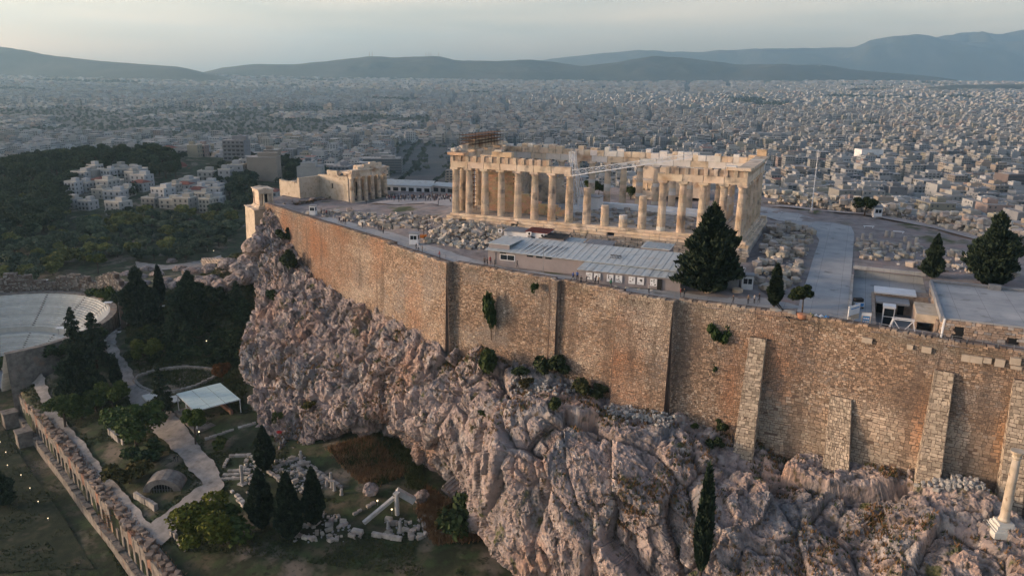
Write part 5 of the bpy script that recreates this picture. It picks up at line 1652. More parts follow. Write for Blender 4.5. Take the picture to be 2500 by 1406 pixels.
# ---------------------------------------------------------------- stones lying about
def rank_labels(its):
    rr = auto_rows(its, min(12, max(1, len(its) // 18)))
    for i, (o, p) in enumerate(its): o['label'] = o['label'] + ', %s row, %s from west' % (ROWW[rr[i][0] - 1], ORD(rr[i][1]))
def scatter(name, label, cat, group, poly, n, smin, smax, H, rg, stuff=0, sm_stuff=(.2, .45), lift=0, material=None, layers=1, tone=None, tilt=.12, stuff_name='rubble', stuff_label=None, boulder=.0):
    px = [p[0] for p in poly]; py = [p[1] for p in poly]
    def pick(k):
        out = []
        while len(out) < k:
            x = rg.uniform(min(px), max(px), 200); y = rg.uniform(min(py), max(py), 200)
            ok = inpoly(poly, x, y)
            out += list(zip(x[ok], y[ok]))
        return out[:k]
    its = []
    for j, (x, y) in enumerate(pick(n)):
        s = rg.uniform(smin, smax)
        z = float(H(np.array([x]), np.array([y]))[0]) + lift + (rg.integers(layers) * s * .55 if layers > 1 else 0)
        o = lie(name, label, cat, group, (x, y, z), (s * rg.uniform(1.0, 1.8), s * rg.uniform(.8, 1.1), s * rg.uniform(.55, .95)), rg, tilt=tilt, boulder=rg.random() < boulder, tone=tone)
        its.append((o, (x, y, z)))
    rank_labels(its)
    if stuff:
        q = pick(stuff); xs = np.array([a for a, b in q]); ys = np.array([b for a, b in q])
        zs = H(xs, ys) + lift - .05
        me = rubble_mesh(stuff_name, np.stack([xs, ys, zs], 1), rg.uniform(*sm_stuff, stuff), rg, material or m_gravel)
        o = obj(stuff_name, me, kind='stuff')
        if stuff_label: o['label'] = stuff_label
RS = np.random.default_rng(99)
def Hpile(x, y):
    return Hp(x, y)
def mound(cx, cy, rx, ry, h, H=Hp):
    return lambda x, y: H(x, y) + h * np.clip(1 - ((np.asarray(x) - cx) / rx) ** 2 - ((np.asarray(y) - cy) / ry) ** 2, 0, 1) ** .6
# rubble bank under the temple's south-west corner
_hb = lambda x, y: Hp(x, y) + 2.9 * sstep(-15, -4.5, y) * sstep(-72, -66, x)
_bank = [(-70, -4), (-69, -14), (-58, -16), (-48, -14.5), (-46, -8), (-46, -4.2)]
scatter('rubble_stone', 'rounded pale rubble stone in the bank under the temple corner', 'stone', 'stones of the bank under the temple corner', _bank, 200, .6, 1.15, _hb, RS, 450, (.3, .6), material=m_block, tone=None, tilt=.35, stuff_name='bank_rubble', stuff_label='small rubble filling the bank under the temple')
scatter('quarried_block', 'grey marble block lying in the yard between temple and path', 'block', 'blocks of the stone yard east of the temple', [(4.5, -6), (4, 30), (9, 33), (13.5, 27), (13.6, -16), (11, -26), (5.5, -22)], 190, .7, 1.5, Hp, RS, 350, (.25, .5), material=m_gravel, layers=2, stuff_name='marble_chips', stuff_label='small marble chips strewn over the stone yard')
scatter('loose_block', 'pale loose block east of the wide path', 'block', 'blocks east of the wide path', [(23.5, 8), (23.3, 27), (36, 25), (52, 20), (52, 4), (37, 3)], 110, .6, 1.2, Hp, RS, 180, (.2, .45), material=m_gravel)
_st = []
for k, (u, v, h) in enumerate([(2105, 592, 1.4), (2124, 590, 1.2), (2151, 610, 1.6), (2158, 612, 1.0), (2174, 615, 1.0), (2197, 612, 1.3), (2217, 615, 2.0), (2162, 588, 1.5), (2177, 590, 1.5), (2093, 598, 1.2), (2208, 597, 1.2), (2235, 605, 1.8)]):
    p = pz(u, v, -3.9); p[2] = hp(p[0], p[1])
    t = thing('column_stump', 'weathered short column stump among the loose blocks', 'column', tuple(p), 0, 'column stumps east of the path'); _st.append((t, tuple(p)))
    q = MB(); q.lathe([(.42, 0), (.40, h * .5), (.37, h)], 14); q.build('shaft', m_block, t)
    q = MB(); q.lathe([(.5, -.2), (.52, -.02), (.43, .05)], 14); q.build('foot', m_block, t)
rank_labels(_st)
# heaps along the north parapet
_nl = [(-4, 64), (10, 66), (26, 63), (37, 56), (47, 44), (57, 30), (66, 17)]
_no = [(2, 73), (14, 73), (28, 68), (42, 59), (52, 48), (62, 35), (72, 20)]
_hn = lambda x, y: Hp(x, y) + .2
scatter('heap_stone', 'squared pale stone in the long heap along the north parapet', 'stone', 'stones heaped along the north parapet', _nl + _no[::-1], 270, .9, 1.7, _hn, RS, 300, (.4, .8), layers=4, tone=1.12, material=m_block, stuff_name='parapet_rubble', stuff_label='small rubble of the heap along the north parapet')
scatter('fallen_stone', 'pale slab in the rubble field west of the temple', 'slab', 'slabs west of the temple', [(-98, 2), (-84, -2), (-76, -2), (-74, 6), (-84, 14), (-100, 16)], 80, .8, 1.5, Hp, RS, 260, (.3, .6), material=m_block, lift=.2, stuff_name='field_rubble', stuff_label='rubble field west of the temple')
scatter('fallen_stone', 'flat stone beside the wall path below the gateway', 'slab', 'stones beside the wall path below the gateway', [(-128, 14), (-112, 8), (-100, 4), (-104, 18), (-120, 28)], 60, .6, 1.2, Hp, RS, 160, (.2, .5), material=m_block, lift=.2, stuff_name='path_rubble', stuff_label='rubble beside the wall path below the gateway')
_np = lambda x, y: Hp(x, y)
ribbon('path', 'dry rock strip at foot of the north stone heap', [(0, 60), (24, 60), (40, 48), (56, 24)], [(4, 64), (26, 63), (44, 51), (60, 28)], Hp, 40, 4, .35, mat('trodden_rock', [(.3, .3, .3)]))
# ================================================================ LOWER SLOPES
m_seat_old = mat('weathered_ruin', [(.26, .255, .24), (.40, .39, .37)], scale=.8, rough=.95, bump=.03, bscale=4)
m_path = mat('gravel_path', [(.20, .185, .165), (.29, .27, .245), (.36, .335, .305)], scale=.6, rough=1, bump=.03, bscale=4, stain=[((.13, .12, .10), .3, .6, .72)])
m_lawn = mat('lawn', [(.012, .021, .011), (.026, .036, .018), (.06, .058, .034)], scale=.35, rough=1, bump=.1, bscale=5, stain=[((.10, .085, .06), .18, .58, .72)])
m_seat = mat('theatre_marble', [(.50, .50, .455), (.64, .64, .59)], scale=.6, rough=.8, tint='obj')
m_old = mat('old_grey_stone', [(.10, .09, .08), (.20, .18, .157), (.29, .265, .23)], scale=.6, detail=8, rough=.95, bump=.1, bscale=2.5, stain=[((.30, .20, .14), .25, .6, .72)])
m_brick = mat('brick_brown', [(.20, .11, .075), (.29, .17, .12)], scale=1.2, rough=.95, bump=.06, bscale=4)
m_shelt = mat('shelter_glass', [(.42, .55, .53), (.50, .62, .60)], scale=.4, rough=.3)

def pline(px, H=Hg, z0=-53): return [tuple(on(u, v, H, z0)[:2]) for u, v in px]
def lower_paths():
    ribbon('path', 'pale gravel path climbing past the glass roofed shelter', pline([(330, 1320), (395, 1262), (455, 1215), (500, 1188), (465, 1150), (425, 1105), (370, 1050), (335, 1010), (308, 960), (290, 905), (258, 860), (262, 825), (290, 800), (330, 780), (380, 757)]),
           pline([(395, 1335), (470, 1262), (535, 1215), (545, 1180), (520, 1128), (480, 1085), (450, 1040), (410, 990), (345, 945), (325, 915), (285, 850), (285, 815), (305, 795), (345, 776), (392, 753)]), Hg, 220, 11, .42, m_path, rag=1.0)
    ribbon('path', 'narrow straight gravel path along the ruined arcade', pline([(48, 930), (110, 1010), (170, 1090), (240, 1180), (330, 1305)]), pline([(75, 925), (140, 1005), (205, 1085), (280, 1180), (385, 1305)]), Hg, 150, 6, .42, m_path, rag=.9)
    ribbon('path', 'pale forecourt under the terrace wall of the upper slope', pline([(330, 640), (400, 650), (470, 642), (540, 625)]), pline([(335, 655), (400, 662), (475, 655), (548, 640)]), Hg, 60, 6, .42, m_path, rag=1.5)
    # stair of slabs climbing to the terrace
    t = thing('rock_stair', 'long curved flight of stone steps climbing to the citadel entrance', 'stairs')
    A = [on(u, v) for u, v in [(505, 700), (535, 692), (560, 680), (555, 665), (535, 652), (515, 645), (500, 640)]]
    A = np.array(A); s = np.concatenate([[0], np.cumsum(np.linalg.norm(A[1:] - A[:-1], axis=1))])
    rg = np.random.default_rng(2)
    for d in np.linspace(0, s[-1], 30):
        p = np.array([np.interp(d, s, A[:, i]) for i in range(3)]); p2 = np.array([np.interp(d + .5, s, A[:, i]) for i in range(3)])
        a = math.atan2(*(p2 - p)[:2][::-1]) if d < s[-1] - .6 else a
        q = MB(); q.cbox((0, 0, 0), (1.3, 3.6, .5)); q.build('step', m_old, t, (p[0], p[1], p[2] + .15), a)
    t = thing('slab_path', 'row of pale paving slabs leading up beside the theatre', 'path')
    t['kind'] = 'thing'
    for k in range(14):
        f = k / 13
        p = on(262 + f * 168, 832 - f * 92 - 14 * math.sin(f * 3.1))
        q = MB(); q.cbox((0, 0, 0), (2.0, 1.5, .16)); q.build('slab', m_seat, t, (p[0], p[1], p[2] + .12), .6 + .1 * rg.normal())
lower_paths()

def theatre():
    t = thing('theatre_bowl', 'semicircular marble theatre seating in the slope below the citadel', 'theatre', tuple(hom((ODE_C[0], ODE_C[1], 0))))
    t.scale = (KL, KL, KL)
    a0, a1 = math.radians(-25), math.radians(205)
    n = 96
    th = np.linspace(a0, a1, n)
    rows = []
    for k in range(17): rows.append((9.0 + k * .62, -55.5 + k * .46))
    dz = (9.0 + 17 * .62, rows[-1][1])
    for k in range(17): rows.append((21.2 + k * .66, -46.2 + k * .48))
    rg = np.random.default_rng(4)
    def ring(r0, r1, z0, z1, name, material, base=None, tone=1.0, aa=th):
        # a stepped ring: riser and tread
        m = len(aa)
        prof = [(r0, z0), (r0, z1), (r1, z1), (r1, z0 - .5)]
        V = []
        for r, z in prof: V.append(np.stack([r * np.cos(aa), r * np.sin(aa), np.full(m, z)], 1))
        V = np.concatenate(V)
        q = np.concatenate([np.stack([np.arange(m - 1) + j * m, np.arange(m - 1) + 1 + j * m, np.arange(m - 1) + 1 + (j + 1) * m, np.arange(m - 1) + (j + 1) * m], 1) for j in range(3)])
        o = obj(name, mesh_np(name, V, q, mats=[material]), t)
        o.color = (tone, tone, tone, 1)
        return o
    for r, z in rows:
        ring(r, r + .80, z - .48, z, 'seat_row', m_seat, tone=rg.uniform(.82, 1.05))
    ring(dz[0], 21.3, -48.2, -48.0, 'walkway', m_seat, tone=.8)
    ring(21.15, 21.35, -48.0, -46.3, 'walkway_wall', m_seat, tone=.75)
    ring(0.01, 9.1, -56.4, -56.2, 'orchestra', m_conc2)
    ring(32.3, 34.2, -39.5, -38.15, 'rim_walk', m_old)
    for ang in np.radians([10, 38, 64, 90, 116, 142, 168]):       # stairways
        s = MB()
        for (r, z) in rows:
            for h in range(2):
                rr = r + h * .33
                c, sn = math.cos(ang), math.sin(ang)
                s.cbox((c * (rr + .2), sn * (rr + .2), z + .06 - .24 * (1 - h) + .05), (.34, .55, .25), ang)
        s.build('stairway', m_old, t)
    # outer retaining wall
    V = []; 
    aw = np.linspace(a0, math.radians(60), 50)
    for r, z in ((34.2, -38.1), (34.2, -56.0)): V.append(np.stack([r * np.cos(aw), r * np.sin(aw), np.full(50, z)], 1))
    V = np.concatenate(V); q = np.stack([np.arange(49), np.arange(49) + 50, np.arange(49) + 51, np.arange(49) + 1], 1)
    obj('outer_wall', mesh_np('outer_wall', V, q, mats=[m_old]), t)
    # ruined back wall with jagged top
    SV, Cc = [], []
    b = thing('theatre_back_wall', 'jagged ruined stone wall curving round the theatre rim', 'wall')
    b['kind'] = 'thing'; b.scale = (KL, KL, KL); b.location = hom((0, 0, 0))
    core = MB()
    for k in range(22):
        x0 = math.radians(34 + k * 6.2); x1 = math.radians(34 + (k + 1) * 6.2)
        R = 36.5
        h = 4.6 + 2.2 * math.sin(k * 1.3) * rg.uniform(.3, 1) + (2.0 if 3 < k < 9 else 0)
        P = lambda a, z, r=R: np.array([ODE_C[0] + r * math.cos(a), ODE_C[1] + r * math.sin(a), z])
        A_, B_ = P(x1, -40.5), P(x0, -40.5); C_, D_ = P(x0, -38.5 + h), P(x1, -38.5 + h)
        # inner face looks at the bowl
        r = patch(B_[:3] * 1, A_, D_, C_, .55, .9, 3000 + k, prot=.12, miss=.04)
        if r: SV.append(r[0]); Cc.append(r[1])
        r = patch(P(x1, -40.5, R + 1.6), P(x0, -40.5, R + 1.6), P(x0, -38.5 + h, R + 1.6), P(x1, -38.5 + h, R + 1.6), .55, .9, 3100 + k, prot=.12)
        if r: SV.append(r[0]); Cc.append(r[1])
        core.hexa([P(x0, -42, R + .06), P(x0, -42, R + 1.55), P(x1, -42, R + 1.55), P(x1, -42, R + .06)], [P(x0, -38.7 + h, R + .06), P(x0, -38.7 + h, R + 1.55), P(x1, -38.7 + h, R + 1.55), P(x1, -38.7 + h, R + .06)])
    core.build('core', m_mortar, b)
    V = np.concatenate(SV); r4 = rg.random((len(V), 3))
    col = np.array([.30, .28, .25]) * (.6 + .7 * r4[:, :1])
    obj('wall_stones', stones_mesh('wall_stones', V, col), b, kind='stuff')
    for k, (u, v) in enumerate(((30, 695), (108, 690), (176, 690), (290, 690), (265, 745), (150, 808))):
        p = on(u, v, lambda x, y: np.full(np.shape(x), hz(-37.0)), hz(-37))
        c = thing('light_box', ['white flat lamp cover standing west on the theatre wall', 'second white lamp cover on the theatre wall', 'third white lamp cover on the theatre wall', 'white lamp cover beside the upper ruins', 'white lamp cover at the theatre rim corner', 'white sloping canopy among the theatre seats'][k], 'lamp', (p[0], p[1], hz(-37.0)), .5, 'white lamp covers round the theatre')
        q = MB(); q.cbox((0, 0, 1.0), (2.6, 1.6, .16)); q.build('cover', m_white, c)
        q = MB(); q.bar((-.9, 0, -1.2), (-.9, 0, .92), .08); q.bar((.9, 0, -1.2), (.9, 0, .92), .08); q.build('leg', m_steel, c)
theatre()

def arcade():
    rg = np.random.default_rng(6)
    A = STOA_A; L = np.linalg.norm(STOA_B - STOA_A) + 26
    rz = math.atan2(_sd_[1], _sd_[0])
    zb = hz(-57.5) - .1
    t = thing('ruined_arcade', 'long ruined stone arcade with brown grassy top above the lawn', 'arcade', (A[0], A[1], zb), rz)
    # local: x along the wall, y>0 to the upper path side, -y to the lawn
    H = 9.1
    bays = int(L / 3.5); bw = L / bays
    w = MB(); w.box(0, L, .9, 2.6, -1, H - .5); w.build('back_wall', m_old, t)
    w = MB(); w.box(0, L, -1.6, .9, -1, 2.6); w.build('base_wall', m_old, t)
    for k in range(int(L / 1.6)):
        h = 2.6 + rg.uniform(0, .5)
        q = MB(); q.cbox((k * 1.6 + .8, -.9 + rg.uniform(-.3, .1), 2.6 + (h - 2.6) / 2), (1.5, rg.uniform(.8, 1.5), h - 2.6 + .02)); q.build('ledge_stone', m_old, t)
    for k in range(bays + 1):
        x = k * bw
        hh = H - 3.0
        pw_ = .62
        lost = (k > bays * .62 and rg.random() < .35)
        q = MB(); q.box(x - pw_, x + pw_, -.25, .95, 2.6, 2.6 + (hh - .2 if not lost else rg.uniform(1.0, 3.0))); q.build('pier', m_old, t)
        if k < bays and not lost:
            # arch ring with spandrel
            a = MB(); xc = x + bw / 2; R = bw / 2 - pw_; zs = 2.6 + 2.3
            N = 9
            pts = [(xc - R * math.cos(math.pi * i / N), zs + R * math.sin(math.pi * i / N)) for i in range(N + 1)]
            top = H - .3 + rg.uniform(-.3, .35)
            for (xa, za), (xb, zb_) in zip(pts, pts[1:]):
                a.hexa([(xa, -.2, za), (xb, -.2, zb_), (xb, .92, zb_), (xa, .92, za)], [(xa, -.2, top), (xb, -.2, top), (xb, .92, top), (xa, .92, top)])
            a.build('arch', m_old if k % 3 else m_brick, t)
        # rough crown stones
        for j in range(4):
            xx = x + j * bw / 4 + rg.uniform(0, .4)
            o = obj('crown_stone', BLOCKS[rg.integers(14)], t, (xx, rg.uniform(-.1, 2.2), H - .25 + rg.uniform(-.1, .35))); o.scale = (rg.uniform(.7, 1.4), rg.uniform(.8, 1.6), rg.uniform(.5, 1.0)); o.color = (.72, .6, .52, 1); o.rotation_euler = (0, 0, rg.uniform(0, 3))
    for x in (4.5, 21.0):
        q = MB(); q.cbox((x, -3.2, 2.2), (3.6, 3.6, 4.4)); q.cbox((x, -3.2, 4.55), (3.9, 3.9, .4)); q.build('buttress', m_old, t)
    # dry grass on the crown
    V = []; T = []
    n = 2600
    for i in range(n):
        x, y = rg.uniform(0, L), rg.uniform(-.2, 2.8); z = H - .35 + rg.uniform(0, .3); a = rg.uniform(0, 6.28); h = rg.uniform(.25, .7); s = .09
        b = len(V); V += [(x - s * math.cos(a), y - s * math.sin(a), z), (x + s * math.cos(a), y + s * math.sin(a), z), (x + rg.normal(0, .2), y + rg.normal(0, .2), z + h)]; T.append((b, b + 1, b + 2))
    obj('dry_grass', mesh_np('dry_grass', np.array(V), tris=np.array(T), mats=[mat('dry_brush', [(.17, .10, .06), (.25, .155, .10)], scale=.6, rough=1)]), t, kind='stuff')
    # stubby scaffolding at the near end
    sc = thing('scaffold', 'small rusty scaffold inside the broken end of the arcade', 'scaffold', tuple(pz(245, 1285, hz(-54))), .3)
    q = MB()
    for i in range(3):
        for j in range(2): q.bar((i * 1.6, j * 1.4, -3), (i * 1.6, j * 1.4, 3.2), .05)
    for z in (0, 1.5, 3): q.bar((0, 0, z), (3.2, 0, z), .05); q.bar((0, 1.4, z), (3.2, 1.4, z), .05); q.bar((0, 0, z), (3.2, 0, z - 1.5), .04)
    q.build('frame', m_wood, sc)
    sheet = ribbon('lawn', 'dark grass lawn below the arcade', pline([(0, 1030), (60, 1130), (140, 1240), (230, 1390)], lambda x, y: np.full(np.shape(x), hz(-57.4)), hz(-57.4)), pline([(-300, 1040), (-250, 1130), (-200, 1240), (-100, 1400)], lambda x, y: np.full(np.shape(x), hz(-57.4)), hz(-57.4)), lambda x, y: np.full(np.shape(x), hz(-57.2)), 40, 30, 0, m_lawn)
    for k, (u, v) in enumerate(((1, 1083), (15, 1108), (19, 1140), (52, 1164), (74, 1196), (94, 1229), (118, 1270))):
        p = pz(u, v, hz(-57.1))
        l = thing('lawn_lamp', ['spotlight at the picture edge on the lawn', 'second lawn spotlight down the row', 'third lawn spotlight down the row', 'fourth lawn spotlight down the row', 'fifth lawn spotlight down the row', 'sixth lawn spotlight down the row', 'last and lowest spotlight on the lawn'][k], 'lamp', tuple(p), 0, 'spotlights on the lawn')
        q = MB(); q.bar((0, 0, 0), (0, 0, .5), .06); q.build('stake', m_steel, l)
        q = MB(); q.lathe([(.07, .5), (.12, .6), (.12, .7)], 8); q.build('head', m_lampon, l)
m_lampon = bpy.data.materials.new('lamp_glow'); m_lampon.use_nodes = True
_b = m_lampon.node_tree.nodes['Principled BSDF']; _b.inputs['Base Color'].default_value = (1, .9, .7, 1); _b.inputs['Emission Color'].default_value = (1, .78, .45, 1); _b.inputs['Emission Strength'].default_value = 0.9
arcade()
for k, (u, v, lab) in enumerate(((522, 618, 'lit path lamp under the entrance terrace'), (501, 716, 'lit lamp beside the stone stair'), (635, 648, 'lit lamp at the cliff foot by the entrance'), (505, 841, 'lit lamp in the dark grove'), (437, 852, 'lit lamp low in the dark grove'), (490, 984, 'lit lamp on the glass shelter roof'), (487, 1065, 'lit lamp beside the small pine'), (922, 1235, 'lit spotlight by the long marble beam'), (957, 1255, 'lit spotlight below the marble post'), (592, 1279, 'lit lamp near the yellow pine'))):
    p = on(u, v)
    l = thing('path_lamp', lab, 'lamp', tuple(p), 0, 'small lit lamps on the slope')
    q = MB(); q.bar((0, 0, -.1), (0, 0, 1.0), .05); q.build('stake', m_steel, l)
    q = MB(); q.lathe([(.1, 1.0), (.17, 1.12), (.17, 1.28)], 10); q.build('head', m_lampon, l)

def shelter():
    z = hz(-45.0)
    A = hom((-119.1, -44.0, -40.5))[:2]; B = hom((-107.6, -49.4, -40.5))[:2]
    ex = (B - A); Lx = np.hypot(*ex); rz = math.atan2(ex[1], ex[0]); Ly = 10.4 * KL
    t = thing('glass_shelter', 'open shelter with pale green glass panel roof over ruins', 'shelter', (A[0], A[1], z), rz)
    H = 4.3 * KL
    nx, ny = 6, 3
    for i in range(nx):
        for j in range(ny):
            q = MB(); q.box(i * Lx / nx + .05, (i + 1) * Lx / nx - .05, j * Ly / ny + .05, (j + 1) * Ly / ny - .05, H + .1 + .02 * j, H + .16 + .02 * j); q.build('roof_panel', m_shelt, t)
    q = MB()
    for i in range(nx + 1): q.bar((i * Lx / nx, 0, H), (i * Lx / nx, Ly, H + .04), .06)
    for j in range(ny + 1): q.bar((0, j * Ly / ny, H), (Lx, j * Ly / ny, H), .06)
    q.build('roof_frame', m_white, t)
    for x in (0.15, Lx / 2, Lx - .15):
        for y in (.15, Ly - .15):
            q = MB(); q.bar((x, y, -.4), (x, y, H), .12, 6); q.build('post', m_white, t)
    q = MB(); q.box(-.8, Lx + .8, -.8, Ly + .8, -1.2, .05); q.build('floor', m_old, t)
    for i in range(5):
        p = thing('ruin_column', ['first broken column under the glass shelter', 'second broken column under the glass shelter', 'third broken column under the glass shelter', 'fourth broken column under the glass shelter', 'fifth broken column under the glass shelter'][i], 'column', (A[0] + ex[0] * (.3 + .14 * i) + 1.1, A[1] + ex[1] * (.3 + .14 * i) + 1.7, z + .05), 0, 'broken columns under the glass shelter')
        q = MB(); q.lathe([(.32, 0), (.3, 1.2), (.27, 2.3 - .15 * (i % 3))], 12); q.build('shaft', m_seat, p); q = MB(); q.cbox((0, 0, .08), (.9, .9, .16)); q.build('plinth', m_seat, p)
    w = MB(); w.box(1.5, Lx - 1.0, Ly - 2.5, Ly - 1.8, .05, 1.9); w.build('inner_wall', m_brick, t)
    pv = thing('marble_platform', 'white stepped marble platform beside the glass shelter', 'platform', tuple(on(395, 975)), rz)
    for k in range(3):
        q = MB(); q.cbox((k * 3.2 - 3, k * 2.6 - 2, .2 + k * .12), (4.6, 3.4, .5)); q.build('slab', m_seat, pv)
    # round terrace wall around a grass plot
    t = thing('round_kerb', 'low oval stone kerb around a dark grass plot', 'kerb')
    t['kind'] = 'thing'
    ring = [on(u, v) for u, v in ((327, 932), (345, 948), (380, 962), (430, 958), (480, 945), (520, 925), (545, 908), (500, 902), (455, 898), (410, 902), (370, 910), (335, 922))]
    rg = np.random.default_rng(8)
    for a, b in zip(ring, ring[1:] + ring[:1]):
        L = np.linalg.norm(b[:2] - a[:2]); n = max(2, int(L / 1.3)); an = math.atan2(b[1] - a[1], b[0] - a[0])
        for k in range(n):
            p = a + (b - a) * (k + .5) / n
            o = obj('kerb_stone', BLOCKS[rg.integers(14)], t, (p[0], p[1], p[2] + .3), an); o.scale = (L / n * .97, .8, .9); o.color = (.7, .7, .68, 1)
shelter()

m_pale_block2 = mat('worn_white_marble', [(.38, .375, .355), (.52, .515, .49)], scale=.8, rough=.85)
m_ruinchip = mat('ruin_chips', [(.22, .22, .21), (.42, .42, .40)], scale=4, rough=1)
def ruins():
    rg = np.random.default_rng(15)
    # rows of foundation blocks of the healing sanctuary
    def row(a, b, label, wmin=.8, wmax=1.5, h=.55, tone=.95):
        A, B = on(*a), on(*b)
        L = np.linalg.norm((B - A)[:2]); an = math.atan2(*(B - A)[:2][::-1])
        t = thing('foundation_row', label, 'ruin', tuple(A), an)
        x = 0
        while x < L:
            w = rg.uniform(wmin, wmax)
            if rg.random() < .88:
                o = obj('block', BLOCKS[rg.integers(14)], t, (x + w / 2, rg.uniform(-.12, .12), h * .4 + (B[2] - A[2]) * x / L)); o.scale = (w * .96, rg.uniform(.6, .95), h); k = tone * rg.uniform(.8, 1.15); o.color = (k, k, k, 1)
            x += w
    row((560, 1115), (608, 1113), 'upper edge blocks of the small square foundation'); row((560, 1115), (545, 1150), 'west edge blocks of the small square foundation'); row((608, 1113), (595, 1148), 'east edge blocks of the small square foundation')
    row((545, 1152), (600, 1150), 'front row of grey blocks of the small square foundation'); row((545, 1162), (600, 1158), 'second front row of grey slabs, lower down'); row((540, 1172), (590, 1168), 'third and lowest front row of grey slabs')
    row((668, 1145), (722, 1122), 'block row running uphill behind the tall cypresses'); row((735, 1128), (830, 1190), 'long block row below the brown grass slope'); row((655, 1152), (690, 1180), 'short block row beside the tall cypress')
    row((862, 1258), (912, 1230), 'two long pale blocks beside the fallen beam'); row((565, 1200), (620, 1250), 'ragged block row left of the three cypresses', tone=1.15); row((580, 1222), (625, 1262), 'lower ragged block row by the cypress foot', tone=1.15)
    row((860, 1300), (960, 1318), 'big white blocks at the bottom edge below the beam', 1.6, 2.6, 1.0, 1.3); row((330, 1215), (382, 1245), 'thick low wall beside the arched vault', 1.0, 1.6, 1.6, .8)
    row((500, 1075), (622, 1035), 'low rubble wall between shelter and cliff foot', .7, 1.2, .7); row((405, 1290), (450, 1340), 'low wall at the picture foot beside the path', 1.0, 1.6, 1.3, .75); row((268, 1060), (300, 1085), 'curved low wall under the umbrella pine', 1.0, 1.4, 1.8, .85)
    # scattered marble
    for poly, n, m, lab, grp in (([(655, 1130), (735, 1110), (800, 1170), (760, 1215), (690, 1190)], 40, 320, 'white marble fragment in the sanctuary court behind the cypresses', 'fragments behind the cypresses'),
                                 ([(700, 1290), (760, 1230), (830, 1260), (900, 1320), (720, 1330)], 45, 60, 'loose white marble piece before the cypresses', 'pieces before the cypresses'),
                                 ([(600, 1120), (640, 1115), (650, 1190), (600, 1210)], 15, 150, 'marble fragment between square foundation and cypress', 'fragments by the square foundation'),
                                 ([(940, 1270), (1050, 1260), (1080, 1310), (940, 1325)], 30, 60, 'loose stone in the corner ruins under the cliff', 'stones in the corner ruins')):
        P = [tuple(on(u, v)[:2]) for u, v in poly]
        scatter('marble_piece', lab, 'stone', grp, P, n, .5, 1.0, Hg, rg, m, (.2, .45), material=m_ruinchip, lift=.05, stuff_name='marble_chips', stuff_label='marble chips: ' + grp)
    for k, (u, v) in enumerate(((735, 1120), (808, 1175), (810, 1190), (817, 1197), (834, 1208), (948, 1290), (977, 1300), (798, 1185))):
        p = on(u, v); h = [2.0, 2.0, 1.6, 2.2, 1.4, 1.6, 2.6, 1.2][k]
        c = thing('column_stump', ['stump at the corner of the sanctuary court', 'tallest stump in the row below the grass slope', 'short stump in the row below the grass slope', 'leaning stump in the row below the grass slope', 'last stump in the row below the grass slope', 'squat stump under the marble beams', 'pale stump on a rough plinth at the bottom edge', 'small stump behind the slim cypress'][k], 'column', tuple(p), 0, 'column stumps in the sanctuary')
        q = MB(); q.lathe([(.36, -.3), (.34, h * .5), (.3, h)], 12); q.build('shaft', m_seat_old, c); q = MB(); q.lathe([(.46, -.3), (.46, .12), (.36, .18)], 12); q.build('foot', m_seat_old, c)
    # re-erected post and beams
    p = on(970, 1256); z = p[2]
    t = thing('restored_portico', 'white marble post carrying two long beams below the cliff', 'ruin', tuple(p))
    q = MB(); q.lathe([(.5, -.3), (.48, 2.4), (.42, 4.6)], 16); q.cbox((0, 0, 4.8), (1.1, 1.1, .4)); q.build('post', m_pale_block2, t)
    b1 = pw(968, 1197, depth(p)) - p; b2 = pw(1012, 1222, depth(p) + 1) - p
    q = MB(); q.bar(b1, b2, .85, 4); q.build('lintel', m_pale_block2, t)
    b3 = pw(962, 1214, depth(p)) - p; b4 = pw(888, 1276, depth(p) - 4) - p
    q = MB(); q.bar(b3, b4, .5, 4); q.build('sloping_beam', m_pale_block2, t)
    p = on(592, 1180)
    t = thing('lone_column', 'slim pale column standing by the square foundation', 'column', tuple(p))
    q = MB(); q.lathe([(.40, 0), (.38, 2), (.33, 4.4)], 14); q.build('shaft', m_seat_old, t); q = MB(); q.cbox((0, 0, -.1), (1.6, 1.6, .5)); q.build('plinth', m_seat_old, t)
    # vault mouth
    p = on(398, 1200)
    t = thing('vault_mouth', 'low arched vault entrance with grey iron gate', 'vault', tuple(p), .45)
    q = MB(); N = 10
    for i in range(N):
        a, b = math.pi * i / N, math.pi * (i + 1) / N
        f = lambda r, s: (-r * math.cos(s), r * math.sin(s) * .75)
        (x0, z0), (x1, z1), (x2, z2), (x3, z3) = f(2.6, a), f(2.6, b), f(4.2, b), f(4.2, a)
        q.hexa([(x0, -.5, z0), (x1, -.5, z1), (x1, 3.5, z1), (x0, 3.5, z0)], [(x3, -.5, z3), (x2, -.5, z2), (x2, 3.5, z2 + .4), (x3, 3.5, z3 + .4)])
    q.build('arch', m_old, t)
    q = MB(); q.box(-2.6, 2.6, .7, .8, -.3, 1.9); q.build('dark_inside', m_dark, t)
    q = MB()
    for k in range(9): q.bar((-2.4 + k * .6, -.3, -.2), (-2.4 + k * .6, -.3, max(.3, 1.9 * math.sqrt(max(0, 1 - ((-2.4 + k * .6) / 2.6) ** 2)))), .05)
    q.bar((-2.5, -.3, .6), (2.5, -.3, .6), .05); q.build('gate_bars', m_steel, t)
    for k, (u, v, s, lab) in enumerate(((905, 1208, 3.2, 'big rounded grey boulder below the brown grass slope'), (1030, 1225, 3.0, 'boulder at the cliff foot beside the marble lintel'), (612, 592, 7.0, 'big rounded boulder under the bastion'))):
        p = on(u, v) if k < 2 else rock_at(632, 600) + np.array([-2.5, 1.0, -3.0])
        o = lie('boulder', lab, 'boulder', None, p, (s * 1.15, s, s * .9), rg, boulder=True, tone=.8); o.data = ROCKB[k]
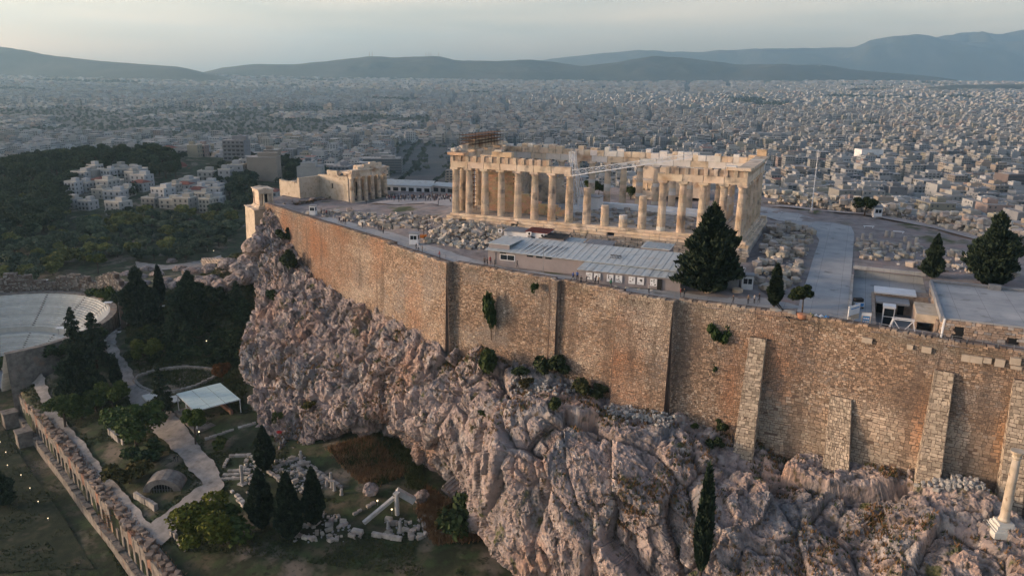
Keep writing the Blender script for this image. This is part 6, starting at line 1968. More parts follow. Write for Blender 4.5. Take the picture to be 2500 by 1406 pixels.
    # red marker at the cliff foot
    p = on(683, 1068)
    t = thing('fire_cabinet', 'red fire cabinet at the foot of the cliff', 'cabinet', tuple(p))
    q = MB(); q.box(-.5, .5, -.3, .3, 0, 1.5); q.build('case', m_red, t); q = MB(); q.box(-.6, .6, -.4, .4, 1.502, 1.62); q.build('lid', m_red, t)
    # votive columns on the rock under the wall
    p = rock_at(2448, 1276); p = pw(2448, 1284, depth(p))
    t = thing('votive_column', 'tall pale free standing column on stepped base before the wall', 'column', tuple(p), .3)
    D = depth(p); Ht = 203 * D / FPX
    for k in range(4):
        q = MB(); q.cbox((0, 0, -.6 + k * .42), (3.4 - k * .5, 3.4 - k * .5, .9 if k == 0 else .418)); q.build('base_step', m_seat, t)
    q = MB(); q.lathe([(.75, 1.0), (.72, 1.2), (.62, 1.35), (.60, 1.5), (.58, Ht * .5), (.48, Ht - 1.2)], 20); q.build('shaft', m_ashlar, t, smooth=True)
    q = MB(); q.lathe([(.48, Ht - 1.2), (.62, Ht - .9), (.55, Ht - .7), (.85, Ht - .2), (.9, Ht)], 12); q.build('capital', m_ashlar, t)
ruins()

# observatory on the wooded ridge and the domed church
def observatory():
    p = OBS.copy(); z = hg(p[0], p[1])
    fz = pw(300, 397, depth(p))[2]
    t = thing('observatory', 'cream neoclassical observatory with grey dome among dark trees', 'building', (p[0], p[1], min(z, fz)), .35)
    b = max(0, fz - z)
    q = MB(); q.cbox((0, 0, 4 + b / 2), (22, 9, 9 + b)); q.build('wing', m_cream, t)
    q = MB(); q.cbox((0, -2.2, 4.5 + b / 2), (8.5, 13, 10 + b)); q.build('centre_block', m_cream, t)
    q = MB(); q.cbox((0, -2.2, 10 + b), (9.3, 13.8, .7)); q.cbox((-8, 0, 8.9 + b), (6.6, 9.8, .6)); q.cbox((8, 0, 8.9 + b), (6.6, 9.8, .6)); q.build('cornice', m_cream, t)
    q = MB(); q.lathe([(3.1, 10.3 + b), (3.1, 12.6 + b)], 18); q.build('drum', m_cream, t)
    q = MB(); q.lathe([(3.2, 12.602 + b)] + [(3.2 * math.cos(a), 12.6 + b + 3.2 * math.sin(a)) for a in np.linspace(.1, 1.5, 7)], 18); q.build('dome', m_net, t)
    for x in (-8.5, -6.3, 6.3, 8.5, -1.5, 1.5):
        y = -4.55 if abs(x) > 4 else -8.75
        q = MB(); q.box(x - .6, x + .6, y, y + .1, 3.2 + b, 6.6 + b); q.build('window', m_glass, t)
m_cream = mat('cream_plaster', [(.44, .42, .37), (.52, .50, .45)], scale=.3, rough=.9)
m_rooft = mat('tile_red', [(.16, .06, .045), (.23, .09, .065)], scale=1.5, rough=.9)
observatory()
def church():
    p = pw(448, 442, 560); z = p[2] - 2
    t = thing('domed_church', 'striped pink church with red domes beyond the white houses', 'church', (p[0], p[1], z), .5)
    m_pk = mat('pink_masonry', [(.36, .30, .28), (.44, .37, .34)], scale=.3, rough=.9)
    q = MB(); q.cbox((0, 0, 4.5), (16, 11, 9)); q.build('nave', m_pk, t)
    for k, (x, y, r, h) in enumerate(((0, 0, 3.4, 12.5), (-6, -3.5, 1.7, 10.5), (6, -3.5, 1.7, 10.5), (-6, 3.5, 1.7, 10.5), (6, 3.5, 1.7, 10.5))):
        q = MB(); q.lathe([(r, 8.9), (r, h)], 12); d = q.build('drum', m_pk, t, (x, y, 0))
        q = MB(); q.lathe([(r * 1.1, h + .002)] + [(r * 1.08 * math.cos(a), h + r * .95 * math.sin(a)) for a in np.linspace(.1, 1.5, 6)], 12); q.build('dome', m_rooft, d)
    for x in (-5, -1.7, 1.7, 5):
        q = MB(); q.box(x - .6, x + .6, -5.56, -5.4, 3, 6.5); q.build('window', m_dark, t)
    q = MB(); q.cbox((-9.5, -1, 3), (4, 7, 6)); q.build('porch', m_pk, t)
church()
# ================================================================ TREES
def foliage(name, a, b, c, scale=.9):
    return mat(name, [a, b, c], scale=scale, rough=.85, detail=4, tint='obj', spec=.15, lo=.32, hi=.68)
m_cyp = foliage('cypress_leaf', (.013, .022, .015), (.028, .045, .026), (.055, .077, .042))
m_pin = foliage('pine_leaf', (.028, .045, .016), (.05, .072, .024), (.085, .10, .035))
m_oli = foliage('olive_leaf', (.036, .054, .034), (.075, .10, .06), (.14, .16, .10), .5)
m_shr = foliage('shrub_leaf', (.02, .033, .016), (.045, .063, .029), (.085, .10, .045))
m_bark = mat('bark', [(.05, .036, .027), (.10, .075, .055)], scale=3, rough=1)
def leaf_mesh(name, P, D, size, rg, material, asp=1.5, sweep=0.0):
    """P leaf centres, D outward directions"""
    n = len(P)
    D = D / (np.linalg.norm(D, axis=1, keepdims=True) + 1e-9)
    r = rg.normal(size=(n, 3)); nrm = D * .8 + r * .75; nrm /= np.linalg.norm(nrm, axis=1, keepdims=True)
    t = np.cross(nrm, rg.normal(size=(n, 3))); t /= np.linalg.norm(t, axis=1, keepdims=True) + 1e-9
    if sweep:                                  # sprays point outwards and up
        t = D + np.array([0, 0, 1.0]) * sweep + rg.normal(size=(n, 3)) * .45; t /= np.linalg.norm(t, axis=1, keepdims=True)
        nrm = np.cross(t, rg.normal(size=(n, 3))); nrm /= np.linalg.norm(nrm, axis=1, keepdims=True) + 1e-9
    b = np.cross(nrm, t)
    s = (size * rg.uniform(.6, 1.3, n))[:, None] / 2
    V = np.stack([P - t * s * asp, P - b * s, P + t * s * asp, P + b * s], 1).reshape(-1, 3)
    q = np.arange(n * 4).reshape(-1, 4)
    return mesh_np(name, V, q, mats=[material])
def tube_path(mb, pts, r0, r1, n=6):
    for k in range(len(pts) - 1):
        f0, f1 = k / (len(pts) - 1), (k + 1) / (len(pts) - 1)
        mb.bar(pts[k], pts[k + 1], r0 + (r1 - r0) * f0, n, r0 + (r1 - r0) * f1)
def proto_cypress(seed, rad, n, leaf, H=10.0, base=.06, wild=.22, peak=.28):
    rg = np.random.default_rng(seed)
    t = rg.beta(1.15, 1.35, n * 2)
    prof = lambda t: np.where(t < peak, (t / peak) ** .45, np.clip(1 - ((t - peak) / (1 - peak)) ** 1.5, 0, 1) ** .85)
    ang = rg.uniform(0, 2 * math.pi, n * 2)
    lump = 1 + wild * fbm(np.stack([np.cos(ang) * 1.6, np.sin(ang) * 1.6, t * 9], 1), 3, seed) * 1.6
    keep = rg.random(n * 2) < np.clip(prof(t) + .12, 0, 1)
    t, ang, lump = t[keep][:n], ang[keep][:n], lump[keep][:n]
    r = rad * prof(t) * lump * np.sqrt(rg.uniform(.35, 1.0, len(t)))
    z = H * (base + (1 - base) * t)
    P = np.stack([r * np.cos(ang), r * np.sin(ang), z], 1)
    D = np.stack([np.cos(ang), np.sin(ang), np.full(len(t), .5)], 1)
    tm = MB(); tube_path(tm, [(0, 0, -.6), (.02, .02, H * .3), (0, .03, H * .9)], H * .020, H * .004)
    return leaf_mesh('crown', P, D, leaf, rg, m_cyp, asp=2.3, sweep=.8), tm.mesh('trunk', m_bark)
def proto_round(seed, n, leaf, material, H=6.0, R=3.0, clumps=11, flat=.75, trunk=.38, limbs=True):
    rg = np.random.default_rng(seed)
    C = []
    for k in range(clumps):
        a = rg.uniform(0, 6.28); rr = R * math.sqrt(rg.uniform(0, .7)); C.append((rr * math.cos(a), rr * math.sin(a), H * (trunk + (1 - trunk) * rg.uniform(.25, .8)) - .25 * rr * .5, R * rg.uniform(.32, .55)))
    P, D = [], []
    for cx, cy, cz, cr in C:
        m = n // clumps
        d = rg.normal(size=(m, 3)); d /= np.linalg.norm(d, axis=1, keepdims=True)
        d[:, 2] = np.where(rg.random(m) < .35, np.abs(d[:, 2]), d[:, 2])
        rad = cr * (rg.uniform(.25, 1, m) ** .35) * (1 + .3 * fbm(d * 2.5 + cx, 2, seed))
        P.append(np.array([cx, cy, cz]) + d * rad[:, None] * np.array([1, 1, flat])); D.append(d)
    tm = MB(); top = (0.15, .1, H * trunk * 1.15)
    tube_path(tm, [(0, 0, -.6), (.06, .03, H * trunk * .6), top], H * .035, H * .022)
    if limbs:
        for cx, cy, cz, cr in C[:8]: tube_path(tm, [top, (cx * .6, cy * .6, cz * .85 + .1), (cx, cy, cz)], H * .016, H * .005, 5)
    return leaf_mesh('crown', np.concatenate(P), np.concatenate(D), leaf, rg, material), tm.mesh('trunk', m_bark)
def proto_tier(seed, n, leaf, H=12.0, R=3.2):
    """dark conifer with ragged horizontal layers"""
    rg = np.random.default_rng(seed)
    P, D = [], []; tm = MB(); tube_path(tm, [(0, 0, -.6), (.05, 0, H * .5), (0, 0, H * .97)], H * .022, H * .004)
    nb = 46
    for k in range(nb):
        t = (k + .5) / nb; z = H * (.12 + .86 * t); a = k * 2.4 + rg.normal(0, .3); L = R * (1 - t) ** .75 * rg.uniform(.65, 1.15) + .25
        e = np.array([math.cos(a), math.sin(a), -.12])
        tm.bar((0, 0, z), tuple(e * L * .9 + [0, 0, z]), .05, 4, .015)
        m = int(n / nb * (.5 + (1 - t)))
        s = rg.uniform(.15, 1, m) ** .7
        w = .16 * L + .12
        p = e * (s * L)[:, None] + np.array([0, 0, z]) + rg.normal(0, 1, (m, 3)) * np.array([w, w, w * .45]) * (1.1 - s * .5)[:, None]
        P.append(p); D.append(np.tile([0, 0, 1.0], (m, 1)) + e * .4)
    return leaf_mesh('crown', np.concatenate(P), np.concatenate(D), leaf, rg, m_cyp), tm.mesh('trunk', m_bark)
PROTO = {
    'cypress': [proto_cypress(1, .95, 3600, .34), proto_cypress(2, 1.15, 4000, .34, wild=.3)],
    'broad': [proto_cypress(3, 2.5, 12000, .27, wild=.85, base=.04, peak=.2), proto_cypress(4, 2.7, 12000, .27, wild=.85, base=.06, peak=.28)],
    'flame': [proto_cypress(51, 1.75, 8000, .30, wild=.24, base=.03, peak=.26), proto_cypress(52, 1.9, 8500, .30, wild=.3, base=.03, peak=.3)],
    'tier': [proto_tier(5, 5200, .34), proto_tier(6, 5200, .34)],
    'pine': [proto_round(7, 4600, .34, m_pin, H=7, R=3.1, clumps=13, trunk=.35), proto_round(8, 4600, .34, m_pin, H=7, R=2.8, clumps=11, trunk=.45, flat=.65), proto_round(9, 4200, .36, m_pin, H=6, R=3.2, clumps=10, trunk=.2, flat=.8)],
    'olive': [proto_round(20 + k, 2000, .52, m_oli, H=6, R=3.1, clumps=9 + k % 4, trunk=.25, flat=.8) for k in range(5)],
    'woodpine': [proto_round(30 + k, 1900, .62, m_shr, H=9, R=3.4, clumps=10, trunk=.4, flat=.8) for k in range(4)],
    'shrub': [proto_round(40 + k, 900, .30, m_shr, H=2.2, R=1.5, clumps=7, trunk=.1, flat=.8, limbs=False) for k in range(4)],
}
NAT = {'flame': 10, 'cypress': 10, 'broad': 10, 'tier': 12, 'pine': 7, 'olive': 6, 'woodpine': 9, 'shrub': 2.2}
RT = np.random.default_rng(123)
def tree(kind, p, h, label, name, cat='tree', group=None, k=None, tint=(1, 1, 1), wide=1.0):
    pr = PROTO[kind]; i = RT.integers(len(pr)) if k is None else k
    s = h / NAT[kind]
    t = thing(name, label, cat, tuple(p), RT.uniform(0, 6.28), group)
    t.scale = (s * wide, s * wide, s)
    c = obj('crown', pr[i][0], t); c.color = (*tint, 1)
    obj('trunk', pr[i][1], t)
    return t
def hpx(p, px):
    return px * depth(p) / FPX
# --- trees one by one: (kind, u of foot, v of foot, height in photo px, label, tint, widen)
G_ = [('tier', 192, 905, 160, 'slim pointed dark conifer beside the theatre seats', (1, 1, 1), .75), ('tier', 238, 898, 140, 'ragged dark conifer with bare trunk beside theatre', (1, 1, 1), 1.0),
      ('broad', 200, 985, 150, 'big dark conifer mass below the theatre', (1.1, 1.1, 1.0), 1.1), ('cypress', 394, 745, 100, 'dark column cypress on the slope above the slab path', (1, 1, 1), 1.25),
      ('broad', 345, 800, 150, 'broad dark cedar beside the slab path', (1.1, 1.1, 1.1), 1.0), ('broad', 470, 790, 130, 'dark conifer in the grove under the stone stair', (1, 1.1, 1), 1.0),
      ('tier', 430, 815, 90, 'ragged conifer in the dark grove', (1.1, 1.2, 1.1), 1.2), ('pine', 360, 885, 62, 'yellow green pine beside the dark grove', (1.5, 1.35, .8), 1.1), ('pine', 543, 935, 55, 'rust coloured autumn tree near the cliff', (2.4, .75, .6), .8),
      ('cypress', 287, 950, 88, 'thin dark cypress at the bend of the path', (1, 1, 1), 1.25), ('tier', 399, 1018, 130, 'dark conifer with bare trunk beside the white platform', (1, 1, 1), .85),
      ('pine', 160, 1045, 85, 'green pine at the end of the arcade path', (1.2, 1.2, .9), 1.1), ('pine', 200, 1025, 70, 'round green pine behind the arcade path', (1.1, 1.15, .9), 1.2), ('pine', 275, 1000, 75, 'bright green pine beside the gravel path', (1.3, 1.3, .9), 1.0),
      ('pine', 235, 1005, 60, 'low green pine between two others', (1.15, 1.15, .9), 1.1), ('pine', 335, 1090, 115, 'umbrella pine with bare leaning trunk', (1.15, 1.25, 1.0), 1.2), ('pine', 478, 1088, 98, 'narrow green pine before the glass shelter', (1.3, 1.35, .9), .75),
      ('shrub', 350, 1130, 55, 'dark green bush above the vault', (1, 1.1, .9), 1.1), ('shrub', 315, 1180, 60, 'brownish bush over the vault', (1.5, 1.0, .7), 1.2), ('pine', 515, 1325, 120, 'yellow green pine at the bottom by the low wall', (1.8, 1.45, .6), 1.3),
      ('flame', 648, 1150, 118, 'upper dark cypress at the cliff foot', (1, 1, 1), 1.05), ('flame', 640, 1290, 160, 'tall dark cypress, westmost of the front three', (1, 1, 1), .98), ('flame', 708, 1318, 182, 'tall dark cypress, middle of the front three', (1, 1, 1), 1.0),
      ('flame', 768, 1282, 156, 'slim dark cypress, eastmost of the front three', (1, 1, 1), .85), ('broad', 8, 1235, 105, 'dark tree at the picture edge on the lawn', (1, 1.1, 1), .9), ('pine', 75, 935, 60, 'yellow green pine at the head of the arcade', (1.4, 1.3, .8), 1.2),
      ('pine', 240, 668, 50, 'yellow green umbrella pine above the theatre wall', (1.5, 1.3, .7), 1.2), ('shrub', 1140, 1310, 95, 'dark bush at the foot of the cliff', (1, 1.1, .9), .9), ('shrub', 1090, 1290, 50, 'brown bush under the cliff', (1.6, 1.0, .7), 1.3),
      ('shrub', 540, 1095, 30, 'small green bush by the rubble wall', (1.3, 1.3, .8), 1.1), ('pine', 270, 800, 45, 'small green pine at the theatre rim', (1.1, 1.2, .8), 1.0), ('shrub', 550, 1310, 60, 'low green bush at the bottom edge', (1.3, 1.4, .8), 1.6)]
for kind, u, v, px, lab, tint, wd in G_:
    p = on(u, v)
    nm = {'flame': 'cypress_tree', 'tier': 'conifer_tree', 'broad': 'conifer_tree', 'cypress': 'cypress_tree', 'pine': 'pine_tree', 'shrub': 'bush'}[kind]
    tree(kind, p, hpx(p, px) * 1.02, lab, nm, 'tree' if kind != 'shrub' else 'bush', None, None, tint, wd)
for kind, u, v, z, px, lab, tint, wd in [('broad', 1728, 716, -5, 222, 'huge dark cypress standing before the temple front corner', (.95, .95, .95), 1.12), ('cypress', 1889, 750, -4.9, 112, 'small slim cypress at the wall edge', (1, 1, 1), 1.35),
                                         ('pine', 1958, 768, -5, 76, 'dark round topped small tree at the wall edge', (.5, .55, .6), .95), ('broad', 2276, 674, -3.7, 112, 'dark cypress behind the museum court', (1, 1, 1), .75),
                                         ('broad', 2416, 696, -3.8, 185, 'big dark cypress behind the museum roof', (1, 1, 1), 1.05), ('pine', 2110, 528, -2.8, 52, 'small dark tree by the north kiosk', (.55, .6, .6), 1.1), ('pine', 1443, 470, -2.6, 40, 'green olive tree seen between temple columns', (.9, .95, .7), 1.1),
                                         ('pine', 1462, 470, -2.8, 32, 'small green tree behind the temple colonnade', (.8, .9, .7), 1.0), ('pine', 1540, 478, -2.8, 34, 'dark green tree beside the statue porch', (.7, .8, .6), 1.0)]:
    p = pz(u, v, z); p[2] = hp(p[0], p[1]) - .1
    tree(kind, p, hpx(p, px), lab, 'cypress_tree' if kind != 'pine' else 'small_tree', 'tree', None, 0 if kind == 'broad' and px > 200 else None, tint, wd)
# cypress in front of the cliff, rooted below the frame
_p = rock_at(1710, 1420); _p = pw(1710, 1405, depth(_p) - 1)
tree('cypress', _p, hpx(_p, 305), 'very tall dark cypress in front of the cliff', 'cypress_tree', 'tree', None, 0, (1, 1, 1), .72)
# bushes on ledges and in the wall
for u, v, px, lab, tint, wd in [(1195, 915, 95, 'dark green bush climbing the wall foot by the narrow slot', (1, 1.25, .7), .75), (1352, 918, 72, 'dark bush at the foot of the pilaster', (.8, 1, .7), 1.1), (1420, 955, 55, 'brown scrub bush in the wall corner', (1.0, 1.0, .7), 1.2),
                                (1760, 1060, 45, 'dark shrub below the wall beside the first buttress', (.8, 1, .7), .9), (1748, 1092, 40, 'lower dark shrub on the rock below the wall', (.8, 1, .7), 1.0), (1700, 1045, 22, 'little green shrub under the wide buttress', (.9, 1.2, .7), 1.1),
                                (1352, 995, 45, 'green shrub on the ledge below the wall', (1, 1.2, .8), 1.0), (1468, 960, 40, 'low scrub under the wide buttress corner', (.9, 1, .7), 1.6), (1270, 905, 30, 'low scrub along the wall foot', (.9, 1.1, .7), 1.8), (708, 655, 70, 'dark ivy bush hanging in the cliff cleft', (.8, 1.0, .7), .7),
                                (690, 590, 45, 'upper dark bush in the cliff cleft', (.8, 1.0, .7), .8), (655, 730, 40, 'green tuft on the cliff shoulder', (.9, 1.2, .7), .9), (676, 1030, 38, 'green bush at the cliff foot near the cypress', (1.2, 1.4, .7), .7), (760, 990, 22, 'yellow green tuft on the mid cliff ledge', (1.5, 1.3, .6), 2.0), (1175, 1010, 20, 'small green tuft on the cliff brow', (1, 1.2, .7), 1.4), (1278, 935, 30, 'dry scrub on the ledge', (1.5, 1.1, .7), 1.5)]:
    p = rock_at(u, v)
    tree('shrub', p - np.array([0, 0, .3]), hpx(p, px) * .78, lab, 'bush', 'bush', None, None, (tint[0] * .95, tint[1] * .8, tint[2]), wd * .9)
for u, v, px, lab in [(1757, 835, 62, 'dark bush growing out of the wall face'), (1750, 903, 36, 'second dark bush lower in the wall face'), (1725, 950, 24, 'small brown bush low in the wall face'), (1312, 710, 26, 'little bush growing under the parapet'), (1208, 800, 95, 'dark ivy filling the slot in the wall')]:
    p = hity(u, v, -36.0) if u > 1500 else (hity(u, v, -33.2) if u > 1250 else hity(u, v, -31.6))
    p = np.asarray(p); p[1] -= 1.6
    t = tree('shrub', p, hpx(p, px), lab, 'wall_bush', 'bush', None, None, (.7, .9, .6), .6 if px < 80 else .28)
for k, (u, v, px) in enumerate(((18, 905, 40), (62, 898, 44), (105, 886, 38), (150, 872, 42), (182, 862, 36), (222, 842, 40), (252, 820, 34), (276, 792, 30))):
    p = on(u, v)
    tree('shrub', p, hpx(p, px), 'dark bush under the theatre rim wall, %s from west' % ['first', 'second', 'third', 'fourth', 'fifth', 'sixth', 'seventh', 'eighth'][k], 'bush', 'bush', 'bushes under the theatre rim', None, (.9, 1.0, .8), 1.3)
# --- woods
def wood(kind, name, label, cat, group, polys, avoid, step, hmin, hmax, tints, limit, rows, jit=.45, dens=1.0, wmax=9e9, wmin=0):
    rg = np.random.default_rng(len(name) * 31 + limit)
    xs = np.arange(-1000, 60, step); ys = np.arange(-190, 760, step)
    X, Y = np.meshgrid(xs, ys)
    X = X + rg.uniform(-jit, jit, X.shape) * step; Y = Y + rg.uniform(-jit, jit, Y.shape) * step
    x = X.ravel(); y = Y.ravel()
    z = Hg(x, y)
    P = np.stack([x, y, z], 1)
    u, v, w = pxy(P)
    ok = np.zeros(len(x), bool)
    for pl in polys: ok |= inpoly(pl, u, v)
    for pl in avoid: ok &= ~inpoly(pl, u, v)
    ok &= (w > wmin) & (w < wmax) & (~inpoly(PLATPOLY, x, y)) & (rg.random(len(x)) < dens)
    ok &= np.hypot(x - ODE_W[0], y - ODE_W[1]) > ODE_R + 5
    P = P[ok]; w = w[ok]
    order = np.argsort(w)
    P = P[order]
    its = []
    for p in P[:limit]:
        h = rg.uniform(hmin, hmax)
        tn = tints[rg.integers(len(tints))]; k = rg.uniform(.75, 1.25)
        its.append((tree(kind, p - [0, 0, .3], h, '', name, cat, group, None, tuple(k * c for c in tn), rg.uniform(.9, 1.3)), p))
    rr = auto_rows(its, rows)
    for i, (o, p) in enumerate(its):
        o['label'] = label + ', %s row, %s from west' % (ROWW[rr[i][0] - 1], ORD(rr[i][1]))
    return P[limit:]
HOUSEPX = [(165, 470), (230, 430), (295, 410), (350, 432), (420, 455), (500, 452), (545, 475), (520, 515), (430, 530), (330, 515), (250, 545), (175, 545)]
WOODA = [(0, 470), (0, 700), (90, 690), (220, 655), (330, 640), (480, 640), (580, 590), (580, 540), (620, 480), (560, 520), (330, 525), (180, 550), (120, 500)]
RIDGE = [(-60, 400), (60, 385), (200, 372), (270, 362), (330, 360), (440, 400), (430, 450), (300, 420), (230, 440), (165, 480), (160, 560), (-60, 640)]
rest1 = wood('olive', 'olive_tree', 'rounded olive tree in the wood below the houses', 'tree', 'olives of the wood below the houses', [WOODA], [HOUSEPX], 8.2, 4.8, 8.0, [(1, 1, 1), (1.15, 1.15, 1.1), (.7, .8, .8), (1.7, 1.4, .7)], 290, 10, dens=.9)
rest2 = wood('woodpine', 'wood_pine', 'dark pine on the wooded observatory ridge', 'tree', 'pines of the observatory ridge', [RIDGE], [HOUSEPX], 8.0, 7, 12, [(1, 1, 1), (.85, .95, 1), (.75, .8, .8)], 290, 10, wmin=330)
wood('woodpine', 'park_tree', 'dark tree between the citadel and the city roofs', 'tree', 'park trees beyond the gateway', [[(1000, 380), (1110, 370), (1110, 450), (960, 445), (955, 420)], [(560, 440), (640, 440), (620, 500), (560, 520)], [(690, 400), (730, 420), (720, 450), (690, 450)]], [], 8.0, 7, 11, [(.8, .9, 1)], 130, 5, wmin=300)
wood('shrub', 'scrub_bush', 'dark scrub bush in the grove under the cliff', 'bush', 'scrub of the dark grove', [[(300, 830), (430, 750), (480, 720), (560, 725), (640, 700), (630, 760), (590, 830), (590, 900), (470, 890), (330, 905)]], [], 4.2, 2.0, 4.2, [(.7, .8, .7), (.9, 1, .8), (.6, .7, .6)], 230, 8, dens=.8)
wood('tier', 'grove_conifer', 'ragged dark conifer in the grove under the cliff', 'tree', 'conifers of the dark grove', [[(330, 840), (430, 770), (560, 740), (640, 710), (620, 780), (580, 870), (470, 880)]], [], 11, 7, 11, [(1.2, 1.35, 1.2)], 30, 3, dens=.8)
def rest_wood(P, name, label, rg):
    if not len(P): return
    pts, dr = [], []
    for p in P:
        m = 60
        d = rg.normal(size=(m, 3)); d /= np.linalg.norm(d, axis=1, keepdims=True)
        s = rg.uniform(.8, 1.25)
        pts.append(p + [0, 0, 4.2 * s] + d * np.array([3.4, 3.4, 3.2]) * s * (rg.uniform(.4, 1, (m, 1)) ** .4)); dr.append(d)
    me = leaf_mesh(name, np.concatenate(pts), np.concatenate(dr), 1.9, rg, m_shr)
    o = obj(name, me, kind='stuff'); o['label'] = label
rest_wood(rest1, 'far_olive_wood', 'continuing olive wood farther back', RT)
rest_wood(rest2, 'far_pine_wood', 'continuing pine wood on the ridge', RT)

# --- grass and scrub that nobody could count
def tufts(name, label, P, D, hmin, hmax, width, rg, material, blades=3):
    n = len(P)
    V, T = [], []
    for b in range(blades):
        a = rg.uniform(0, 6.28, n); h = rg.uniform(hmin, hmax, n)[:, None]
        s = np.stack([np.cos(a), np.sin(a), np.zeros(n)], 1) * width
        c = P + rg.normal(0, hmin * .6, (n, 3)) * [1, 1, 0]
        tip = c + D * h + rg.normal(0, .35, (n, 3)) * h * [1, 1, .2]
        V.append(np.stack([c - s, c + s, tip], 1))
    V = np.concatenate(V).reshape(-1, 3)
    me = mesh_np(name, V, tris=np.arange(len(V)).reshape(-1, 3), mats=[material])
    o = obj(name, me, kind='stuff'); o['label'] = label
m_dry = mat('dry_grass', [(.12, .075, .038), (.20, .115, .055), (.26, .18, .10)], scale=.5, rough=1)
m_grn = mat('green_grass', [(.03, .045, .015), (.055, .07, .025), (.10, .095, .04)], scale=.5, rough=1)
def grass():
    rg = np.random.default_rng(17)
    def fill(poly, n):
        P = np.array([on(u, v)[:2] for u, v in poly])
        out = []
        while len(out) < n:
            x = rg.uniform(P[:, 0].min(), P[:, 0].max(), 4000); y = rg.uniform(P[:, 1].min(), P[:, 1].max(), 4000)
            ok = inpoly([tuple(q) for q in P], x, y); out += list(zip(x[ok], y[ok]))
        q = np.array(out[:n]); return np.stack([q[:, 0], q[:, 1], Hg(q[:, 0], q[:, 1])], 1)
    P = fill([(800, 1095), (860, 1078), (940, 1070), (1000, 1120), (990, 1160), (930, 1185), (880, 1180), (830, 1130)], 5200)
    k = fbm(P * .2, 3, 19) + rg.normal(0, .25, len(P)) > -.12
    tufts('dry_grass', 'tall orange brown dry grass on the slope under the cliff', P[k], np.tile([0, 0, 1.0], (k.sum(), 1)), .5, 1.2, .09, rg, m_dry)
    tufts('weeds', 'green weeds mixed into the dry grass under the cliff', P[~k], np.tile([0, 0, 1.0], ((~k).sum(), 1)), .4, .9, .1, rg, m_grn)
    P = fill([(900, 1068), (960, 1060), (1020, 1130), (1040, 1200), (1000, 1190), (985, 1130)], 2200)
    tufts('green_grass', 'dark green weeds along the upper cliff foot', P, np.tile([0, 0, 1.0], (len(P), 1)), .6, 1.4, .12, rg, m_grn)
    P = fill([(1040, 1190), (1100, 1230), (1190, 1320), (1060, 1330), (1020, 1250)], 2600)
    tufts('brown_scrub', 'brown scrub along the lower cliff foot', P, np.tile([0, 0, 1.0], (len(P), 1)), .6, 1.5, .12, rg, m_dry)
    P = fill([(40, 1000), (230, 960), (640, 1000), (760, 1200), (900, 1240), (1080, 1330), (1150, 1420), (300, 1420), (180, 1120)], 26000)
    P = P[fbm(P * .12, 3, 9) > -.05]
    tufts('slope_grass', 'rough green grass over the lower terraces', P, np.tile([0, 0, 1.0], (len(P), 1)), .15, .45, .09, rg, m_grn)
    P = fill([(290, 760), (430, 700), (630, 640), (620, 900), (590, 1000), (330, 900)], 12000)
    tufts('grove_grass', 'dark undergrowth of the grove', P, np.tile([0, 0, 1.0], (len(P), 1)), .3, .9, .14, rg, m_grn)
    q = np.stack([rg.uniform(0, 1, 9000), rg.uniform(0, 1, 9000)], 1); L_ = np.linalg.norm(STOA_B - STOA_A) + 26
    xy = STOA_A[None] + _sd_[None] * (q[:, :1] * L_) + np.array([_sd_[1], -_sd_[0]])[None] * (2.5 + q[:, 1:] * 42)
    P = np.stack([xy[:, 0], xy[:, 1], np.full(len(xy), hz(-57.2))], 1); P = P[fbm(P * .14, 3, 12) > -.08]
    tufts('lawn_grass', 'rough dark grass of the lawn below the arcade', P, np.tile([0, 0, 1.0], (len(P), 1)), .12, .4, .1, rg, m_grn)
    # cliff tufts sit on ledges
    G = ROCKG; du = np.gradient(G, axis=0); dv = np.gradient(G, axis=1); n = np.cross(du, dv); n /= np.linalg.norm(n, axis=2, keepdims=True) + 1e-9
    n = np.where(n[..., 2:3] < 0, -n, n)
    f = G.reshape(-1, 3); nn = n.reshape(-1, 3)
    w = np.clip(nn[:, 2] - .45, 0, 1) * np.clip(fbm(f * .16, 3, 33) + .05, 0, 1) ** 1.3
    w[np.tile(np.arange(G.shape[1]), G.shape[0]) < 40] *= .4
    idx = rg.choice(len(f), 10500, p=w / w.sum())
    k = rg.random(len(idx)) < .55
    tufts('cliff_dry_grass', 'brown dry tufts on the cliff ledges', f[idx[k]], np.tile([0, 0, 1.0], (k.sum(), 1)), .3, .85, .12, rg, m_dry)
    tufts('cliff_green_grass', 'green tufts on the cliff ledges', f[idx[~k]], np.tile([0, 0, 1.0], ((~k).sum(), 1)), .25, .7, .11, rg, m_grn)
    # white scree on the ledge under the wall
    S = []
    for u0, v0, n_ in ((1290, 935, 90), (1300, 945, 60), (1420, 945, 90), (1520, 1000, 120), (1570, 1010, 120), (1620, 1020, 70), (2280, 1170, 60), (2330, 1180, 60), (2400, 1180, 40)):
        for i in range(n_): S.append(rock_near(u0 + rg.normal(0, 24), v0 + rg.normal(0, 7)))
    S = np.array([s for s in S])
    me = rubble_mesh('white_scree', S + [0, 0, .1], rg.uniform(.25, .6, len(S)), rg, m_ruinchip)
    o = obj('white_scree', me, kind='stuff'); o['label'] = 'white broken stone scree on the ledge below the wall'
_RP = ROCKG[::3, ::2].reshape(-1, 3); _ru, _rv, _rw = pxy(_RP)
def rock_near(u, v):
    d = (_ru - u) ** 2 + (_rv - v) ** 2
    ok = np.where(d < max(60, d.min() + 1))[0]
    return _RP[ok[np.argmin(_rw[ok])]]
grass()
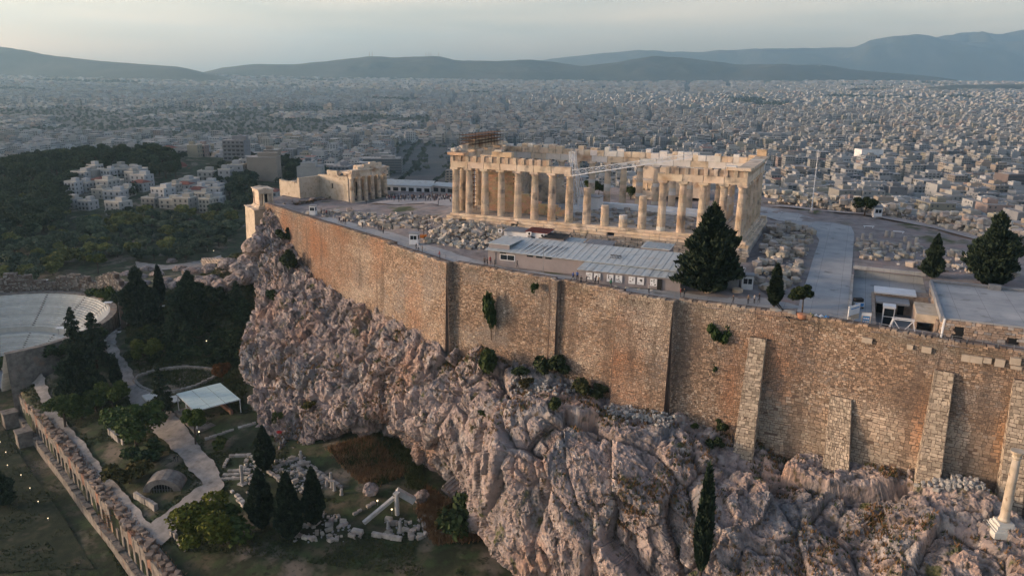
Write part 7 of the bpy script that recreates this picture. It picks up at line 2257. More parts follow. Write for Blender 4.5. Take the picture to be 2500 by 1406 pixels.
# ================================================================ THE CITY
m_plas = mat('city_plaster', [(.88, .88, .88), (1.0, 1.0, 1.0), (1.08, 1.07, 1.05)], scale=.15, rough=.9, tint='obj')
m_roofc = mat('city_roof', [(.16, .155, .15), (.27, .265, .255), (.36, .35, .335)], scale=.2, rough=.95)
m_win = mat('city_window', [(.025, .03, .036), (.06, .065, .07)], scale=.6, rough=.3, spec=.5)
m_cityv = mat('city_far', [(.85, .85, .85), (1.0, 1.0, 1.0), (1.1, 1.1, 1.08)], scale=.06, rough=.9, attr='scol')
PAL = np.array([(.60, .575, .52), (.64, .63, .60), (.66, .655, .64), (.53, .49, .42), (.56, .46, .36), (.46, .44, .42), (.38, .38, .385), (.55, .50, .37), (.52, .39, .33), (.60, .56, .47), (.30, .31, .33)]) * np.array([.49, .52, .55])
PALP = np.array([.17, .17, .13, .12, .08, .10, .06, .05, .04, .05, .03])
CNAME = ['cream', 'white', 'bright white', 'beige', 'tan', 'grey', 'dull grey', 'yellowish', 'pinkish', 'pale', 'dark grey']
NUMW = ['no', 'one', 'two', 'three', 'four', 'five', 'six', 'seven', 'eight']
def protos():
    out = []
    for k in range(14):
        rg = np.random.default_rng(500 + k)
        W = rg.uniform(14, 21); D = rg.uniform(12, 18); nf = int(rg.integers(4, 8)); fh = 3.05; H = nf * fh + .9
        style = k % 3
        wl = MB(); wl.box(-W / 2, W / 2, -D / 2, D / 2, -6, H)
        wins = []          # (x, y, z, rz, w, h)
        nb = int(W / 3.1); ns = int(D / 3.4)
        bal = MB()
        back = 0
        for f in range(nf):
            z = f * fh + .9
            if style == 0:                                     # balcony front
                bal.box(-W / 2 + .2, W / 2 - .2, -D / 2 - 1.3, -D / 2 - .001, z - .12, z); bal.box(-W / 2 + .2, W / 2 - .2, -D / 2 - 1.3, -D / 2 - 1.22, z + .001, z + .95)
            elif style == 1 and f % 1 == 0:
                for j in range(0, nb, 2): bal.box(-W / 2 + j * W / nb + .3, -W / 2 + (j + 1) * W / nb - .3, -D / 2 - 1.1, -D / 2 - .001, z - .1, z); bal.box(-W / 2 + j * W / nb + .3, -W / 2 + (j + 1) * W / nb - .3, -D / 2 - 1.1, -D / 2 - 1.04, z + .001, z + .9)
            for j in range(nb):
                ww = W / nb * rg.choice([.45, .6, .7]); wins.append((-W / 2 + (j + .5) * W / nb, -D / 2, z + .25, 0, ww, 2.0))
            for s in (-1, 1):
                if style == 2 and s < 0 and k % 2: continue     # blind party wall
                for j in range(ns):
                    if rg.random() < .55: wins.append((s * W / 2, -D / 2 + (j + .5) * D / ns, z + .7, s * math.pi / 2, 1.2, 1.3))
        rf = MB(); rf.box(-W / 2 - .15, W / 2 + .15, -D / 2 - .15, D / 2 + .15, H + .002, H + .2)
        pb = MB(); px, py = rg.uniform(-W / 5, W / 5), rg.uniform(0, D / 5); pb.cbox((px, py, H + 1.65), (W * rg.uniform(.3, .7), D * rg.uniform(.3, .5), 2.9)); pb.cbox((px + .5, py, H + 3.4), (2.5, 2.5, .6))
        tk = MB()
        for j in range(4): tk.cbox((rg.uniform(-W / 2 + 1, W / 2 - 1), rg.uniform(-D / 2 + 1, -D / 5), H + .7), (1.2, .7, 1.0))
        wm = MB()
        for (x, y, z, rz, w, h) in wins:
            c, s_ = math.cos(rz), math.sin(rz)
            wm.cbox((x + s_ * .02, y - c * .02, z + h / 2), (w, .12, h), rz)
        out.append(dict(W=W, D=D, H=H, nf=nf, style=style, wall=wl.mesh('wall', m_plas), bal=bal.mesh('balcony', m_plas) if bal.v else None, roof=rf.mesh('roof', m_roofc), pent=pb.mesh('roof_room', m_plas), tank=tk.mesh('roof_tanks', m_roofc), win=wm.mesh('windows', m_win), wins=wins))
    # small houses
    for k in range(8):
        rg = np.random.default_rng(800 + k)
        W = rg.uniform(8, 13); D = rg.uniform(8, 12); nf = int(rg.integers(2, 4)); H = nf * 3.0 + .6
        wl = MB(); wl.box(-W / 2, W / 2, -D / 2, D / 2, -8, H)
        wins = []
        for f in range(nf):
            for j in range(3): wins.append((-W / 2 + (j + .5) * W / 3, -D / 2, f * 3 + .9, 0, 1.3, 1.7))
            for s in (-1, 1):
                for j in range(2): wins.append((s * W / 2, -D / 2 + (j + .5) * D / 2, f * 3 + .9, s * math.pi / 2, 1.1, 1.5))
        rf = MB()
        if k == 3:
            h = H + .01; a, b = W / 2 + .4, D / 2 + .4
            rf.add([(-a, -b, h), (a, -b, h), (a, b, h), (-a, b, h), (-a * .35, 0, h + 1.9), (a * .35, 0, h + 1.9)], [(0, 1, 5, 4), (1, 2, 5), (2, 3, 4, 5), (3, 0, 4), (0, 3, 2, 1)])
            roof = rf.mesh('roof', m_rooft)
        else:
            rf.box(-W / 2 - .1, W / 2 + .1, -D / 2 - .1, D / 2 + .1, H + .002, H + .15); rf.box(-W / 2, W / 2, -D / 2, -D / 2 + .2, H + .15, H + .8); rf.box(-W / 2, -W / 2 + .2, -D / 2 + .2, D / 2, H + .15, H + .8)
            roof = rf.mesh('roof', m_cream)
        pb = MB(); pb.cbox((W * .15, D * .1, H + 1.4), (W * .45, D * .45, 2.6))
        bal = MB(); bal.box(-W / 2 + .4, W / 2 - .4, -D / 2 - 1.2, -D / 2 - .001, 3.0, 3.12); bal.box(-W / 2 + .4, W / 2 - .4, -D / 2 - 1.2, -D / 2 - 1.12, 3.121, 4.0)
        wm = MB()
        for (x, y, z, rz, w, h) in wins: wm.cbox((x, y, z + h / 2), (w, .12, h), rz)
        out.append(dict(W=W, D=D, H=H, nf=nf, style=9 if k == 3 else 10, wall=wl.mesh('wall', m_plas), bal=bal.mesh('balcony', m_plas), roof=roof, pent=pb.mesh('roof_room', m_plas) if k != 3 else None, tank=None, win=wm.mesh('windows', m_win), wins=wins))
    return out
BP = protos()
_wm = MB(); _wm.box(-.5, .5, -.06, .06, 0, 1); WINDOW = _wm.mesh('window', m_win)
def building(k, p, rz, col, name, cat, group, single):
    B = BP[k]
    t = thing(name, '', cat, tuple(p), rz, group)
    c4 = (*col, 1)
    for nm in ('wall', 'bal', 'roof', 'pent', 'tank'):
        if B[nm] is None: continue
        o = obj({'wall': 'wall', 'bal': 'balcony', 'roof': 'roof', 'pent': 'roof_room', 'tank': 'roof_tanks'}[nm], B[nm], t)
        o.color = c4
        if nm in ('bal', 'tank'): o['kind'] = 'stuff'
    if single:
        for (x, y, z, r, w, h) in B['wins']:
            o = obj('window', WINDOW, t, (x, y, z), r); o.scale = (w, 1, h)
    else:
        obj('windows', B['win'], t, kind='stuff')
    return t
def skyline(u):
    return np.interp(u, [-200, 0, 160, 430, 560, 640, 660, 700, 940, 950, 1100, 1110, 1870, 1880, 2100, 2300, 2500, 2700], [395, 395, 400, 520, 510, 470, 470, 455, 430, 460, 465, 480, 490, 510, 525, 560, 620, 660])
def city_cells(step, w0, w1, ang, rg, street=6, jit=.12):
    R = w1 * 1.35
    n = int(R / step)
    i = np.arange(-n, n); I, J = np.meshgrid(i, i)
    I = I.ravel(); J = J.ravel()
    x = I * step; y = J * step
    ca, sa = math.cos(ang), math.sin(ang)
    x = x + 55 * vnoise(xy3(x, y, .0028), 7); y = y + 55 * vnoise(xy3(x, y, .0028), 8)      # streets bend
    X = CAM[0] + x * ca - y * sa; Y = CAM[1] + x * sa + y * ca
    d = np.stack([X - CAM[0], Y - CAM[1]], 1)
    w = d @ (FWD[:2] / np.linalg.norm(FWD[:2])); lat = d @ RGT[:2]
    ok = (w > w0) & (w < w1) & (np.abs(lat) < w * .80 + 30)
    if street: ok &= (I % street != 0) & (J % (street + 2) != 0)
    X, Y, w = X[ok], Y[ok], w[ok]
    X = X + rg.uniform(-jit, jit, len(X)) * step; Y = Y + rg.uniform(-jit, jit, len(X)) * step
    return X, Y, w
def build_city():
    rg = np.random.default_rng(2024)
    polys_no = [WOODA, RIDGE]
    # ---- nearest blocks: objects of their own
    X, Y, w = city_cells(21.5, 300, 1500, .42, rg)
    Z = Hg(X, Y)
    P = np.stack([X, Y, Z], 1)
    u, v, dw = pxy(P)
    ok = (u > -120) & (u < 2620) & ((v < skyline(u) + 60) | ((u < 640) & (dw > 720)))
    for pl in polys_no: ok &= ~(inpoly(pl, u, v) & (dw < 730))
    ok &= ~(inpoly(HOUSEPX, u, v) & (dw < 730))
    ok &= ~((u < 640) & (dw < 720) & (v > 470))
    park = fbm(xy3(X, Y, .006), 3, 300)
    isp = (park > .33) | ((u < 740) & (dw < 950) & (rg.random(len(u)) < .5)) | ((u > 955) & (u < 1105) & (v > 375)) | ((u > 620) & (u < 760) & (v > 330) & (v < 352)) | ((u > 690) & (u < 735) & (v > 395) & (v < 460))
    trees_p = [P[ok & isp]]
    ok &= ~isp
    P = P[ok]; dw = dw[ok]; u = u[ok]; v = v[ok]
    order = np.argsort(dw)
    P, dw, u = P[order], dw[order], u[order]
    NI = 285
    its = []
    cidx = rg.choice(len(PAL), len(P), p=PALP / PALP.sum())
    kk = rg.integers(0, 14, len(P)); low = rg.random(len(P)) < np.where(u < 1100, .82, .10)
    kk = np.where(low, rg.integers(14, 22, len(P)), kk)
    rz = .42 + rg.choice([0, math.pi / 2, math.pi, -math.pi / 2, 0], len(P)) + rg.normal(0, .05, len(P))
    for i in range(min(NI, len(P))):
        t = building(int(kk[i]), P[i] - [0, 0, .2], rz[i], PAL[cidx[i]] * rg.uniform(.85, 1.1), 'apartment_block', 'building', 'city blocks nearest the citadel', i < 34)
        if u[i] > 1500 and dw[i] < 800: t.scale = (1.22, 1.15, 1.12)
        its.append((t, P[i], i))
    rr = auto_rows([(a, b) for a, b, c in its], 12)
    for j, (t, p, i) in enumerate(its):
        B = BP[int(kk[i])]
        t['label'] = '%s %s-storey %s, %s city row, %s from west' % (CNAME[cidx[i]], NUMW[B['nf']], 'block with balconies' if B['style'] == 0 else ('house with tiled roof' if B['style'] == 9 else 'flat-roofed block'), ROWW[rr[j][0] - 1], ORD(rr[j][1]))
    # ---- white houses on the saddle
    hx = []
    Xh, Yh, wh = city_cells(14.0, 380, 760, .25, rg, street=5, jit=.3)
    Ph = np.stack([Xh, Yh, Hg(Xh, Yh)], 1); uh, vh, _ = pxy(Ph)
    okh = inpoly(HOUSEPX, uh, vh)
    Ph = Ph[okh]
    its = []
    for p in Ph[:150]:
        k = int(rg.integers(14, 22)); ci = int(rg.choice([0, 1, 2, 2, 1, 3, 9]))
        t = building(k, p - [0, 0, .3], .25 + rg.choice([0, .0, math.pi / 2, -math.pi / 2]) + rg.normal(0, .08), PAL[ci] * rg.uniform(.95, 1.18), 'white_house', 'house', 'white houses on the saddle', False); t.scale = (.88, .88, .85)
        its.append((t, p, ci, k))
    rr = auto_rows([(a, b) for a, b, c, d in its], 8)
    for j, (t, p, ci, k) in enumerate(its):
        t['label'] = '%s %s-storey house%s between the woods, %s row, %s from west' % (CNAME[ci], NUMW[BP[k]['nf']], ' with red roof' if BP[k]['style'] == 9 else '', ROWW[rr[j][0] - 1], ORD(rr[j][1]))
    # ---- everything beyond: one mass
    VV, QQ, CC = [], [], []
    base = 0
    BX = np.array([[-1, -1], [1, -1], [1, 1], [-1, 1]]) * .5
    def boxes(c, dx, dy, z0, z1, rz, cw, cr):
        nonlocal base
        n = len(c); ca, sa = np.cos(rz), np.sin(rz)
        cor = BX[None] * np.stack([dx, dy], 1)[:, None]
        xx = cor[..., 0] * ca[:, None] - cor[..., 1] * sa[:, None] + c[:, :1]; yy = cor[..., 0] * sa[:, None] + cor[..., 1] * ca[:, None] + c[:, 1:2]
        V = np.concatenate([np.stack([xx, yy, np.repeat(z0[:, None], 4, 1)], 2), np.stack([xx, yy, np.repeat(z1[:, None], 4, 1)], 2)], 1)
        Q = np.array([[4, 5, 6, 7], [0, 1, 5, 4], [1, 2, 6, 5], [2, 3, 7, 6], [3, 0, 4, 7]])
        VV.append(V.reshape(-1, 3)); QQ.append((np.arange(n)[:, None, None] * 8 + Q[None]).reshape(-1, 4) + base); base += n * 8
        C = np.stack([cr, cw, cw, cw, cw], 1); CC.append(C.reshape(-1, 3))
    def strips(c, dx, dy, rz, z, h, frac, nwin, side, col):
        """window openings on one side of many buildings: thin boxes' front quads"""
        nonlocal base
        n = len(c); ca, sa = np.cos(rz), np.sin(rz)
        for j in range(nwin):
            mid = (j + .5) / nwin - .5; hw = frac / nwin / 2
            a, b = mid - hw, mid + hw
            if side == 0: lx = np.stack([a * dx, b * dx, b * dx, a * dx], 1); ly = np.repeat((-dy / 2 - .07)[:, None], 4, 1)
            elif side == 1: ly = np.stack([a * dy, b * dy, b * dy, a * dy], 1); lx = np.repeat((dx / 2 + .07)[:, None], 4, 1)
            elif side == 2: lx = np.stack([b * dx, a * dx, a * dx, b * dx], 1); ly = np.repeat((dy / 2 + .07)[:, None], 4, 1)
            else: ly = np.stack([b * dy, a * dy, a * dy, b * dy], 1); lx = np.repeat((-dx / 2 - .07)[:, None], 4, 1)
            xx = lx * ca[:, None] - ly * sa[:, None] + c[:, :1]; yy = lx * sa[:, None] + ly * ca[:, None] + c[:, 1:2]
            zz = np.stack([z, z, z + h, z + h], 1)
            VV.append(np.stack([xx, yy, zz], 2).reshape(-1, 3)); QQ.append(np.arange(n * 4).reshape(-1, 4) + base); base += n * 4
            CC.append(np.tile(col, (n, 1)) * rg.uniform(.6, 1.6, (n, 1)))
    dark = np.array([.045, .05, .055])
    def mass(P, hlo, hhi, slo, shi, detail, ang):
        n = len(P)
        if not n: return
        ci = rg.choice(len(PAL), n, p=PALP / PALP.sum()); col = PAL[ci] * rg.uniform(.8, 1.12, (n, 1))
        dx = rg.uniform(slo, shi, n); dy = rg.uniform(slo, shi, n) * .9
        nf = rg.integers(hlo, hhi, n); H = nf * 3.05 + .8
        rz = ang + rg.choice([0, math.pi / 2], n) + rg.normal(0, .06, n)
        rc = np.array([.27, .265, .255]) * rg.uniform(.5, 1.45, (n, 1)); tile = rg.random(n) < .07; rc = np.where(tile[:, None], np.array([.22, .10, .075]), rc)
        boxes(P, dx, dy, P[:, 2] - 4, P[:, 2] + H, rz, col, rc)
        m = rg.random(n) < .7
        boxes(P[m] + rg.uniform(-2, 2, (m.sum(), 3)) * [1, 1, 0], dx[m] * rg.uniform(.3, .75, m.sum()), dy[m] * rg.uniform(.3, .6, m.sum()), P[m, 2] + H[m] + .01, P[m, 2] + H[m] + 2.9, rz[m], col[m] * .97, rc[m])
        for f in range(int(nf.max())):
            has = nf > f
            c, a, b, r, z = P[has], dx[has], dy[has], rz[has], P[has, 2] + f * 3.05 + 1.3
            if detail == 2:
                for side in range(4):
                    sel = rg.random(len(c)) < (.9 if side in (0, 2) else .5)
                    strips(c[sel], a[sel], b[sel], r[sel], z[sel], 1.7, .62, 4, side, dark)
                sel = rg.random(len(c)) < .5
                q = c[sel]; cc, ss = np.cos(r[sel]), np.sin(r[sel]); off = b[sel] / 2 + .55
                cen = np.stack([q[:, 0] + ss * off, q[:, 1] - cc * off, q[:, 2]], 1)
                boxes(cen, a[sel] * .92, np.full(sel.sum(), 1.1), z[sel] - .5, z[sel] + .35, r[sel], (col[has] * .95)[sel], (col[has] * .95)[sel])
            elif detail == 1:
                for side in (0, 1, 2, 3):
                    sel = rg.random(len(c)) < .5
                    strips(c[sel], a[sel], b[sel], r[sel], z[sel], 1.7, .82, 1, side, dark * 1.3)
    mass(P[NI:], 3, 8, 12, 19.5, 2, .42)
    # middle distance
    X, Y, w = city_cells(20, 1500, 2900, .30, rg, street=6, jit=.2)
    Pm = np.stack([X, Y, Hg(X, Y)], 1); um, vm, _ = pxy(Pm)
    park = fbm(xy3(X, Y, .004), 3, 310) - .12 * (um < 1050) * (w < 2600) * 0
    west = (um < 1050) & (w > 1500) & (w < 2700)
    isp = (park > np.where(west, .02, .30))
    trees_p.append(Pm[isp & (rg.random(len(Pm)) < .6)])
    keep = ~isp
    mass(Pm[keep & ~west], 3, 8, 11, 18, 1, .30)
    mass(Pm[keep & west & (rg.random(len(Pm)) < .75)], 1, 4, 14, 26, 1, .20)
    # far city up to the hills
    for (st, a, b, an, sl, sh) in ((28, 2900, 4300, .5, 15, 26), (40, 4300, 6400, .2, 23, 38)):
        X, Y, w = city_cells(st, a, b, an, rg, street=7, jit=.3)
        Pf = np.stack([X, Y, Hg(X, Y)], 1)
        park = fbm(xy3(X, Y, .0022), 3, 320)
        isp = park > .34
        trees_p.append(Pf[isp])
        mass(Pf[~isp], 2, 7, sl, sh, 0, an)
    V = np.concatenate(VV); Q = np.concatenate(QQ); C = np.concatenate(CC)
    me = mesh_np('distant_city', V, Q, mats=[m_cityv]); face_col(me, 'scol', C)
    o = obj('distant_city', me, kind='stuff'); o['label'] = 'mass of pale apartment blocks filling the plain to the hills'
    # trees of streets and parks
    T = np.concatenate(trees_p)
    X, Y, w = city_cells(17.5, 420, 2400, .42, rg, street=0, jit=.5)
    S = np.stack([X, Y, Hg(X, Y)], 1); us, vs, ws_ = pxy(S)
    sel = (rg.random(len(S)) < .16) & (vs < skyline(us) + 20)
    for pl in polys_no: sel &= ~(inpoly(pl, us, vs) & (ws_ < 730))
    T = np.concatenate([T, S[sel]])
    wt = (T - CAM) @ FWD
    pts, dr, sz = [], [], []
    for lo, hi, m, r, sz_ in ((0, 1000, 40, 3.6, 2.0), (1000, 2900, 16, 4.5, 3.4), (2900, 9000, 9, 9.0, 7.0)):
        q = T[(wt >= lo) & (wt < hi)]
        if not len(q): continue
        d = rg.normal(size=(len(q), m, 3)); d /= np.linalg.norm(d, axis=2, keepdims=True); d[..., 2] = np.abs(d[..., 2])
        c = q[:, None] + np.array([0, 0, r * .9]) + d * r * np.array([1, 1, .9]) * rg.uniform(.4, 1, (len(q), m, 1))
        me = leaf_mesh('city_trees', c.reshape(-1, 3), d.reshape(-1, 3), sz_, rg, m_citytree)
        o = obj('city_trees', me, kind='stuff'); o['label'] = 'dark street and park trees %s' % {0: 'between the nearer blocks', 1000: 'between the farther blocks', 2900: 'in the far suburbs'}[lo]
m_citytree = mat('city_tree_leaf', [(.018, .028, .018), (.035, .05, .03), (.055, .065, .04)], scale=.03, rough=.95)
build_city()
# a few landmark blocks seen above the rest
for u, v, wd, W, D, H, col, lab in [(2128, 318, 1150, 34, 22, 26, (.70, .71, .70), 'big bright white windowless block above the roofs'), (1880, 318, 1500, 60, 26, 24, (.42, .43, .44), 'long grey office slab with rows of windows'), (925, 362, 1000, 60, 30, 20, (.13, .135, .14), 'long black glass block beyond the gateway'),
                                    (2150, 318, 1400, 90, 18, 12, (.33, .25, .21), 'long brown hall among the roofs'), (2480, 400, 760, 26, 20, 34, (.13, .11, .105), 'dark brown tower block at the picture edge'), (2448, 405, 760, 14, 14, 25, (.50, .31, .30), 'pink block beside the dark tower')]:
    p = pw(u, v, wd); z = hg(p[0], p[1])
    t = thing('landmark_block', lab, 'building', (p[0], p[1], z), .5)
    q = MB(); q.box(-W / 2, W / 2, -D / 2, D / 2, -3, H); o = q.build('wall', m_plas, t); o.color = (*col, 1)
    q = MB(); q.box(-W / 2 + 2, W / 2 - 2, -D / 2 + 2, D / 2 - 2, H + .002, H + .5); q.cbox((W * .2, 0, H + 1.9), (W * .3, D * .4, 2.8)); q.build('roof', m_roofc, t)
    if 'windowless' not in lab:
        for f in range(int(H / 3.3)):
            q = MB(); q.box(-W / 2 + .8, W / 2 - .8, -D / 2 - .06, -D / 2 + .05, f * 3.3 + 1.2, f * 3.3 + 2.9); q.build('window_band', m_win, t)
            q = MB(); q.box(W / 2 - .05, W / 2 + .06, -D / 2 + .8, D / 2 - .8, f * 3.3 + 1.2, f * 3.3 + 2.9); q.build('window_band', m_win, t)
# masts on the ridge
for k, (u, v) in enumerate(((902, 138), (909, 138), (1040, 139), (1047, 139), (1052, 139), (1071, 139))):
    p = pw(u, v + 1, 6700)
    t = thing('radio_mast', ['westmost radio mast on the twin humped ridge', 'radio mast close beside the westmost one', 'first mast of the eastern hump', 'second mast of the eastern hump', 'third mast of the eastern hump', 'lone mast at the east end of the ridge'][k], 'mast', tuple(p), 0, 'radio masts on the ridge')
    q = MB(); lattice(q, (0, 0, -12), (0, 0, 38), 5, 8, .8, taper=.3, up=Vector((0, 1, 0))); q.build('tower', m_steel, t)
# ================================================================ PEOPLE
m_top = mat('clothes_top', [(.85, .85, .85), (1.1, 1.1, 1.1)], scale=6, rough=.9, tint='obj')
m_trs = mat('clothes_trousers', [(.02, .022, .03), (.04, .045, .06)], scale=5, rough=.9)
m_skin = mat('skin', [(.42, .26, .18)], rough=.6)
m_hair = mat('hair', [(.03, .02, .014)], rough=.7)
def body(pose, name):
    s = {'stand': (0, 0, .04, -.02, 0), 'walk': (.26, -.24, -.16, .18, .03), 'stride': (-.2, .28, .2, -.12, .04), 'look': (.05, -.05, .28, .22, .05)}[pose]
    lf, rf, la, ra, lean = s
    V = [(0, 0, .93), (0, lean * .4, 1.16), (0, lean * .8, 1.38), (0, lean, 1.50), (0, lean + .015, 1.60), (0, lean + .01, 1.72)]
    R = [(.135, .10), (.125, .09), (.155, .095), (.05, .05), (.085, .095), (.06, .07)]
    E = [(0, 1), (1, 2), (2, 3), (3, 4), (4, 5)]
    def chain(a, pts):
        for p, r in pts:
            V.append(p); R.append(r); E.append((a, len(V) - 1)); a = len(V) - 1
    for sx, fy, ay in ((-1, lf, la), (1, rf, ra)):
        chain(0, [((sx * .10, 0, .84), (.085, .09)), ((sx * .105, fy * .55 + (.05 if fy > 0 else .02), .48), (.06, .065)), ((sx * .105, fy, .09), (.04, .045)), ((sx * .115, fy + .14, .035), (.04, .03))])
        chain(2, [((sx * .20, lean * .8, 1.40), (.055, .055)), ((sx * .25, lean + ay * .45, 1.14), (.042, .042)), ((sx * .24, lean + ay + .06, .90), (.032, .032)), ((sx * .235, lean + ay + .09, .82), (.03, .036))])
    me = bpy.data.meshes.new(name)
    me.from_pydata(V, E, [])
    o = bpy.data.objects.new('person_seed', me); COL.objects.link(o)
    md = o.modifiers.new('skin', 'SKIN')
    for k, d in enumerate(me.skin_vertices[0].data):
        d.radius = R[k]; d.use_root = (k == 0)
    o.modifiers.new('sub', 'SUBSURF').levels = 1
    dg = bpy.context.evaluated_depsgraph_get()
    out = bpy.data.meshes.new_from_object(o.evaluated_get(dg))
    bpy.data.objects.remove(o)
    out.name = name
    out.materials.clear()
    for m in (m_top, m_trs, m_skin, m_hair): out.materials.append(m)
    for p in out.polygons:
        c = p.center
        far = abs(c.x) > .19
        if c.z > 1.66 or (c.z > 1.57 and c.y < lean - .03): i = 3
        elif c.z > 1.47 or (far and c.z < .90): i = 2
        elif c.z < .92 and not far: i = 1
        else: i = 0
        p.material_index = i; p.use_smooth = True
    return out
BODIES = [body(p, 'person') for p in ('stand', 'walk', 'stride', 'look')]
TOPS = [((.02, .022, .025), 'black'), ((.03, .035, .06), 'navy'), ((.03, .12, .40), 'blue'), ((.30, .30, .30), 'grey'), ((.55, .55, .54), 'white'), ((.25, .04, .04), 'red'), ((.05, .22, .12), 'green'), ((.06, .06, .065), 'charcoal'), ((.45, .22, .08), 'orange'), ((.18, .14, .10), 'brown')]
RP = np.random.default_rng(71)
PN = [0]
def person(p, label, group, top=None, pose=None, rz=None):
    k = RP.choice([0, 0, 1, 1, 3, 4, 7, 7, 5, 9]) if top is None else top
    i = RP.integers(4) if pose is None else pose
    o = obj('person', BODIES[i], None, tuple(p), RP.uniform(0, 6.28) if rz is None else rz, category='person', group=group)
    s = RP.uniform(.97, 1.10); o.scale = (s, s, s)
    o.color = (*TOPS[k][0], 1)
    o['label'] = label.replace('#', TOPS[k][1])
    return o
def people():
    path = [(785, 521, 'in # top walking beside the far guard kiosk'), (792, 524, 'in # top standing with others past the far kiosk'), (798, 527, 'in # top, third of the group past the far kiosk'), (804, 527, 'in # top, last of the group past the far kiosk'), (829, 545, 'in # top, first of four on the wall path'), (834, 547, 'in # top, second of four on the wall path'), (839, 548, 'in # top, third of four on the wall path'), (844, 548, 'in # top, fourth of four on the wall path'),
            (885, 557, 'in # top walking alone on the wall path'), (925, 564, 'in # top leading three on the wall path'), (931, 567, 'in # top in the middle of three on the wall path'), (936, 571, 'in # top last of three on the wall path'), (1002, 532, 'in # top on the rocks west of the temple'), (1007, 531, 'in # top close beside another on the western rocks'), (1016, 612, 'in # top below the white kiosk'), (1022, 614, 'in # top just past the white kiosk'), (1031, 618, 'in # top walking down from the white kiosk'), (1074, 632, 'in # top alone on the wall path'),
            (1183, 648, 'in # top, first of four before the shed window'), (1190, 651, 'in # top, second of four before the shed window'), (1197, 646, 'in # top, third of four before the shed window'), (1208, 651, 'in # top, fourth of four before the shed window'), (1243, 643, 'in # top standing by the shed wall'), (1262, 653, 'in # top standing at the shed wall beyond'), (1399, 684, 'in # jacket near the corner of the poster shed'), (1409, 683, 'in # jacket beside the poster shed corner'), (1418, 697, 'in # coat with a pram near the wall'), (1432, 694, 'in # top beside the first poster'),
            (1453, 698, 'in # coat under the second poster'), (1460, 697, 'in # coat close to another under the second poster'), (1491, 702, 'in # top under the third poster'), (1584, 717, 'in # top near the last poster'), (1661, 725, 'in # top near the big cypress'), (1670, 726, 'in # coat near the big cypress'), (1789, 743, 'in # top walking past the stone drums'), (1826, 742, 'in # top, first of three past the drums'), (1841, 741, 'in # top, second of three past the drums'), (1853, 739, 'in # top, third of three past the drums')]
    tops = {24: 2, 25: 2, 30: 6, 17: 5}
    for k, (u, v, lab) in enumerate(path):
        z = -5.0
        for _ in range(4):
            p = pz(u, v, z); z = hp(p[0], p[1]) + .06
        person((p[0], p[1], z), 'person ' + lab, 'visitors on the wall path', tops.get(k))
    its = []
    k = 0
    while k < 95:
        u = RP.uniform(942, 1105); v = 487 + RP.normal(0, 3.2) + (4 if u > 1060 else 0)
        if RP.random() < .12: u = RP.uniform(810, 900); v = 498 + RP.normal(0, 2)
        z = -10
        for _ in range(5):
            p = pz(u, v, z); z = hp(p[0], p[1]) + .35
        if depth(p) > 300 or p[0] < -136: k += 1; continue
        o = person((p[0], p[1], z), 'person in # top in the crowd before the gateway', 'crowd before the gateway'); its.append((o, np.array([p[0], p[1], z]))); k += 1
    rr = auto_rows(its, 3)
    for i, (o, p) in enumerate(its): o['label'] = o['label'] + ', %s row, %s from west' % (ROWW[rr[i][0] - 1], ORD(rr[i][1]))
    for u, v, lab in ((427, 1129, 'person in # coat, western one of two on the gravel path'), (435, 1128, 'person in # coat, eastern one of two on the gravel path'), (545, 613, 'person in # coat climbing under the bastion, lowest'), (550, 609, 'person in # coat climbing under the bastion, second'), (554, 606, 'person in # coat climbing under the bastion, third'), (559, 602, 'person in # coat climbing under the bastion, highest'), (257, 872, 'person in # coat alone on the path by the theatre')):
        p = on(u, v); person(tuple(p + [0, 0, .1]), lab, 'visitors on the lower slope', 0)
people()

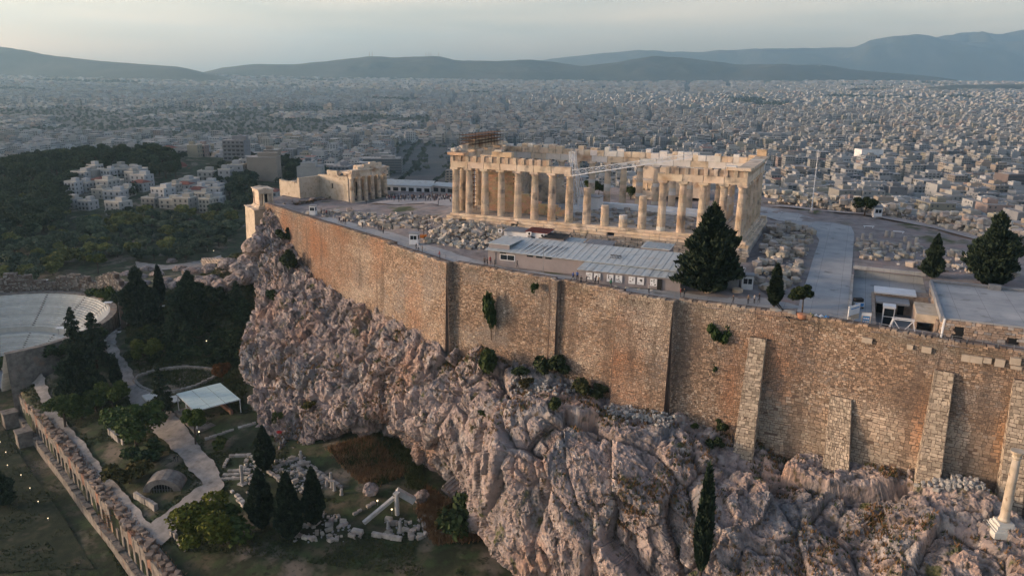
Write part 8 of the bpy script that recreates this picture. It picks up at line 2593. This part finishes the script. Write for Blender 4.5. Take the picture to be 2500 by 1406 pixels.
# ================================================================ SMALL THINGS
def small_things():
    rg = np.random.default_rng(51)
    # column drums laid beside the path
    for (u, v, r, L, lie_, lab) in ((1725, 716, 1.0, .9, True, 'big cream column drum standing on edge under the cypress'), (1800, 716, .95, .9, False, 'wide cream column capital lying by the path'), (1778, 708, .6, .5, True, 'small grey drum leaning near the annex'), (1792, 700, .7, .4, False, 'flat grey drum lying near the annex')):
        p = pz(u, v, -4.95); t = thing('column_drum', lab, 'column drum', (p[0], p[1], -4.95))
        q = MB(); q.lathe([(r * .93, 0), (r, .08), (r, L - .08), (r * .93, L)], 22); o = q.build('drum', m_marble, t); o.color = (1.1, 1.0, .9, 1)
        if lie_: o.rotation_euler = (math.pi / 2, 0, .25); o.location = (0, L / 2, r)
        q = MB(); q.cbox((0, 0, .03), (r * 1.6, .3, .12)); q.build('bearer', m_wood, t)
    # tree tubs at the wall edge
    for (u, v, r, lab) in ((1893, 765, 1.0, 'round cream stone tub under the small cypress'), (1927, 770, 1.05, 'second round cream stone tub at the wall edge'), (1958, 776, .9, 'terracotta tub under the dark round tree')):
        p = pz(u, v, -4.9); t = thing('stone_tub', lab, 'planter', (p[0], p[1], -5.0))
        q = MB(); q.lathe([(r * .8, 0), (r, .35), (r * .95, .75), (r * .82, .8)], 18); q.build('bowl', m_ashlar if 'cream' in lab else m_terr, t, smooth=True)
        q = MB(); q.lathe([(r * .8, .62), (r * .8, .70)], 18); q.build('soil', m_ground, t)
    for k, (u, v, m, lab) in enumerate(((1978, 776, mat('bag_yellow', [(.55, .50, .10)], rough=.6), 'yellow sack at the wall edge'), (1992, 778, m_white, 'white sack at the wall edge'), (2004, 779, m_white, 'second white sack at the wall edge'), (2016, 781, m_blue, 'blue plastic sack at the wall edge'))):
        p = pz(u, v, -4.9); t = thing('sack', lab, 'sack', (p[0], p[1], -4.95), rg.uniform(0, 3))
        o = obj('bag', BOULD[k], t, (0, 0, .35)); o.scale = (1.1, .8, .8)
        o.data = BOULD[k].copy(); o.data.materials.clear(); o.data.materials.append(m)
        q = MB(); q.lathe([(.12, .62), (.05, .72), (.12, .85)], 8); q.build('neck', m, t)
    for k, (u, v, lab) in enumerate(((2120, 561, 'white bench on the bare rock near the temple front'), (2193, 573, 'white bench farther east on the bare rock'))):
        p = pz(u, v, -3.0); t = thing('bench', lab, 'bench', (p[0], p[1], hp(p[0], p[1]) + .25), .1)
        q = MB(); q.cbox((0, 0, .45), (2.4, .5, .1)); q.build('seat', m_white, t)
        for x in (-.9, .9):
            q = MB(); q.cbox((x, 0, .2), (.12, .45, .4)); q.build('leg', m_white, t)
    # black hoses curving over the path
    for k in range(2):
        t = thing('hose', ['upper black hose curving across the paving', 'lower black hose curving across the paving'][k], 'hose')
        q = MB(); pts = [pz(1838 + a * 30, 695 + a * 26 - 9 * math.sin(a * 1.2) + k * 7, -4.85) for a in np.linspace(0, 3, 14)]
        for a, b in zip(pts, pts[1:]): q.bar((a[0], a[1], hp(a[0], a[1]) + .12), (b[0], b[1], hp(b[0], b[1]) + .12), .09, 6)
        q.build('pipe', m_black, t)
    t = thing('fallen_shaft', 'long grey column shaft lying in the stone yard', 'column', (9.0, 14, hp(9, 14) + .5), 1.9)
    q = MB(); q.bar((-4, 0, .2), (4, 0, .2), .5, 14); q.build('shaft', m_block, t); q = MB(); q.cbox((-2, 0, -.4), (.5, 1.2, .4)); q.cbox((2, 0, -.4), (.5, 1.2, .4)); q.build('bearer', m_wood, t)
    # pole near the shed and lamp posts
    for k, (u, v, h, lab) in enumerate(((1326, 668, 5.2, 'thin grey lamp pole at the bend of the path'), (1803, 640, 8.0, 'thin grey pole rising beside the big cypress'), (2378, 480, 9, 'thin mast on the north parapet'))):
        p = pz(u, v, -5 if k < 2 else -2.8); t = thing('lamp_pole', lab, 'pole', (p[0], p[1], hp(p[0], p[1])))
        q = MB(); q.bar((0, 0, 0), (0, 0, h), .07, 6, .05); q.build('mast', m_steel, t); q = MB(); q.cbox((0, .2, h + .05), (.25, .6, .15)); q.build('head', m_steel, t)
small_things()

# rocky outcrop and terrace wall under the entrance
def outcrop():
    rg = np.random.default_rng(88)
    for k, (u, v, s) in enumerate(((520, 690, 5), (545, 700, 5.5), (575, 690, 6), (600, 680, 7), (622, 665, 7), (590, 655, 6), (560, 648, 5), (470, 668, 6), (450, 690, 5), (485, 690, 5), (430, 700, 4.5), (410, 690, 4), (360, 660, 4), (385, 672, 4.5), (340, 680, 4.5), (310, 672, 4), (440, 660, 4.5), (610, 640, 6), (640, 680, 6), (515, 660, 4.5), (350, 695, 4), (395, 705, 4), (420, 640, 3.5), (300, 700, 4))):
        p = on(u, v)
        o = lie('outcrop_rock', 'pinkish rock outcrop below the citadel entrance, %s from west' % ORD(1 + sorted([520, 545, 575, 600, 622, 590, 560, 470, 450, 485, 430, 410, 360, 385, 340, 310, 440, 610, 640, 515, 350, 395, 420, 300]).index(u)), 'rock', 'outcrop below the entrance', p - np.array([0, 0, s * .25]), (s * 1.5, s * 1.2, s * .8), rg, boulder=True, tone=.8)
        o.data = ROCKB[rg.integers(4)]
    t = thing('terrace_wall', 'rough terrace wall with flat top below the entrance stair', 'wall')
    t['kind'] = 'thing'
    A, B = on(498, 650), on(632, 655)
    n = 16
    for k in range(n):
        for h in range(4):
            p = A + (B - A) * ((k + .5 * (h % 2)) / n)
            o = obj('wall_stone', BLOCKS[rg.integers(14)], t, (p[0], p[1], p[2] + h * .95), math.atan2(*(B - A)[:2][::-1])); L = np.linalg.norm((B - A)[:2]) / n
            o.scale = (L * 1.02, 1.6, 1.0); q = rg.uniform(.6, .95); o.color = (q * 1.05, q * .95, q * .88, 1)
outcrop()
# ---------------------------------------------------------------- air
def build_haze():
    m = bpy.data.materials.new('air_haze'); m.use_nodes = True
    nt = m.node_tree; nt.nodes.clear()
    out = nt.nodes.new('ShaderNodeOutputMaterial')
    pv = nt.nodes.new('ShaderNodeVolumePrincipled')
    pv.inputs['Color'].default_value = (0.50, 0.80, 1.0, 1)
    pv.inputs['Density'].default_value = HAZE_DENSITY
    pv.inputs['Anisotropy'].default_value = 0.35
    nt.links.new(pv.outputs[0], out.inputs['Volume'])
    mb = MB(); mb.box(-12700, 12700, -12700, 15300, -130, 950)
    mb.build('haze', m, kind='stuff', label='thin blue evening haze hanging over the whole city')
HAZE_DENSITY = 7.6e-5
build_haze()
